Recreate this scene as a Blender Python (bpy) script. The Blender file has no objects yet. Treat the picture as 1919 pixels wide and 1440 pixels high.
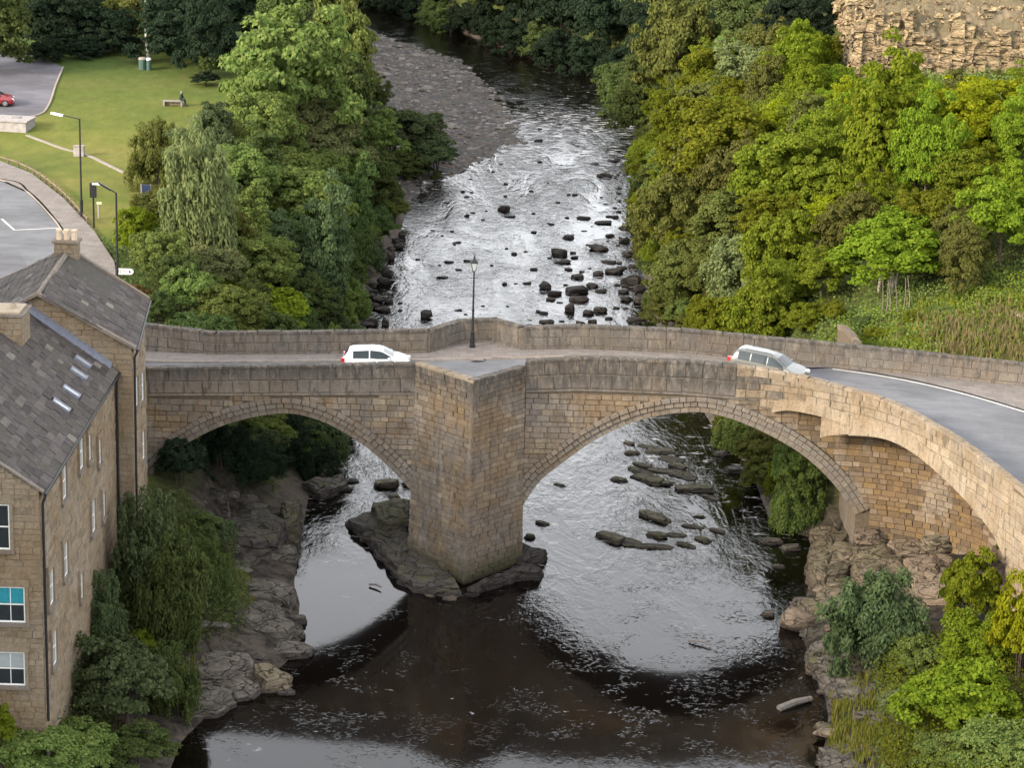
import bpy, bmesh, math, random
import numpy as np
from mathutils import Vector, Matrix
from mathutils.geometry import delaunay_2d_cdt

sc = bpy.context.scene
col = sc.collection
rad = math.radians
random.seed(7)
RNG = np.random.default_rng(11)

# ------------------------------------------------------------------ camera, world, sun, exposure
CAM_H, PITCH, ROLL, FPX = 48.0, rad(16.0), rad(1.7), 4500.0
cam_d = bpy.data.cameras.new('camera')
cam = bpy.data.objects.new('camera', cam_d)
col.objects.link(cam)
cam_d.sensor_fit = 'HORIZONTAL'
cam_d.sensor_width = 36.0
cam_d.lens = FPX / 1919.0 * 36.0
cam_d.clip_start, cam_d.clip_end = 1.0, 5000.0
cam.matrix_world = (Matrix.Translation((0, 0, CAM_H)) @ Matrix.Rotation(rad(90) - PITCH, 4, 'X')
                    @ Matrix.Rotation(ROLL, 4, 'Z'))
sc.camera = cam

SUN_EL, SUN_AZ = rad(22), rad(-126)          # azimuth from +Y (view direction) towards +X: behind the left shoulder
to_sun = Vector((math.sin(SUN_AZ) * math.cos(SUN_EL), math.cos(SUN_AZ) * math.cos(SUN_EL), math.sin(SUN_EL)))
world = bpy.data.worlds.new('World')
sc.world = world
world.use_nodes = True
wn = world.node_tree
wn.nodes.clear()
w_out = wn.nodes.new('ShaderNodeOutputWorld')
w_bg = wn.nodes.new('ShaderNodeBackground')
w_sky = wn.nodes.new('ShaderNodeTexSky')
w_sky.sky_type = 'NISHITA'
w_sky.sun_disc = False
w_sky.sun_elevation = SUN_EL
w_sky.sun_rotation = SUN_AZ
w_sky.dust_density = 1.0
w_sky.air_density = 1.0
w_hs = wn.nodes.new('ShaderNodeHueSaturation')
w_hs.inputs['Saturation'].default_value = 0.14
wn.links.new(w_sky.outputs[0], w_hs.inputs['Color'])
w_mix = wn.nodes.new('ShaderNodeMix')            # thin white cloud veil over the whole sky
w_mix.data_type = 'RGBA'
w_mix.inputs[0].default_value = 0.12
w_mix.inputs[7].default_value = (7.0, 6.9, 7.2, 1)
wn.links.new(w_hs.outputs[0], w_mix.inputs[6])
wn.links.new(w_mix.outputs[2], w_bg.inputs['Color'])
w_bg.inputs['Strength'].default_value = 0.15
wn.links.new(w_bg.outputs[0], w_out.inputs['Surface'])

sun_d = bpy.data.lights.new('sun', 'SUN')
sun_d.energy = 1.45
sun_d.angle = rad(10.0)
sun_d.color = (1.0, 0.84, 0.62)
sun = bpy.data.objects.new('sun', sun_d)
col.objects.link(sun)
sun.location = (-60, -20, 120)
sun.rotation_euler = to_sun.to_track_quat('Z', 'Y').to_euler()

sc.view_settings.view_transform = 'Standard'
sc.view_settings.look = 'None'
sc.view_settings.gamma = 1.0
sc.view_settings.use_curve_mapping = False
sc.view_settings.exposure = 2.12
HAZE = 0.0                                # density of the air in the haze box at the end
sc.render.engine = 'CYCLES'
sc.cycles.max_bounces = 6
sc.cycles.diffuse_bounces = 3
sc.cycles.glossy_bounces = 3
sc.cycles.transmission_bounces = 4
sc.cycles.transparent_max_bounces = 4
sc.cycles.use_denoising = True

# ------------------------------------------------------------------ picture rays (only used to measure where things stand)
CP, SP, CR, SR = math.cos(PITCH), math.sin(PITCH), math.cos(ROLL), math.sin(ROLL)


def ray(px, py):
    u, v = px - 959.5, py - 720.0
    u, v = u * CR + v * SR, -u * SR + v * CR
    return (u / FPX, CP - v / FPX * SP, -SP - v / FPX * CP)


def at_z(px, py, z=0.0):
    d = ray(px, py); t = (z - CAM_H) / d[2]
    return Vector((d[0] * t, d[1] * t, z))


def at_y(px, py, y):
    d = ray(px, py); t = y / d[1]
    return Vector((d[0] * t, y, CAM_H + d[2] * t))


def at_x(px, py, x):
    d = ray(px, py); t = x / d[0]
    return Vector((x, d[1] * t, CAM_H + d[2] * t))


def proj(x, y, z):
    zz = y * CP - (z - CAM_H) * SP
    u, v = x / zz * FPX, (-(y * SP) - (z - CAM_H) * CP) / zz * FPX
    return (u * CR - v * SR + 959.5, u * SR + v * CR + 720.0)


def px_m(x, y, z):                      # photograph pixels per metre there
    return FPX / (y * CP - (z - CAM_H) * SP)


# ------------------------------------------------------------------ helpers
def tag(o, label=None, cat=None, group=None, kind=None):
    if label: o['label'] = label
    if cat: o['category'] = cat
    if group: o['group'] = group
    if kind: o['kind'] = kind
    return o


def thing(name, label, cat, loc=(0, 0, 0), rz=0.0, group=None):
    o = bpy.data.objects.new(name, None)
    o.empty_display_size = 0.3
    col.objects.link(o)
    o.location = loc
    o.rotation_euler = (0, 0, rz)
    return tag(o, label, cat, group)


class MB:
    def __init__(s):
        s.v, s.f = [], []

    def add(s, vs, fs):
        b = len(s.v)
        s.v.extend([tuple(p) for p in vs])
        s.f.extend([tuple(i + b for i in f) for f in fs])
        return s

    def hexa(s, p):                     # 8 points: bottom 4 ccw, top 4 ccw
        return s.add(p, [(3, 2, 1, 0), (4, 5, 6, 7), (0, 1, 5, 4), (1, 2, 6, 5), (2, 3, 7, 6), (3, 0, 4, 7)])

    def box(s, c, d, rz=0.0, m=None):
        x, y, z = d[0] / 2, d[1] / 2, d[2] / 2
        ps = [(-x, -y, -z), (x, -y, -z), (x, y, -z), (-x, y, -z), (-x, -y, z), (x, -y, z), (x, y, z), (-x, y, z)]
        cs, sn = math.cos(rz), math.sin(rz)
        ps = [(c[0] + a * cs - b * sn, c[1] + a * sn + b * cs, c[2] + e) for a, b, e in ps]
        return s.hexa(ps)

    def tube(s, pts, rs, n=8, caps=True):
        pts = [Vector(p) for p in pts]
        if not isinstance(rs, (list, tuple)): rs = [rs] * len(pts)
        b = len(s.v)
        up0 = None
        for i, p in enumerate(pts):
            t = (pts[min(i + 1, len(pts) - 1)] - pts[max(i - 1, 0)]).normalized()
            if up0 is None:
                up0 = Vector((1, 0, 0)) if abs(t.x) < 0.8 else Vector((0, 1, 0))
            a = (up0 - t * up0.dot(t)).normalized()
            up0 = a
            c = t.cross(a)
            for k in range(n):
                q = 2 * math.pi * k / n
                s.v.append(tuple(p + (a * math.cos(q) + c * math.sin(q)) * rs[i]))
        for i in range(len(pts) - 1):
            for k in range(n):
                k2 = (k + 1) % n
                s.f.append((b + i * n + k, b + i * n + k2, b + (i + 1) * n + k2, b + (i + 1) * n + k))
        if caps:
            s.f.append(tuple(b + k for k in reversed(range(n))))
            s.f.append(tuple(b + (len(pts) - 1) * n + k for k in range(n)))
        return s

    def prism(s, poly, z0, z1):         # poly ccw in xy
        n = len(poly)
        g = lambda z, p: z(p) if callable(z) else z
        vs = [(p[0], p[1], g(z0, p)) for p in poly] + [(p[0], p[1], g(z1, p)) for p in poly]
        fs = [tuple(reversed(range(n))), tuple(range(n, 2 * n))]
        fs += [(i, (i + 1) % n, n + (i + 1) % n, n + i) for i in range(n)]
        return s.add(vs, fs)

    def mesh(s, name):
        me = bpy.data.meshes.new(name)
        me.from_pydata(s.v, [], s.f)
        me.update()
        return me

    def build(s, name, mat, parent=None, smooth=False, kind=None):
        if parent is not None:
            pl = parent
            off = Vector((0, 0, 0))
            while pl is not None:
                off += pl.location
                pl = pl.parent
            s.v = [(a - off.x, b - off.y, c - off.z) for a, b, c in s.v]
        me = s.mesh(name)
        return link(name, me, mat, parent, smooth, kind)

    def local(s, name, mat, parent=None, smooth=False):
        return link(name, s.mesh(name), mat, parent, smooth)


def link(name, me, mat, parent=None, smooth=False, kind=None):
    o = bpy.data.objects.new(name, me)
    col.objects.link(o)
    if parent is not None: o.parent = parent
    if mat is not None and len(me.materials) == 0: me.materials.append(mat)
    if smooth:
        me.polygons.foreach_set('use_smooth', [True] * len(me.polygons))
    if kind: o['kind'] = kind
    return o


def copy_tree(o, parent=None):
    c = o.copy()
    col.objects.link(c)
    c.parent = parent
    for ch in o.children: copy_tree(ch, c)
    return c


def np_mesh(name, verts, faces):        # quads or tris as numpy
    me = bpy.data.meshes.new(name)
    nv, nf, k = len(verts), len(faces), faces.shape[1]
    me.vertices.add(nv); me.loops.add(nf * k); me.polygons.add(nf)
    me.vertices.foreach_set('co', verts.astype(np.float32).ravel())
    me.loops.foreach_set('vertex_index', faces.astype(np.int32).ravel())
    me.polygons.foreach_set('loop_start', np.arange(0, nf * k, k, dtype=np.int32))
    me.polygons.foreach_set('loop_total', np.full(nf, k, dtype=np.int32))
    me.update(calc_edges=True)
    return me


def lerp_pts(pts, x):                   # piecewise linear y(x)
    return float(np.interp(x, [p[0] for p in pts], [p[1] for p in pts]))


def catmull(pts, n=8):
    P = [Vector(p) for p in pts]
    P = [P[0] * 2 - P[1]] + P + [P[-1] * 2 - P[-2]]
    out = []
    for i in range(1, len(P) - 2):
        for k in range(n):
            t = k / n
            a, b, c, d = P[i - 1], P[i], P[i + 1], P[i + 2]
            out.append(0.5 * ((2 * b) + (c - a) * t + (2 * a - 5 * b + 4 * c - d) * t * t + (3 * b - a - 3 * c + d) * t ** 3))
    out.append(P[-2])
    return out


# ------------------------------------------------------------------ materials
class NT:
    def __init__(s, name):
        s.m = bpy.data.materials.new(name)
        s.m.use_nodes = True
        s.t = s.m.node_tree
        s.t.nodes.clear()
        s.out = s.n('ShaderNodeOutputMaterial')

    def n(s, typ, **kw):
        nd = s.t.nodes.new(typ)
        for k, v in kw.items():
            if k.startswith('i_'):
                nd.inputs[k[2:].replace('_', ' ')].default_value = v
            else:
                setattr(nd, k, v)
        return nd

    def l(s, a, b): s.t.links.new(a, b)

    def val(s, sock, v):
        if hasattr(v, 'links') or isinstance(v, bpy.types.NodeSocket): s.l(v, sock)
        else: sock.default_value = v

    def pos(s, scale=(1, 1, 1), obj=False):
        if obj: src = s.n('ShaderNodeTexCoord').outputs['Object']
        else: src = s.n('ShaderNodeNewGeometry').outputs['Position']
        mp = s.n('ShaderNodeMapping')
        mp.inputs['Scale'].default_value = scale
        s.l(src, mp.inputs['Vector'])
        return mp.outputs[0]

    def noise(s, vec, scale=1.0, detail=4.0, rough=0.55, dist=0.0):
        nd = s.n('ShaderNodeTexNoise')
        nd.inputs['Scale'].default_value = scale
        nd.inputs['Detail'].default_value = detail
        nd.inputs['Roughness'].default_value = rough
        nd.inputs['Distortion'].default_value = dist
        s.l(vec, nd.inputs['Vector'])
        return nd.outputs[0]

    def ramp(s, fac, stops):
        nd = s.n('ShaderNodeValToRGB')
        cr = nd.color_ramp
        while len(cr.elements) < len(stops): cr.elements.new(0.5)
        for e, (p, c) in zip(cr.elements, stops):
            e.position = p
            e.color = (c[0], c[1], c[2], 1) if isinstance(c, (tuple, list)) else (c, c, c, 1)
        s.l(fac, nd.inputs[0])
        return nd.outputs[0]

    def mix(s, fac, a, b, mode='MIX'):
        nd = s.n('ShaderNodeMix', data_type='RGBA', blend_type=mode)
        for sock, v in ((nd.inputs[0], fac), (nd.inputs[6], a), (nd.inputs[7], b)):
            if isinstance(v, (tuple, list)): sock.default_value = (v[0], v[1], v[2], 1)
            else: s.val(sock, v)
        return nd.outputs[2]

    def math(s, op, a, b=0.0, clamp=False):
        nd = s.n('ShaderNodeMath', operation=op, use_clamp=clamp)
        s.val(nd.inputs[0], a); s.val(nd.inputs[1], b)
        return nd.outputs[0]

    def xyz(s, vec):
        nd = s.n('ShaderNodeSeparateXYZ'); s.l(vec, nd.inputs[0]); return nd.outputs

    def bump(s, h, strength=0.4, dist=0.05):
        nd = s.n('ShaderNodeBump')
        nd.inputs['Strength'].default_value = strength
        nd.inputs['Distance'].default_value = dist
        s.l(h, nd.inputs['Height'])
        return nd.outputs[0]

    def principled(s, color, rough=0.8, spec=0.3, normal=None, metal=0.0, **kw):
        b = s.n('ShaderNodeBsdfPrincipled')
        if isinstance(color, (tuple, list)): b.inputs['Base Color'].default_value = (*color[:3], 1)
        else: s.l(color, b.inputs['Base Color'])
        s.val(b.inputs['Roughness'], rough)
        b.inputs['Specular IOR Level'].default_value = spec
        b.inputs['Metallic'].default_value = metal
        if normal is not None: s.l(normal, b.inputs['Normal'])
        for k, v in kw.items(): b.inputs[k.replace('_', ' ')].default_value = v
        s.l(b.outputs[0], s.out.inputs['Surface'])
        return b


def rnd_value(t, island):
    if island: return t.n('ShaderNodeNewGeometry').outputs['Random Per Island']
    return t.n('ShaderNodeObjectInfo').outputs['Random']


def mat_plain(name, color, rough=0.6, spec=0.4, metal=0.0, var=0.12, scale=6.0, **kw):
    t = NT(name)
    nz = t.noise(t.pos(), scale, 4)
    c = t.mix(t.ramp(nz, [(0.3, 1 - var), (0.7, 1 + var)]), (0, 0, 0), color)
    f = t.ramp(nz, [(0.3, 0.0), (0.7, 1.0)])
    c = t.mix(f, tuple(x * (1 - var) for x in color), tuple(min(1, x * (1 + var)) for x in color))
    t.principled(c, rough, spec, metal=metal, **kw)
    return t.m


def mat_masonry(name, stops, island, grey=0.0, streak=0.0, damp=True, patch=1.0, lich=0.0):
    """sandstone: a colour per stone, blotchy weathering, grey lichen, dark run-off streaks, green at the waterline"""
    t = NT(name)
    r = rnd_value(t, island)
    P = t.pos()
    c = t.ramp(r, stops)
    big = t.noise(P, 0.42, 3, 0.6)
    c = t.mix(t.ramp(big, [(0.44, 0.0), (0.60, 0.65 * patch)]), c, (0.195, 0.118, 0.05))          # iron-brown patches
    pale = t.noise(t.pos((1, 1, 0.5)), 0.6, 4, 0.6, 0.3)
    c = t.mix(t.ramp(pale, [(0.54, 0.0), (0.64, 0.6 * patch)]), c, (0.34, 0.29, 0.235))          # lime bloom
    if patch > 0.8:             # weathered grey areas, damp black runs
        gw = t.noise(P, 0.30, 5, 0.65, 0.5)
        c = t.mix(t.ramp(gw, [(0.44, 0.0), (0.58, 0.60)]), c, (0.165, 0.150, 0.135))
        dr = t.noise(t.pos((1.6, 1.6, 0.16)), 1.0, 5, 0.7)
        c = t.mix(t.ramp(dr, [(0.56, 0.0), (0.66, 0.5)]), c, (0.075, 0.065, 0.055))
    fine = t.noise(P, 9.0, 5, 0.7)
    c = t.mix(0.75, c, t.ramp(fine, [(0.30, 0.45), (0.52, 1.0), (0.8, 1.25)]), 'MULTIPLY')
    if grey > 0:
        g = t.noise(P, 1.6, 4, 0.65)
        c = t.mix(t.ramp(g, [(0.32, grey), (0.68, grey * 0.25)]), c, (0.145, 0.130, 0.118))
    if lich > 0:                # black lichen grown over the tops
        zt = t.xyz(P)[2]
        lz = t.noise(t.pos((1, 1, 0.4)), 2.6, 5, 0.75)
        c = t.mix(t.math('MULTIPLY', t.ramp(t.math('MULTIPLY', zt, 0.05), [(0.485, 0.0), (0.565, 1.0)]), t.ramp(lz, [(0.32, 0.0), (0.54, lich)])), c, (0.045, 0.042, 0.038))
    if streak > 0:
        s = t.noise(t.pos((1.0, 1.0, 0.30)), 3.2, 5, 0.7)
        c = t.mix(t.ramp(s, [(0.52, 0.0), (0.62, streak)]), c, (0.035, 0.033, 0.03))
    if damp:
        z = t.xyz(P)[2]
        zn = t.math('ADD', z, t.math('MULTIPLY', t.noise(P, 0.8, 3), 0.9))
        c = t.mix(t.ramp(t.math('MULTIPLY', zn, 0.25), [(0.20, 0.9), (0.52, 0.0)]), c, (0.045, 0.045, 0.022))
    t.principled(c, 0.88, 0.2, t.bump(fine, 0.6, 0.04))
    return t.m


SAND = [(0.0, (0.140, 0.104, 0.068)), (0.25, (0.280, 0.212, 0.138)), (0.45, (0.195, 0.154, 0.108)), (0.7, (0.345, 0.270, 0.182)), (0.85, (0.24, 0.158, 0.088)), (1.0, (0.19, 0.160, 0.130))]
GREYS = [(0.0, (0.165, 0.137, 0.112)), (0.35, (0.205, 0.175, 0.143)), (0.7, (0.18, 0.157, 0.134)), (1.0, (0.24, 0.205, 0.16))]
WARM = [(0.0, (0.235, 0.185, 0.128)), (0.4, (0.34, 0.272, 0.19)), (0.7, (0.28, 0.225, 0.158)), (1.0, (0.38, 0.31, 0.225))]
MILL = [(0.0, (0.195, 0.148, 0.095)), (0.35, (0.25, 0.195, 0.132)), (0.7, (0.225, 0.18, 0.126)), (1.0, (0.28, 0.218, 0.143))]
M = {}
for k, st, kw in (('sand', SAND, dict(streak=0.3, grey=0.3, lich=0.8)), ('grey', GREYS, dict(grey=0.5, streak=0.6, lich=0.85, damp=False, patch=0.5)),
                  ('vous', GREYS, dict(grey=0.3, streak=0.2, damp=False, patch=0.6)),
                  ('warm', WARM, dict(streak=0.4, grey=0.2, lich=0.3, damp=False, patch=0.6)), ('mill', MILL, dict(grey=0.15, streak=0.12, damp=False, patch=0.6)),
                  ('farp', GREYS, dict(grey=0.75, lich=0.5, streak=0.45, damp=False, patch=0.6))):
    M[k] = mat_masonry('stone_' + k, st, False, **kw)
    M[k + '_i'] = mat_masonry('stone_' + k + '_i', st, True, **kw)


def mat_mortar(name, color):
    t = NT(name)
    P = t.pos()
    f = t.noise(P, 5.0, 5, 0.7)
    c = t.mix(t.ramp(f, [(0.3, 0.0), (0.7, 1.0)]), tuple(v * 0.55 for v in color), color)
    z = t.xyz(P)[2]
    c = t.mix(t.ramp(t.math('MULTIPLY', z, 0.25), [(0.15, 0.8), (0.5, 0.0)]), c, (0.04, 0.04, 0.022))
    t.principled(c, 0.95, 0.1, t.bump(f, 0.5, 0.04))
    return t.m


M['mortar'] = mat_mortar('mortar_sand', (0.16, 0.125, 0.088))
M['mortar_grey'] = mat_mortar('mortar_grey', (0.15, 0.125, 0.10))
M['mortar_mill'] = mat_mortar('mortar_mill', (0.21, 0.168, 0.12))


def mat_slate(name, island):
    t = NT(name)
    r = rnd_value(t, island)
    c = t.ramp(r, [(0.0, (0.052, 0.044, 0.044)), (0.35, (0.086, 0.073, 0.072)), (0.6, (0.070, 0.064, 0.055)), (0.9, (0.104, 0.089, 0.087)), (0.97, (0.12, 0.108, 0.095)), (1.0, (0.19, 0.175, 0.15))])
    P = t.pos()
    f = t.noise(P, 8.0, 5, 0.7)
    c = t.mix(0.7, c, t.ramp(f, [(0.3, 0.55), (0.7, 1.3)]), 'MULTIPLY')
    l = t.noise(P, 3.0, 6, 0.75)
    c = t.mix(t.ramp(l, [(0.55, 0.0), (0.66, 0.55)]), c, (0.15, 0.145, 0.105))
    l2 = t.noise(P, 0.9, 5, 0.7)
    c = t.mix(t.ramp(l2, [(0.45, 0.0), (0.65, 0.5)]), c, (0.055, 0.052, 0.042))
    t.principled(c, 0.9, 0.12, t.bump(f, 0.6, 0.03))
    return t.m


M['slate'], M['slate_i'] = mat_slate('stone_slate', False), mat_slate('stone_slate_i', True)


def mat_rock(name, a, b, moss=0.0, wet=True, mosscol=(0.07, 0.075, 0.018)):
    t = NT(name)
    P = t.pos()
    r = t.n('ShaderNodeObjectInfo').outputs['Random']
    n1 = t.noise(t.pos((1, 1, 3.5)), 1.3, 6, 0.65, 0.4)
    n2 = t.noise(P, 6.0, 6, 0.7)
    c = t.mix(t.ramp(n1, [(0.35, 0.0), (0.65, 1.0)]), a, b)
    c = t.mix(0.7, c, t.ramp(n2, [(0.3, 0.45), (0.7, 1.3)]), 'MULTIPLY')
    c = t.mix(0.5, c, t.ramp(r, [(0.0, 0.7), (1.0, 1.25)]), 'MULTIPLY')
    nrm = t.n('ShaderNodeNewGeometry').outputs['Normal']
    if moss > 0:
        up = t.xyz(nrm)[2]
        m = t.math('MULTIPLY', t.ramp(up, [(0.45, 0.0), (0.85, 1.0)]), t.ramp(t.noise(P, 1.6, 4), [(0.40, 0.0), (0.6, moss)]))
        c = t.mix(m, c, mosscol)
    rough = 0.8
    if wet:
        z = t.xyz(P)[2]
        w = t.ramp(t.math('ADD', z, t.math('MULTIPLY', t.noise(P, 3.0, 3), 0.25)), [(0.12, 1.0), (0.42, 0.0)])
        c = t.mix(t.math('MULTIPLY', w, 0.75), c, (0.018, 0.014, 0.012))
    # joints and bedding cracks running through the rock
    dv = t.n('ShaderNodeVectorMath', operation='ADD')
    nv = t.n('ShaderNodeTexNoise'); nv.inputs['Scale'].default_value = 0.9; nv.inputs['Detail'].default_value = 4
    t.l(P, nv.inputs['Vector'])
    mp = t.n('ShaderNodeMapping'); mp.inputs['Scale'].default_value = (0.75, 1.0, 3.2); mp.inputs['Rotation'].default_value = (0.1, 0.12, 0.5)
    t.l(P, dv.inputs[0]); t.l(nv.outputs[1], dv.inputs[1]); t.l(dv.outputs[0], mp.inputs['Vector'])
    vc = t.n('ShaderNodeTexVoronoi', feature='DISTANCE_TO_EDGE'); vc.inputs['Scale'].default_value = 0.95
    t.l(mp.outputs[0], vc.inputs['Vector'])
    ck = t.ramp(vc.outputs[0], [(0.0, 0.0), (0.045, 1.0)])
    c = t.mix(t.math('SUBTRACT', 1.0, ck), c, tuple(v * 0.22 for v in a))
    hh = t.math('ADD', t.math('ADD', n1, t.math('MULTIPLY', n2, 0.8)), t.math('MULTIPLY', ck, 0.8))
    t.principled(c, rough, 0.3, t.bump(hh, 0.9, 0.14))
    return t.m


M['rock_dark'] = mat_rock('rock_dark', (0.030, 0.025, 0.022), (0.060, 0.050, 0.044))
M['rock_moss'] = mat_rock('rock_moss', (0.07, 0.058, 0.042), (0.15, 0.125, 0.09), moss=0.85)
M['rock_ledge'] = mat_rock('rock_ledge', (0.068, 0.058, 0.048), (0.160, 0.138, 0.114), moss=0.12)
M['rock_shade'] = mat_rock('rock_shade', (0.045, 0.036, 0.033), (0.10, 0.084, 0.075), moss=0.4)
M['rock_warm'] = mat_rock('rock_warm', (0.105, 0.082, 0.054), (0.235, 0.188, 0.13), moss=0.35)
M['rock_pink'] = mat_rock('rock_pink', (0.15, 0.112, 0.080), (0.27, 0.208, 0.152), moss=0.1)
M['rock_crag'] = mat_rock('rock_crag', (0.26, 0.20, 0.13), (0.40, 0.32, 0.21), moss=0.6, wet=False, mosscol=(0.14, 0.14, 0.035))


def mat_leaf(name, a, b, c2, trans=0.42):
    """three leaf greens, one per leaf; whole plants differ a little"""
    t = NT(name)
    isl = t.n('ShaderNodeNewGeometry').outputs['Random Per Island']
    orr = t.n('ShaderNodeObjectInfo').outputs['Random']
    c = t.ramp(isl, [(0.0, a), (0.5, b), (1.0, c2)])
    hs = t.n('ShaderNodeHueSaturation')
    t.l(t.math('ADD', t.math('MULTIPLY', orr, 0.035), 0.4825), hs.inputs['Hue'])
    t.l(t.math('ADD', t.math('MULTIPLY', orr, 0.35), 0.82), hs.inputs['Value'])
    t.l(c, hs.inputs['Color'])
    d = t.n('ShaderNodeBsdfDiffuse'); t.l(hs.outputs[0], d.inputs[0])
    tr = t.n('ShaderNodeBsdfTranslucent'); t.l(hs.outputs[0], tr.inputs[0])
    m = t.n('ShaderNodeMixShader'); m.inputs[0].default_value = trans
    t.l(d.outputs[0], m.inputs[1]); t.l(tr.outputs[0], m.inputs[2])
    t.l(m.outputs[0], t.out.inputs['Surface'])
    return t.m


LEAF = {
    'mid': mat_leaf('leaf_mid', (0.0867, 0.1340, 0.0332), (0.1441, 0.1922, 0.0514), (0.2076, 0.2375, 0.0703)),
    'dark': mat_leaf('leaf_dark', (0.0505, 0.0786, 0.0260), (0.0852, 0.1184, 0.0386), (0.1156, 0.1495, 0.0475)),
    'blue': mat_leaf('leaf_blue', (0.0554, 0.0823, 0.0361), (0.0874, 0.1203, 0.0530), (0.1254, 0.1586, 0.0704)),
    'gray': mat_leaf('leaf_grey', (0.1088, 0.1358, 0.0517), (0.1615, 0.1846, 0.0728), (0.2132, 0.2207, 0.0953)),
    'olive': mat_leaf('leaf_olive', (0.0791, 0.0946, 0.0252), (0.1182, 0.1286, 0.0352), (0.1569, 0.1569, 0.0427)),
    'bright': mat_leaf('leaf_bright', (0.0889, 0.1355, 0.0112), (0.1403, 0.1870, 0.0168), (0.1963, 0.2244, 0.0233)),
    'lime': mat_leaf('leaf_lime', (0.0834, 0.1080, 0.0126), (0.1313, 0.1566, 0.0168), (0.1891, 0.2009, 0.0230)),
    'yellow': mat_leaf('leaf_yellow', (0.150, 0.190, 0.010), (0.215, 0.255, 0.014), (0.29, 0.315, 0.02)),
    'brown': mat_leaf('leaf_brown', (0.14, 0.09, 0.03), (0.19, 0.13, 0.045), (0.15, 0.15, 0.04)),
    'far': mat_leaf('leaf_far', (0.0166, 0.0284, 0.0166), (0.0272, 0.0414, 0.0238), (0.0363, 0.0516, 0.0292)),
}
M['bark'] = mat_plain('bark', (0.07, 0.055, 0.04), 0.9, 0.1, var=0.4, scale=5)
M['bark_pale'] = mat_plain('bark_pale', (0.24, 0.21, 0.17), 0.9, 0.1, var=0.35, scale=5)
M['birch'] = mat_plain('bark_birch', (0.38, 0.37, 0.33), 0.8, 0.1, var=0.35, scale=3)


def mat_ground():
    t = NT('ground_soil')
    P = t.pos()
    n1 = t.noise(P, 0.35, 5, 0.65)
    n2 = t.noise(P, 3.0, 5, 0.7)
    c = t.ramp(n1, [(0.35, (0.045, 0.04, 0.02)), (0.5, (0.055, 0.065, 0.02)), (0.65, (0.075, 0.095, 0.025))])
    c = t.mix(0.6, c, t.ramp(n2, [(0.3, 0.5), (0.7, 1.3)]), 'MULTIPLY')
    z = t.xyz(P)[2]
    c = t.mix(t.ramp(t.math('MULTIPLY', t.math('ADD', z, t.math('MULTIPLY', n1, 1.2)), 0.2), [(0.22, 1.0), (0.55, 0.0)]), c,
              t.mix(t.ramp(n2, [(0.35, 0.0), (0.65, 1.0)]), (0.06, 0.05, 0.042), (0.14, 0.115, 0.095)))
    y = t.xyz(P)[1]
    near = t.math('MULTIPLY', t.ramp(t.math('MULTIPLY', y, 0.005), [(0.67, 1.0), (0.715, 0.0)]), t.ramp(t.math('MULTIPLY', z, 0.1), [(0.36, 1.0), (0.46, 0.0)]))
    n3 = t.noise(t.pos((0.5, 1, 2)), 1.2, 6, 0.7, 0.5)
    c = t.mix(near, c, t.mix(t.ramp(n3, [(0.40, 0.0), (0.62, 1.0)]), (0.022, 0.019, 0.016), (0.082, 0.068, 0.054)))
    t.principled(c, 0.95, 0.1, t.bump(n3, 0.8, 0.15))
    return t.m


def mat_lawn():
    t = NT('lawn_grass')
    P = t.pos()
    n1 = t.noise(P, 0.10, 4, 0.6)
    n2 = t.noise(t.pos((1, 0.5, 1)), 1.1, 5, 0.7)
    n3 = t.noise(P, 9.0, 3, 0.7)
    y = t.xyz(P)[1]
    c = t.ramp(n1, [(0.35, (0.088, 0.112, 0.022)), (0.5, (0.125, 0.137, 0.029)), (0.65, (0.158, 0.150, 0.040))])
    far = t.ramp(t.math('MULTIPLY', y, 0.0033), [(0.68, 0.0), (0.78, 0.75)])
    c = t.mix(far, c, (0.038, 0.072, 0.016))                                  # darker green away from the road
    n4 = t.noise(P, 0.45, 6, 0.75, 0.4)
    c = t.mix(t.ramp(n4, [(0.54, 0.0), (0.68, 0.6)]), c, (0.135, 0.115, 0.045))
    c = t.mix(0.55, c, t.ramp(n2, [(0.3, 0.70), (0.7, 1.25)]), 'MULTIPLY')
    c = t.mix(0.5, c, t.ramp(n3, [(0.3, 0.6), (0.7, 1.3)]), 'MULTIPLY')
    t.principled(c, 0.95, 0.1, t.bump(n3, 0.6, 0.06))
    return t.m


def mat_asphalt(name, base, patches=True):
    t = NT(name)
    P = t.pos()
    n1 = t.noise(P, 0.22, 4, 0.6)
    n2 = t.noise(P, 14.0, 4, 0.7)
    c = t.mix(t.ramp(n1, [(0.35, 0.0), (0.65, 1.0)]), tuple(v * 0.82 for v in base), tuple(v * 1.15 for v in base))
    c = t.mix(0.5, c, t.ramp(n2, [(0.3, 0.75), (0.7, 1.2)]), 'MULTIPLY')
    n5 = t.noise(t.pos((0.35, 1.0, 1)), 0.9, 5, 0.7, 0.3)
    c = t.mix(0.8, c, t.ramp(n5, [(0.35, 0.78), (0.65, 1.18)]), 'MULTIPLY')
    cr = t.n('ShaderNodeTexVoronoi', feature='DISTANCE_TO_EDGE')
    cr.inputs['Scale'].default_value = 0.35
    dv = t.n('ShaderNodeVectorMath', operation='ADD')
    nv = t.n('ShaderNodeTexNoise'); nv.inputs['Scale'].default_value = 0.8; t.l(P, nv.inputs['Vector'])
    t.l(P, dv.inputs[0]); t.l(nv.outputs[1], dv.inputs[1])
    t.l(dv.outputs[0], cr.inputs['Vector'])
    c = t.mix(t.ramp(cr.outputs[0], [(0.0, 0.35), (0.008, 0.0)]), c, tuple(v * 0.4 for v in base))
    t.principled(c, 0.85, 0.25, t.bump(n2, 0.3, 0.01))
    return t.m


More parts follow.
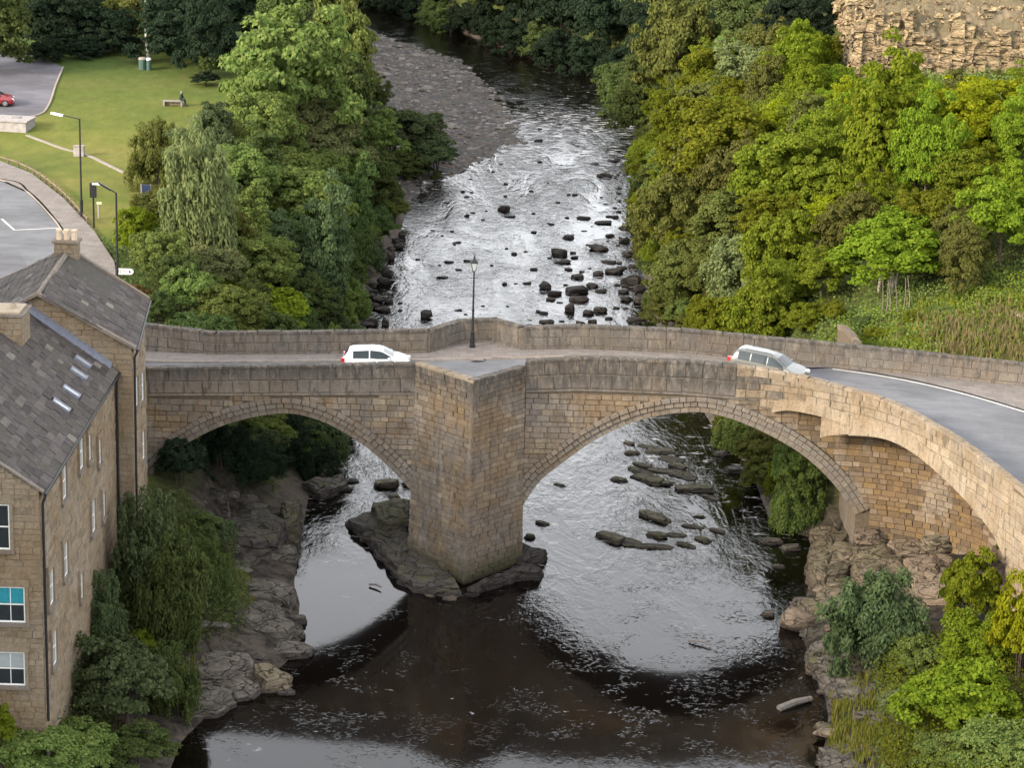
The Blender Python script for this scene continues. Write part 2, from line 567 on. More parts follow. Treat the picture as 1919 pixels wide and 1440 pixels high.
def mat_paving(name, base, sx=0.9, sy=0.6):
    t = NT(name)
    P = t.pos()
    b = t.n('ShaderNodeTexBrick')
    b.inputs['Scale'].default_value = 1.0
    b.inputs['Brick Width'].default_value = sx
    b.inputs['Row Height'].default_value = sy
    b.inputs['Mortar Size'].default_value = 0.012
    b.inputs['Color1'].default_value = (*[v * 0.9 for v in base], 1)
    b.inputs['Color2'].default_value = (*[v * 1.1 for v in base], 1)
    b.inputs['Mortar'].default_value = (*[v * 0.55 for v in base], 1)
    t.l(P, b.inputs['Vector'])
    n = t.noise(P, 1.1, 5, 0.7)
    c = t.mix(0.6, b.outputs[0], t.ramp(n, [(0.3, 0.72), (0.7, 1.2)]), 'MULTIPLY')
    t.principled(c, 0.9, 0.2)
    return t.m


def mat_gravel():
    t = NT('gravel_cobbles')
    P = t.pos()
    v = t.n('ShaderNodeTexVoronoi')
    v.inputs['Scale'].default_value = 2.2
    t.l(t.pos((1, 0.7, 1)), v.inputs['Vector'])
    n = t.noise(P, 0.25, 4, 0.6)
    c = t.ramp(n, [(0.35, (0.075, 0.064, 0.057)), (0.65, (0.125, 0.108, 0.096))])
    c = t.mix(0.8, c, t.mix(0.75, v.outputs['Color'], (0.6, 0.6, 0.6)), 'MULTIPLY')
    c = t.mix(0.7, c, t.ramp(v.outputs['Distance'], [(0.15, 1.5), (0.55, 0.4)]), 'MULTIPLY')
    t.principled(c, 0.85, 0.25, t.bump(v.outputs['Distance'], -0.8, 0.12))
    return t.m


def mat_water():
    t = NT('river_water')
    P = t.pos()
    x, y, z = t.xyz(P)
    big = t.noise(t.pos((0.5, 0.16, 1)), 0.42, 4, 0.6, 0.8)
    # how broken the surface is: calm pool below the left arch, broken rapids upstream
    up = t.ramp(t.math('MULTIPLY', y, 0.0025), [(0.265, 0.05), (0.31, 0.16), (0.345, 0.60), (0.43, 0.50), (0.62, 0.95), (0.72, 0.75), (0.86, 0.35)])
    dx = t.math('SUBTRACT', x, -8.0); dy = t.math('SUBTRACT', y, 122.0)
    pool = t.math('ADD', t.math('MULTIPLY', t.math('MULTIPLY', dx, dx), 0.03), t.math('MULTIPLY', t.math('MULTIPLY', dy, dy), 0.008))
    ex = t.math('SUBTRACT', x, -10.5); ey = t.math('SUBTRACT', y, 100.5)
    pool2 = t.math('ADD', t.math('MULTIPLY', t.math('MULTIPLY', ex, ex), 0.020), t.math('MULTIPLY', t.math('MULTIPLY', ey, ey), 0.03))
    calm = t.math('MULTIPLY', t.ramp(pool, [(0.30, 0.12), (1.0, 1.0)]), t.ramp(pool2, [(0.4, 0.15), (1.0, 1.0)]))
    rough_amt = t.math('MULTIPLY', t.math('MULTIPLY', up, calm), t.ramp(big, [(0.36, 0.06), (0.66, 1.5)]))
    w1 = t.noise(t.pos((1.0, 0.55, 1)), 1.5, 3, 0.6, 0.8)
    w2 = t.noise(t.pos((1.0, 0.5, 1)), 4.6, 3, 0.65, 0.6)
    w3 = t.ramp(t.noise(t.pos((0.75, 0.9, 1)), 5.0, 2, 0.5, 0.9), [(0.56, 0.0), (0.82, 1.0)])       # single wavelets that catch the sky
    sp = t.math('MULTIPLY', t.ramp(t.noise(t.pos((0.35, 0.35, 1)), 1.0, 3, 0.6), [(0.50, 0.0), (0.70, 0.17)]), calm)
    h = t.math('ADD', t.math('MULTIPLY', t.math('ADD', t.math('MULTIPLY', w1, 0.6), t.math('MULTIPLY', w2, 0.24)), rough_amt), t.math('MULTIPLY', w3, sp))
    b = t.n('ShaderNodeBump')
    b.inputs['Strength'].default_value = 1.0
    b.inputs['Distance'].default_value = 0.22
    t.l(h, b.inputs['Height'])
    # white water where the bed is shallow, plus white painted in for reflected sky
    fo = t.noise(t.pos((0.55, 1.2, 1)), 1.3, 5, 0.7, 0.8)
    band = t.ramp(t.math('MULTIPLY', y, 0.0025), [(0.30, 0.0), (0.345, 0.075), (0.60, 0.085), (0.645, 0.16), (0.70, 0.16), (0.74, 0.06), (0.86, 0.0)])
    foam_sheen = t.ramp(t.math('ADD', fo, band), [(0.66, 0.0), (0.80, 1.0)])
    c = t.mix(foam_sheen, (0.003, 0.002, 0.0015), (0.62, 0.60, 0.60))
    p = t.principled(c, t.math('ADD', t.math('MULTIPLY', foam_sheen, 0.5), 0.06), 0.5, b.outputs[0])
    p.inputs['IOR'].default_value = 1.36
    return t.m


M['ground'], M['lawn'], M['water'], M['gravel'] = mat_ground(), mat_lawn(), mat_water(), mat_gravel()
M['asphalt'] = mat_asphalt('asphalt', (0.135, 0.137, 0.145))
M['asphalt_dark'] = mat_asphalt('asphalt_dark', (0.085, 0.087, 0.095))
M['carpark'] = mat_asphalt('carpark_asphalt', (0.12, 0.115, 0.13))
M['paving'] = mat_paving('paving', (0.19, 0.168, 0.152))
M['kerb'] = mat_plain('kerb_stone', (0.26, 0.225, 0.195), 0.9, 0.2, var=0.2, scale=3)
M['white'] = mat_plain('white_paint', (0.75, 0.75, 0.73), 0.5, 0.4, var=0.05)
M['roadpaint'] = mat_plain('road_paint', (0.50, 0.50, 0.48), 0.7, 0.2, var=0.12, scale=4)
M['black'] = mat_plain('black_iron', (0.012, 0.012, 0.013), 0.5, 0.4, var=0.2)
M['rubber'] = mat_plain('rubber', (0.015, 0.015, 0.015), 0.85, 0.2)
M['chrome'] = mat_plain('alloy', (0.45, 0.45, 0.46), 0.3, 0.5, metal=0.9)
M['glass_dark'] = mat_plain('window_glass', (0.025, 0.03, 0.035), 0.06, 0.6)
M['glass_car'] = mat_plain('car_glass', (0.018, 0.026, 0.030), 0.12, 0.3)
M['glass_pale'] = mat_plain('pale_glass', (0.36, 0.38, 0.38), 0.15, 0.6)
M['blind'] = mat_plain('teal_blind', (0.02, 0.22, 0.28), 0.4, 0.5, var=0.1)
M['blind_grey'] = mat_plain('grey_blind', (0.30, 0.33, 0.34), 0.4, 0.5, var=0.1)
M['car_white'] = mat_plain('car_white', (0.72, 0.72, 0.71), 0.25, 0.6, var=0.02, Coat_Weight=0.5)
M['car_silver'] = mat_plain('car_silver', (0.115, 0.12, 0.112), 0.3, 0.6, var=0.03, metal=0.25, Coat_Weight=0.6)
M['car_red'] = mat_plain('car_red', (0.24, 0.012, 0.022), 0.25, 0.6, var=0.04, Coat_Weight=0.5)
M['lamp_red'] = mat_plain('lamp_red', (0.55, 0.02, 0.02), 0.2, 0.6)
M['lamp_clear'] = mat_plain('lamp_clear', (0.75, 0.75, 0.72), 0.12, 0.7)
M['concrete'] = mat_plain('concrete', (0.30, 0.275, 0.265), 0.9, 0.2, var=0.2, scale=3)
M['timber'] = mat_plain('timber', (0.17, 0.13, 0.09), 0.9, 0.2, var=0.35, scale=5)
M['timber_grey'] = mat_plain('timber_grey', (0.23, 0.20, 0.20), 0.9, 0.2, var=0.25, scale=5)
M['terracotta'] = mat_plain('buff_clay', (0.52, 0.41, 0.30), 0.8, 0.2, var=0.2)
M['lead'] = mat_plain('lead', (0.16, 0.17, 0.21), 0.5, 0.4, var=0.2)
M['green_bin'] = mat_plain('green_bin', (0.05, 0.09, 0.075), 0.5, 0.4)
M['cloth_dark'] = mat_plain('dark_cloth', (0.03, 0.045, 0.035), 0.9, 0.1)
M['skin'] = mat_plain('skin', (0.42, 0.27, 0.2), 0.6, 0.3)
M['hair'] = mat_plain('hair', (0.2, 0.2, 0.19), 0.8, 0.1)
M['blue_sign'] = mat_plain('dark_blue_panel', (0.02, 0.03, 0.07), 0.4, 0.4)
M['driftwood'] = mat_plain('driftwood', (0.155, 0.138, 0.122), 0.9, 0.2, var=0.25)
M['reed'] = mat_leaf('reed', (0.21, 0.165, 0.085), (0.17, 0.15, 0.065), (0.12, 0.135, 0.035), 0.25)
M['grassblade'] = mat_leaf('grass_blade', (0.10, 0.14, 0.02), (0.17, 0.18, 0.03), (0.24, 0.21, 0.06), 0.25)
# ------------------------------------------------------------------ river outline and terrain
L_EDGE = [(-15.5, -160), (-15.5, 60), (-15.2, 96)] + [at_z(*p)[:2] for p in
          [(345, 1395), (400, 1335), (490, 1290), (560, 1225), (575, 1185), (560, 1100), (572, 1000), (580, 930), (640, 870)]] + [
          at_z(*p)[:2] for p in [(690, 600), (692, 560), (738, 480), (765, 385), (868, 322), (990, 268), (945, 180), (865, 112), (700, 58), (640, 35)]] + [(-60, 375), (-140, 392)]
R_EDGE = [(-140, 418), (-70, 412)] + [at_z(*p)[:2] for p in
          [(640, -8), (760, 22), (950, 92), (1080, 128), (1185, 160), (1200, 300), (1178, 380), (1192, 470), (1215, 590)]] + [
          at_z(*p)[:2] for p in [(1330, 800), (1400, 880), (1440, 985), (1515, 1010), (1520, 1060), (1500, 1130), (1490, 1185), (1520, 1260), (1545, 1340), (1530, 1440)]] + [
          (15.0, 96), (15.0, 60), (15.0, -160)]
RIVER = np.array(L_EDGE + R_EDGE)
BAR = [at_z(*p)[:2] for p in [(740, 400), (765, 385), (868, 322), (990, 268), (945, 180), (865, 112), (700, 58), (640, 35)]] + [(-40, 350), (-30, 300), (-23, 262), (-16, 235)]


def in_poly(x, y, poly):
    poly = np.asarray(poly)
    ins = np.zeros(x.shape, bool)
    n = len(poly)
    for i in range(n):
        x0, y0 = poly[i]; x1, y1 = poly[(i + 1) % n]
        if y0 == y1: continue
        c = ((y0 > y) != (y1 > y)) & (x < (x1 - x0) * (y - y0) / (y1 - y0) + x0)
        ins ^= c
    return ins


def seg_dist(x, y, poly, closed=True):
    poly = np.asarray(poly)
    d = np.full(x.shape, 1e9)
    n = len(poly)
    for i in range(n if closed else n - 1):
        x0, y0 = poly[i]; x1, y1 = poly[(i + 1) % n]
        dx, dy = x1 - x0, y1 - y0
        L = dx * dx + dy * dy + 1e-9
        t = np.clip(((x - x0) * dx + (y - y0) * dy) / L, 0, 1)
        d = np.minimum(d, np.hypot(x - x0 - t * dx, y - y0 - t * dy))
    return d


def sstep(a, b, x):
    t = np.clip((x - a) / (b - a), 0, 1)
    return t * t * (3 - 2 * t)


ROAD_PTS = [(-80, 9.9), (-22, 9.9), (-5, 10.5), (4, 11.0), (10, 10.95), (30, 9.65), (60, 8.5)]


def road_z(x, y=131):
    return lerp_pts(ROAD_PTS, x) - 0.05 * max(0.0, 130 - y)


def ground_z(x, y):
    x = np.asarray(x, float); y = np.asarray(y, float)
    ins = in_poly(x, y, RIVER)
    d = seg_dist(x, y, RIVER)
    d = np.where(ins, -d, d)
    xc = np.interp(y, [0, 230, 250, 265, 300, 330, 345], [0, 0, 4, 8, 6, 4, 0])
    left = (x < xc) & (y < 380 - 0.25 * (x + 25))
    # left bank
    zl_near = np.interp(d, [0, 0.5, 3, 5, 6.5, 9, 12, 13, 40], [-0.15, 0.25, 0.9, 2.6, 4.2, 4.7, 4.9, 9.9, 9.9])
    pl = np.interp(y, [130, 201, 224, 255, 330], [9.9, 9.9, 11.7, 12.8, 15])
    zl_far = -0.15 + pl * sstep(-1.0, 12.5, d) + np.clip(d - 60, 0, 100) * 0.1
    k = sstep(131, 141, y)
    zl = zl_near * (1 - k) + zl_far * k
    zl = zl + 30.0 * sstep(33, 60, -x) * sstep(128, 100, y)         # unseen valley side behind the mill, shaped to shade the bridge's left half
    bar = in_poly(x, y, BAR)
    zl = np.where(bar, np.minimum(zl, -0.1 + 0.05 * np.clip(d, 0, 20)), zl)
    # right bank
    zr_near = np.interp(d, [0, 1, 4, 8, 11, 15, 20, 60], [-0.15, 0.5, 1.4, 2.4, 3.2, 5.5, 7.5, 8])
    hf = sstep(139, 172, y)
    zr_far = np.interp(d, [0, 1.5, 6.5, 10, 13, 60], [-0.15, 0.9, 8.3, 9.6, 9.8, 11]) + hf * 0.47 * np.clip(d - 9, 0, 13)
    zr_far = zr_far + sstep(225, 245, y) * 0.25 * np.clip(d - 20, 0, 120) + sstep(23, 30, d) * 6.0 * sstep(216, 224, y) * (y < 330)
    fb = np.interp(d, [0, 1, 12, 45, 200], [0, 0.4, 1.6, 14, 30])
    kb = sstep(318, 345, y)
    zr_far = zr_far * (1 - kb) + fb * kb
    k = sstep(127, 139, y)
    zr = zr_near * (1 - k) + zr_far * k
    z = np.where(left, zl, zr)
    z = np.where(d < 0, np.maximum(-1.6, -0.15 + 0.5 * d), z)
    nz = 0.16 * np.sin(x * 0.9 + 1.3 * np.sin(y * 0.37)) * np.sin(y * 0.8 + x * 0.21) + 0.10 * np.sin(x * 2.1 + y * 1.7)
    flat = (left & (d > 12) & (y > 120) & (y < 300)) | (d < 0.4)
    return z + np.where(flat, 0.0, nz * np.clip(d * 0.5, 0, 1))


def gz(x, y): return float(ground_z(np.array([x]), np.array([y]))[0])


gx = np.unique(np.concatenate([np.linspace(-900, -120, 14), np.linspace(-120, -46, 24), np.arange(-46, 52, 0.8), np.linspace(52, 130, 24), np.linspace(130, 900, 14)]))
gy = np.unique(np.concatenate([np.linspace(-160, 80, 14), np.arange(80, 290, 0.9), np.arange(290, 440, 2.5), np.linspace(440, 1500, 22)]))
GX, GY = np.meshgrid(gx, gy)
GZ = ground_z(GX.ravel(), GY.ravel())
nx, ny = len(gx), len(gy)
ii = np.arange(nx * ny).reshape(ny, nx)
F4 = np.stack([ii[:-1, :-1], ii[:-1, 1:], ii[1:, 1:], ii[1:, :-1]], -1).reshape(-1, 4)
ground = link('ground', np_mesh('ground', np.stack([GX.ravel(), GY.ravel(), GZ], 1), F4), M['ground'], None, True, 'structure')

# water: one level sheet, the banks rise out of it
wx = np.linspace(-150, 60, 60); wy = np.linspace(-160, 430, 160)
WX, WY = np.meshgrid(wx, wy)
jj = np.arange(60 * 160).reshape(160, 60)
WF = np.stack([jj[:-1, :-1], jj[:-1, 1:], jj[1:, 1:], jj[1:, :-1]], -1).reshape(-1, 4)
link('river', np_mesh('river', np.stack([WX.ravel(), WY.ravel(), np.zeros(WX.size)], 1), WF), M['water'], None, True, 'structure')


def drape(name, poly, dz, mat, step=1.2, zf=None, smooth=True, kind='structure'):
    """a sheet lying on the terrain inside a ground-plan outline"""
    poly = [Vector((p[0], p[1])) for p in poly]
    pts = []
    n = len(poly)
    for i in range(n):
        a, b = poly[i], poly[(i + 1) % n]
        m = max(1, int((b - a).length / step))
        for k in range(m): pts.append(a + (b - a) * (k / m))
    nb = len(pts)
    arr = np.array([(p.x, p.y) for p in pts])
    X, Y = np.meshgrid(np.arange(arr[:, 0].min(), arr[:, 0].max(), step), np.arange(arr[:, 1].min(), arr[:, 1].max(), step))
    X, Y = X.ravel(), Y.ravel()
    ok = in_poly(X, Y, arr) & (seg_dist(X, Y, arr) > step * 0.4)
    pts += [Vector((a, b)) for a, b in zip(X[ok], Y[ok])]
    vs, _, fs, *_ = delaunay_2d_cdt(pts, [(i, (i + 1) % nb) for i in range(nb)], [], 1, 1e-4)
    va = np.array([(v.x, v.y) for v in vs])
    zz = ground_z(va[:, 0], va[:, 1]) if zf is None else np.array([zf(a, b) for a, b in va])
    mb = MB()
    mb.v = [(a, b, c + dz) for (a, b), c in zip(va, zz)]
    mb.f = [tuple(f) for f in fs]
    o = mb.build(name, mat, None, smooth, kind)
    if len(o.data.polygons) and o.data.polygons[0].normal.z < 0: o.data.flip_normals()
    return o


def xy(px, py, z): return at_z(px, py, z)[:2]


# lawn, car park, path, road and pavement on the left bank
lawn_poly = [xy(-260, 300, 10), xy(0, 302, 10), xy(60, 326, 10), xy(120, 372, 10), xy(175, 432, 10), (-27.5, 163), (-25.5, 185), (-24.6, 205), (-24, 225), (-25, 250), (-30, 262), (-46, 258), (-56, 250), (-75, 240)]
drape('lawn', lawn_poly, 0.05, M['lawn'])
cp_poly = [xy(-200, 205, 11.8), xy(0, 198, 11.8), xy(68, 194, 11.8), xy(90, 180, 11.9), xy(104, 150, 12.1), xy(118, 117, 12.4), xy(60, 92, 12.5), xy(-60, 92, 12.5), xy(-200, 120, 12.4)]
drape('carpark', cp_poly, 0.075, M['carpark'])
gp = [xy(0, 337, 10), xy(55, 362, 10), xy(105, 415, 10), xy(148, 480, 10), xy(180, 540, 10)]
road_poly = [(-22.3, 131.6), (-22.3, 135.0), (-24.6, 140)] + [p for p in reversed(gp)] + [xy(-260, 322, 10), (-110, 150), (-110, 128.5), (-29.2, 128.5), (-24, 130.4)]
drape('road', road_poly, 0.02, M['asphalt'], 1.5, zf=lambda a, b: 9.95)
pv_out = [xy(0, 303, 10), xy(60, 327, 10), xy(120, 374, 10), xy(176, 434, 10), xy(214, 492, 10), xy(226, 560, 10), (-22.6, 136.2)]
pv_in = [xy(0, 337, 10), xy(55, 362, 10), xy(105, 415, 10), xy(148, 480, 10), xy(180, 540, 10), (-24.6, 140), (-22.3, 135.0)]
drape('pavement', [xy(-260, 301, 10)] + pv_out + list(reversed(pv_in)) + [xy(-260, 322, 10)], 0.14, M['paving'], 1.5, zf=lambda a, b: 9.95)


def ribbon(name, pts, w, h, z, mat, kind='structure', label=None):
    mb = MB()
    P = [Vector((p[0], p[1], 0)) for p in pts]
    for i in range(len(P) - 1):
        a, b = P[i], P[i + 1]
        t = (b - a).normalized(); nrm = Vector((-t.y, t.x, 0)) * w / 2
        za, zb = (z(a.x, a.y), z(b.x, b.y)) if callable(z) else (z, z)
        mb.hexa([(a - nrm) + Vector((0, 0, za)), (b - nrm) + Vector((0, 0, zb)), (b + nrm) + Vector((0, 0, zb)), (a + nrm) + Vector((0, 0, za)),
                 (a - nrm) + Vector((0, 0, za + h)), (b - nrm) + Vector((0, 0, zb + h)), (b + nrm) + Vector((0, 0, zb + h)), (a + nrm) + Vector((0, 0, za + h))])
    return mb.build(name, mat, None, False, kind)


kerb_line = catmull([(*p, 0) for p in [xy(-260, 322, 10)] + pv_in], 5)
kl = MB()
ribbon('kerb', kerb_line, 0.16, 0.16, 9.93, M['kerb'])
for a, b in (((3, 410), (27, 431)), ((27, 431), (118, 427))):
    pa, pb = at_z(*a, 9.98), at_z(*b, 9.98)
    ribbon('road_line', [pa, pb], 0.16, 0.004, 9.975, M['roadpaint'])
patch = [xy(-40, 472, 10), xy(0, 474, 10), xy(38, 476, 10), xy(50, 492, 10), xy(46, 530, 10), xy(20, 560, 10), xy(-60, 570, 10)]
drape('road_patch', patch, 0.026, M['asphalt_dark'] if False else mat_asphalt('asphalt_patch', (0.115, 0.115, 0.125)), 1.5, zf=lambda a, b: 9.95)
ribbon('path_edging', catmull([at_z(*p, 10.9) for p in [(50, 238), (110, 254), (160, 266), (200, 284), (246, 306)]], 5), 0.35, 0.07, lambda a, b: gz(a, b) + 0.03, M['kerb'])
ribbon('carpark_kerb', catmull([(*xy(*p), 0) for p in [(-200, 205, 11.8), (0, 198, 11.8), (68, 194, 11.8), (90, 180, 11.9), (104, 150, 12.1), (118, 117, 12.4)]], 5), 0.18, 0.10, lambda a, b: gz(a, b) + 0.06, M['kerb'])

# gravel bar on the inside of the bend: a bed and loose cobbles on it
drape('gravel_bar', BAR, 0.06, M['gravel'], 2.0)
bx = RNG.uniform(-45, 3, 9000); by = RNG.uniform(228, 360, 9000)
bd = seg_dist(bx, by, RIVER)
ok = in_poly(bx, by, BAR) & (bd > 0.2)
bx, by = bx[ok][:4200], by[ok][:4200]
bz = ground_z(bx, by) + 0.08
base = np.array([(-.5, -.4, -.2), (.5, -.5, -.2), (.55, .45, -.2), (-.45, .5, -.2), (-.3, -.25, .3), (.3, -.2, .26), (.28, .3, .32), (-.25, .25, .28)])
bf = np.array([(4, 5, 6, 7), (0, 1, 5, 4), (1, 2, 6, 5), (2, 3, 7, 6), (3, 0, 4, 7)])
sz = RNG.gamma(2.2, 0.13, len(bx)) + 0.10
an = RNG.uniform(0, 6.28, len(bx))
c_, s_ = np.cos(an)[:, None], np.sin(an)[:, None]
bb = base[None] * sz[:, None, None] * RNG.uniform(0.7, 1.4, (len(bx), 1, 3)) * np.array([1, 1, 0.55])
V = np.stack([bb[..., 0] * c_ - bb[..., 1] * s_ + bx[:, None], bb[..., 0] * s_ + bb[..., 1] * c_ + by[:, None], bb[..., 2] + bz[:, None]], -1).reshape(-1, 3)
Fc = (bf[None] + 8 * np.arange(len(bx))[:, None, None]).reshape(-1, 4)
tcob = NT('cobble_stone')
cc = tcob.ramp(tcob.n('ShaderNodeNewGeometry').outputs['Random Per Island'], [(0.0, (0.055, 0.048, 0.043)), (0.5, (0.115, 0.100, 0.088)), (1.0, (0.19, 0.170, 0.15))])
tcob.principled(cc, 0.85, 0.25)
link('cobbles', np_mesh('cobbles', V, Fc), tcob.m, None, False, 'stuff')
# ------------------------------------------------------------------ masonry tools
def stone_mesh(seed, inset=0.10, rnd=0.035):
    r = random.Random(seed)
    j = lambda a: a + r.uniform(-rnd, rnd)
    mb = MB()
    i = inset
    # local: x along the wall, -y outwards, z up; back at y=+.5, shoulder at y=-.2, face at y=-.5
    ps = [(-.5, .5, -.5), (.5, .5, -.5), (.5, .5, .5), (-.5, .5, .5),
          (-.5, -.15, -.5), (.5, -.15, -.5), (.5, -.15, .5), (-.5, -.15, .5),
          (j(-.5 + i * .5), -.5 + r.uniform(-.12, .12), j(-.5 + i)), (j(.5 - i * .5), -.5 + r.uniform(-.12, .12), j(-.5 + i)),
          (j(.5 - i * .5), -.5 + r.uniform(-.12, .12), j(.5 - i)), (j(-.5 + i * .5), -.5 + r.uniform(-.12, .12), j(.5 - i))]
    fs = [(4, 5, 9, 8), (5, 6, 10, 9), (6, 7, 11, 10), (7, 4, 8, 11), (8, 9, 10, 11),
          (0, 1, 5, 4), (1, 2, 6, 5), (2, 3, 7, 6), (3, 0, 4, 7)]
    mb.v, mb.f = ps, fs
    return mb


STONE_V = [stone_mesh(100 + k, 0.06, 0.03) for k in range(8)]
SLATE_V = [stone_mesh(200 + k, 0.03, 0.03) for k in range(6)]
_mesh_cache = {}


def stone_data(kind, k, mat):
    key = (kind, k, mat.name)
    if key not in _mesh_cache:
        src = {'stone': STONE_V, 'slate': SLATE_V}.get(kind) or CRAG_V
        me = src[k % len(src)].mesh(kind + '_block')
        me.materials.append(mat)
        _mesh_cache[key] = me
    return _mesh_cache[key]


class Masonry:
    """collects the pieces of one kind on one thing; the 300 that show largest become parts, the rest one part"""
    def __init__(s, parent, name, rest_name, mat, mat_rest, kind='stone', limit=300):
        s.parent, s.name, s.rest, s.mat, s.mat_rest, s.kind, s.limit = parent, name, rest_name, mat, mat_rest, kind, limit
        s.items = []

    def put(s, c, t, n, up, L, D, Hh):   # centre of front face, tangent, outward normal, up, length, depth, height
        c = Vector(c)
        w = max(0.01, px_m(*c)) * L * px_m(*c) * Hh * max(0.05, (Vector((0, 0, CAM_H)) - c).normalized().dot(n))
        p = proj(*c)
        if not (-40 < p[0] < 1960 and -40 < p[1] < 1480): w *= 0.001
        s.items.append((w, c, t, n, up, L, D, Hh, random.randrange(8)))

    def build(s):
        s.items.sort(key=lambda i: -i[0])
        off = Vector((0, 0, 0)); pl = s.parent
        while pl is not None:
            off += pl.location; pl = pl.parent
        mb = MB()
        src = {'stone': STONE_V, 'slate': SLATE_V}.get(s.kind) or CRAG_V
        for q, (w, c, t, n, up, L, D, Hh, k) in enumerate(s.items):
            c2 = c - n * (D * 0.5)
            mt = Matrix(((t.x * L, -n.x * D, up.x * Hh, c2.x), (t.y * L, -n.y * D, up.y * Hh, c2.y), (t.z * L, -n.z * D, up.z * Hh, c2.z), (0, 0, 0, 1)))
            if q < s.limit:
                o = bpy.data.objects.new(s.name, stone_data(s.kind, k, s.mat))
                col.objects.link(o)
                o.parent = s.parent
                o.matrix_basis = Matrix.Translation(-off) @ mt
            else:
                v = src[k % len(src)]
                mb.add([mt @ Vector(p) for p in v.v], v.f)
        if mb.v:
            mb.build(s.rest, s.mat_rest, s.parent, False, 'stuff')


def course_wall(ms, pos, L, courses, valid, len_rng, depth, proud=0.03, gap=0.013, rng=random, tilt=0.0):
    """lay courses of stones on a wall face. pos(s, z) -> (x, y); valid(z0, z1) -> list of (s0, s1) stretches to fill"""
    for z0, z1 in courses:
        zm = (z0 + z1) / 2
        for s0, s1 in valid(z0, z1):
            s = s0
            first = True
            while s < s1 - 0.05:
                w = rng.uniform(*len_rng)
                if first: w *= rng.uniform(0.5, 1.0); first = False
                if s1 - s - w < len_rng[0] * 0.5: w = s1 - s
                w = min(w, s1 - s)
                m = s + w / 2
                e = 0.05
                a, b = Vector((*pos(m - e, zm), 0)), Vector((*pos(m + e, zm), 0))
                t = (b - a).normalized()
                n = Vector((t.y, -t.x, 0))
                p = pos(m, zm)
                c = Vector((p[0], p[1], zm)) + n * (proud + rng.uniform(-0.022, 0.03))
                ms.put(c, t, n, Vector((0, 0, 1)), max(0.04, w - gap), depth, (z1 - z0) - gap)
                s += w


def make_courses(z0, z1, hr, rng=random):
    out = []
    z = z0
    while z < z1 - 0.08:
        h = rng.uniform(*hr)
        if z1 - z - h < hr[0] * 0.6: h = z1 - z
        out.append((z, z + h)); z += h
    return out


def poly_pos(pts):
    P = [Vector((p[0], p[1])) for p in pts]
    cum = [0]
    for a, b in zip(P, P[1:]): cum.append(cum[-1] + (b - a).length)

    def f(s, z=0):
        for i in range(len(P) - 1):
            if s <= cum[i + 1] or i == len(P) - 2:
                u = (s - cum[i]) / max(1e-6, cum[i + 1] - cum[i])
                q = P[i] + (P[i + 1] - P[i]) * u
                return (q.x, q.y)
    return f, cum[-1], cum


# ------------------------------------------------------------------ the bridge
bridge = thing('stone_bridge', 'old two-arched sandstone bridge carrying the road over the river', 'bridge', (0, 133, 0))
YF, YB = 130.0, 136.9
LA = catmull([at_y(*p, YF) for p in [(284, 892), (305, 868), (335, 842), (400, 806), (470, 784), (540, 776), (600, 790), (655, 818), (700, 850), (745, 893), (776, 928)]], 6)
RA = catmull([at_y(*p, YF) for p in [(976, 955), (1010, 905), (1060, 864), (1120, 823), (1200, 788), (1285, 774), (1345, 779), (1420, 806), (1500, 851), (1560, 906), (1603, 968)]], 6)
LA = [Vector((p.x, 0, p.z)) for p in LA]
RA = [Vector((p.x, 0, p.z)) for p in RA]


def offset_curve(c, d):
    out = []
    for i, p in enumerate(c):
        t = (c[min(i + 1, len(c) - 1)] - c[max(i - 1, 0)]).normalized()
        out.append(p + Vector((-t.z, 0, t.x)) * d)
    return out


def z_on(c, x):
    return float(np.interp(x, [p.x for p in c], [p.z for p in c], left=-9, right=-9))


LA_out, RA_out = offset_curve(LA, 0.90), offset_curve(RA, 0.90)
X_L, X_R = -21.6, 22.0
xs = sorted(set([X_L, X_R, LA[0].x - 0.001, LA[-1].x + 0.001, RA[0].x - 0.001, RA[-1].x + 0.001] + [p.x for p in LA] + [p.x for p in RA] + list(np.linspace(X_L, X_R, 40))))


def zlow(x):
    if LA[0].x <= x <= LA[-1].x: return z_on(LA, x)
    if RA[0].x <= x <= RA[-1].x: return z_on(RA, x)
    return -1.2


mbf, mbk, mbs, mbr = MB(), MB(), MB(), MB()
Yc = YF + 0.06
for a, b in zip(xs, xs[1:]):
    m = (a + b) / 2
    arch = LA if LA[0].x <= m <= LA[-1].x else (RA if RA[0].x <= m <= RA[-1].x else None)
    za, zb = (z_on(arch, a), z_on(arch, b)) if arch else (-1.2, -1.2)
    ta, tb = road_z(a) - 0.05, road_z(b) - 0.05
    mbf.add([(a, Yc, za), (b, Yc, zb), (b, Yc, tb), (a, Yc, ta)], [(0, 1, 2, 3)])
    mbk.add([(a, YB, za), (b, YB, zb), (b, YB, tb), (a, YB, ta)], [(3, 2, 1, 0)])
    if arch: (mbs if arch is LA else mbr).add([(a, Yc, za), (b, Yc, zb), (b, YB, zb), (a, YB, za)], [(3, 2, 1, 0)])
for x, zt, q_ in ((LA[0].x, LA[0].z, mbs), (RA[0].x, RA[0].z, mbr)):
    q_.add([(x, Yc, -1.2), (x, YB, -1.2), (x, YB, zt), (x, Yc, zt)], [(0, 1, 2, 3)])
for x, zt, q_ in ((LA[-1].x, LA[-1].z, mbs), (RA[-1].x, RA[-1].z, mbr)):
    q_.add([(x, Yc, -1.2), (x, YB, -1.2), (x, YB, zt), (x, Yc, zt)], [(3, 2, 1, 0)])
mbf.build('spandrel_wall', M['mortar'], bridge)
mbs.build('arch_soffit', M['vous_i'], bridge)
mbr.build('arch_soffit', M['vous_i'], bridge)
mbk.build('upstream_wall', M['mortar'], bridge)

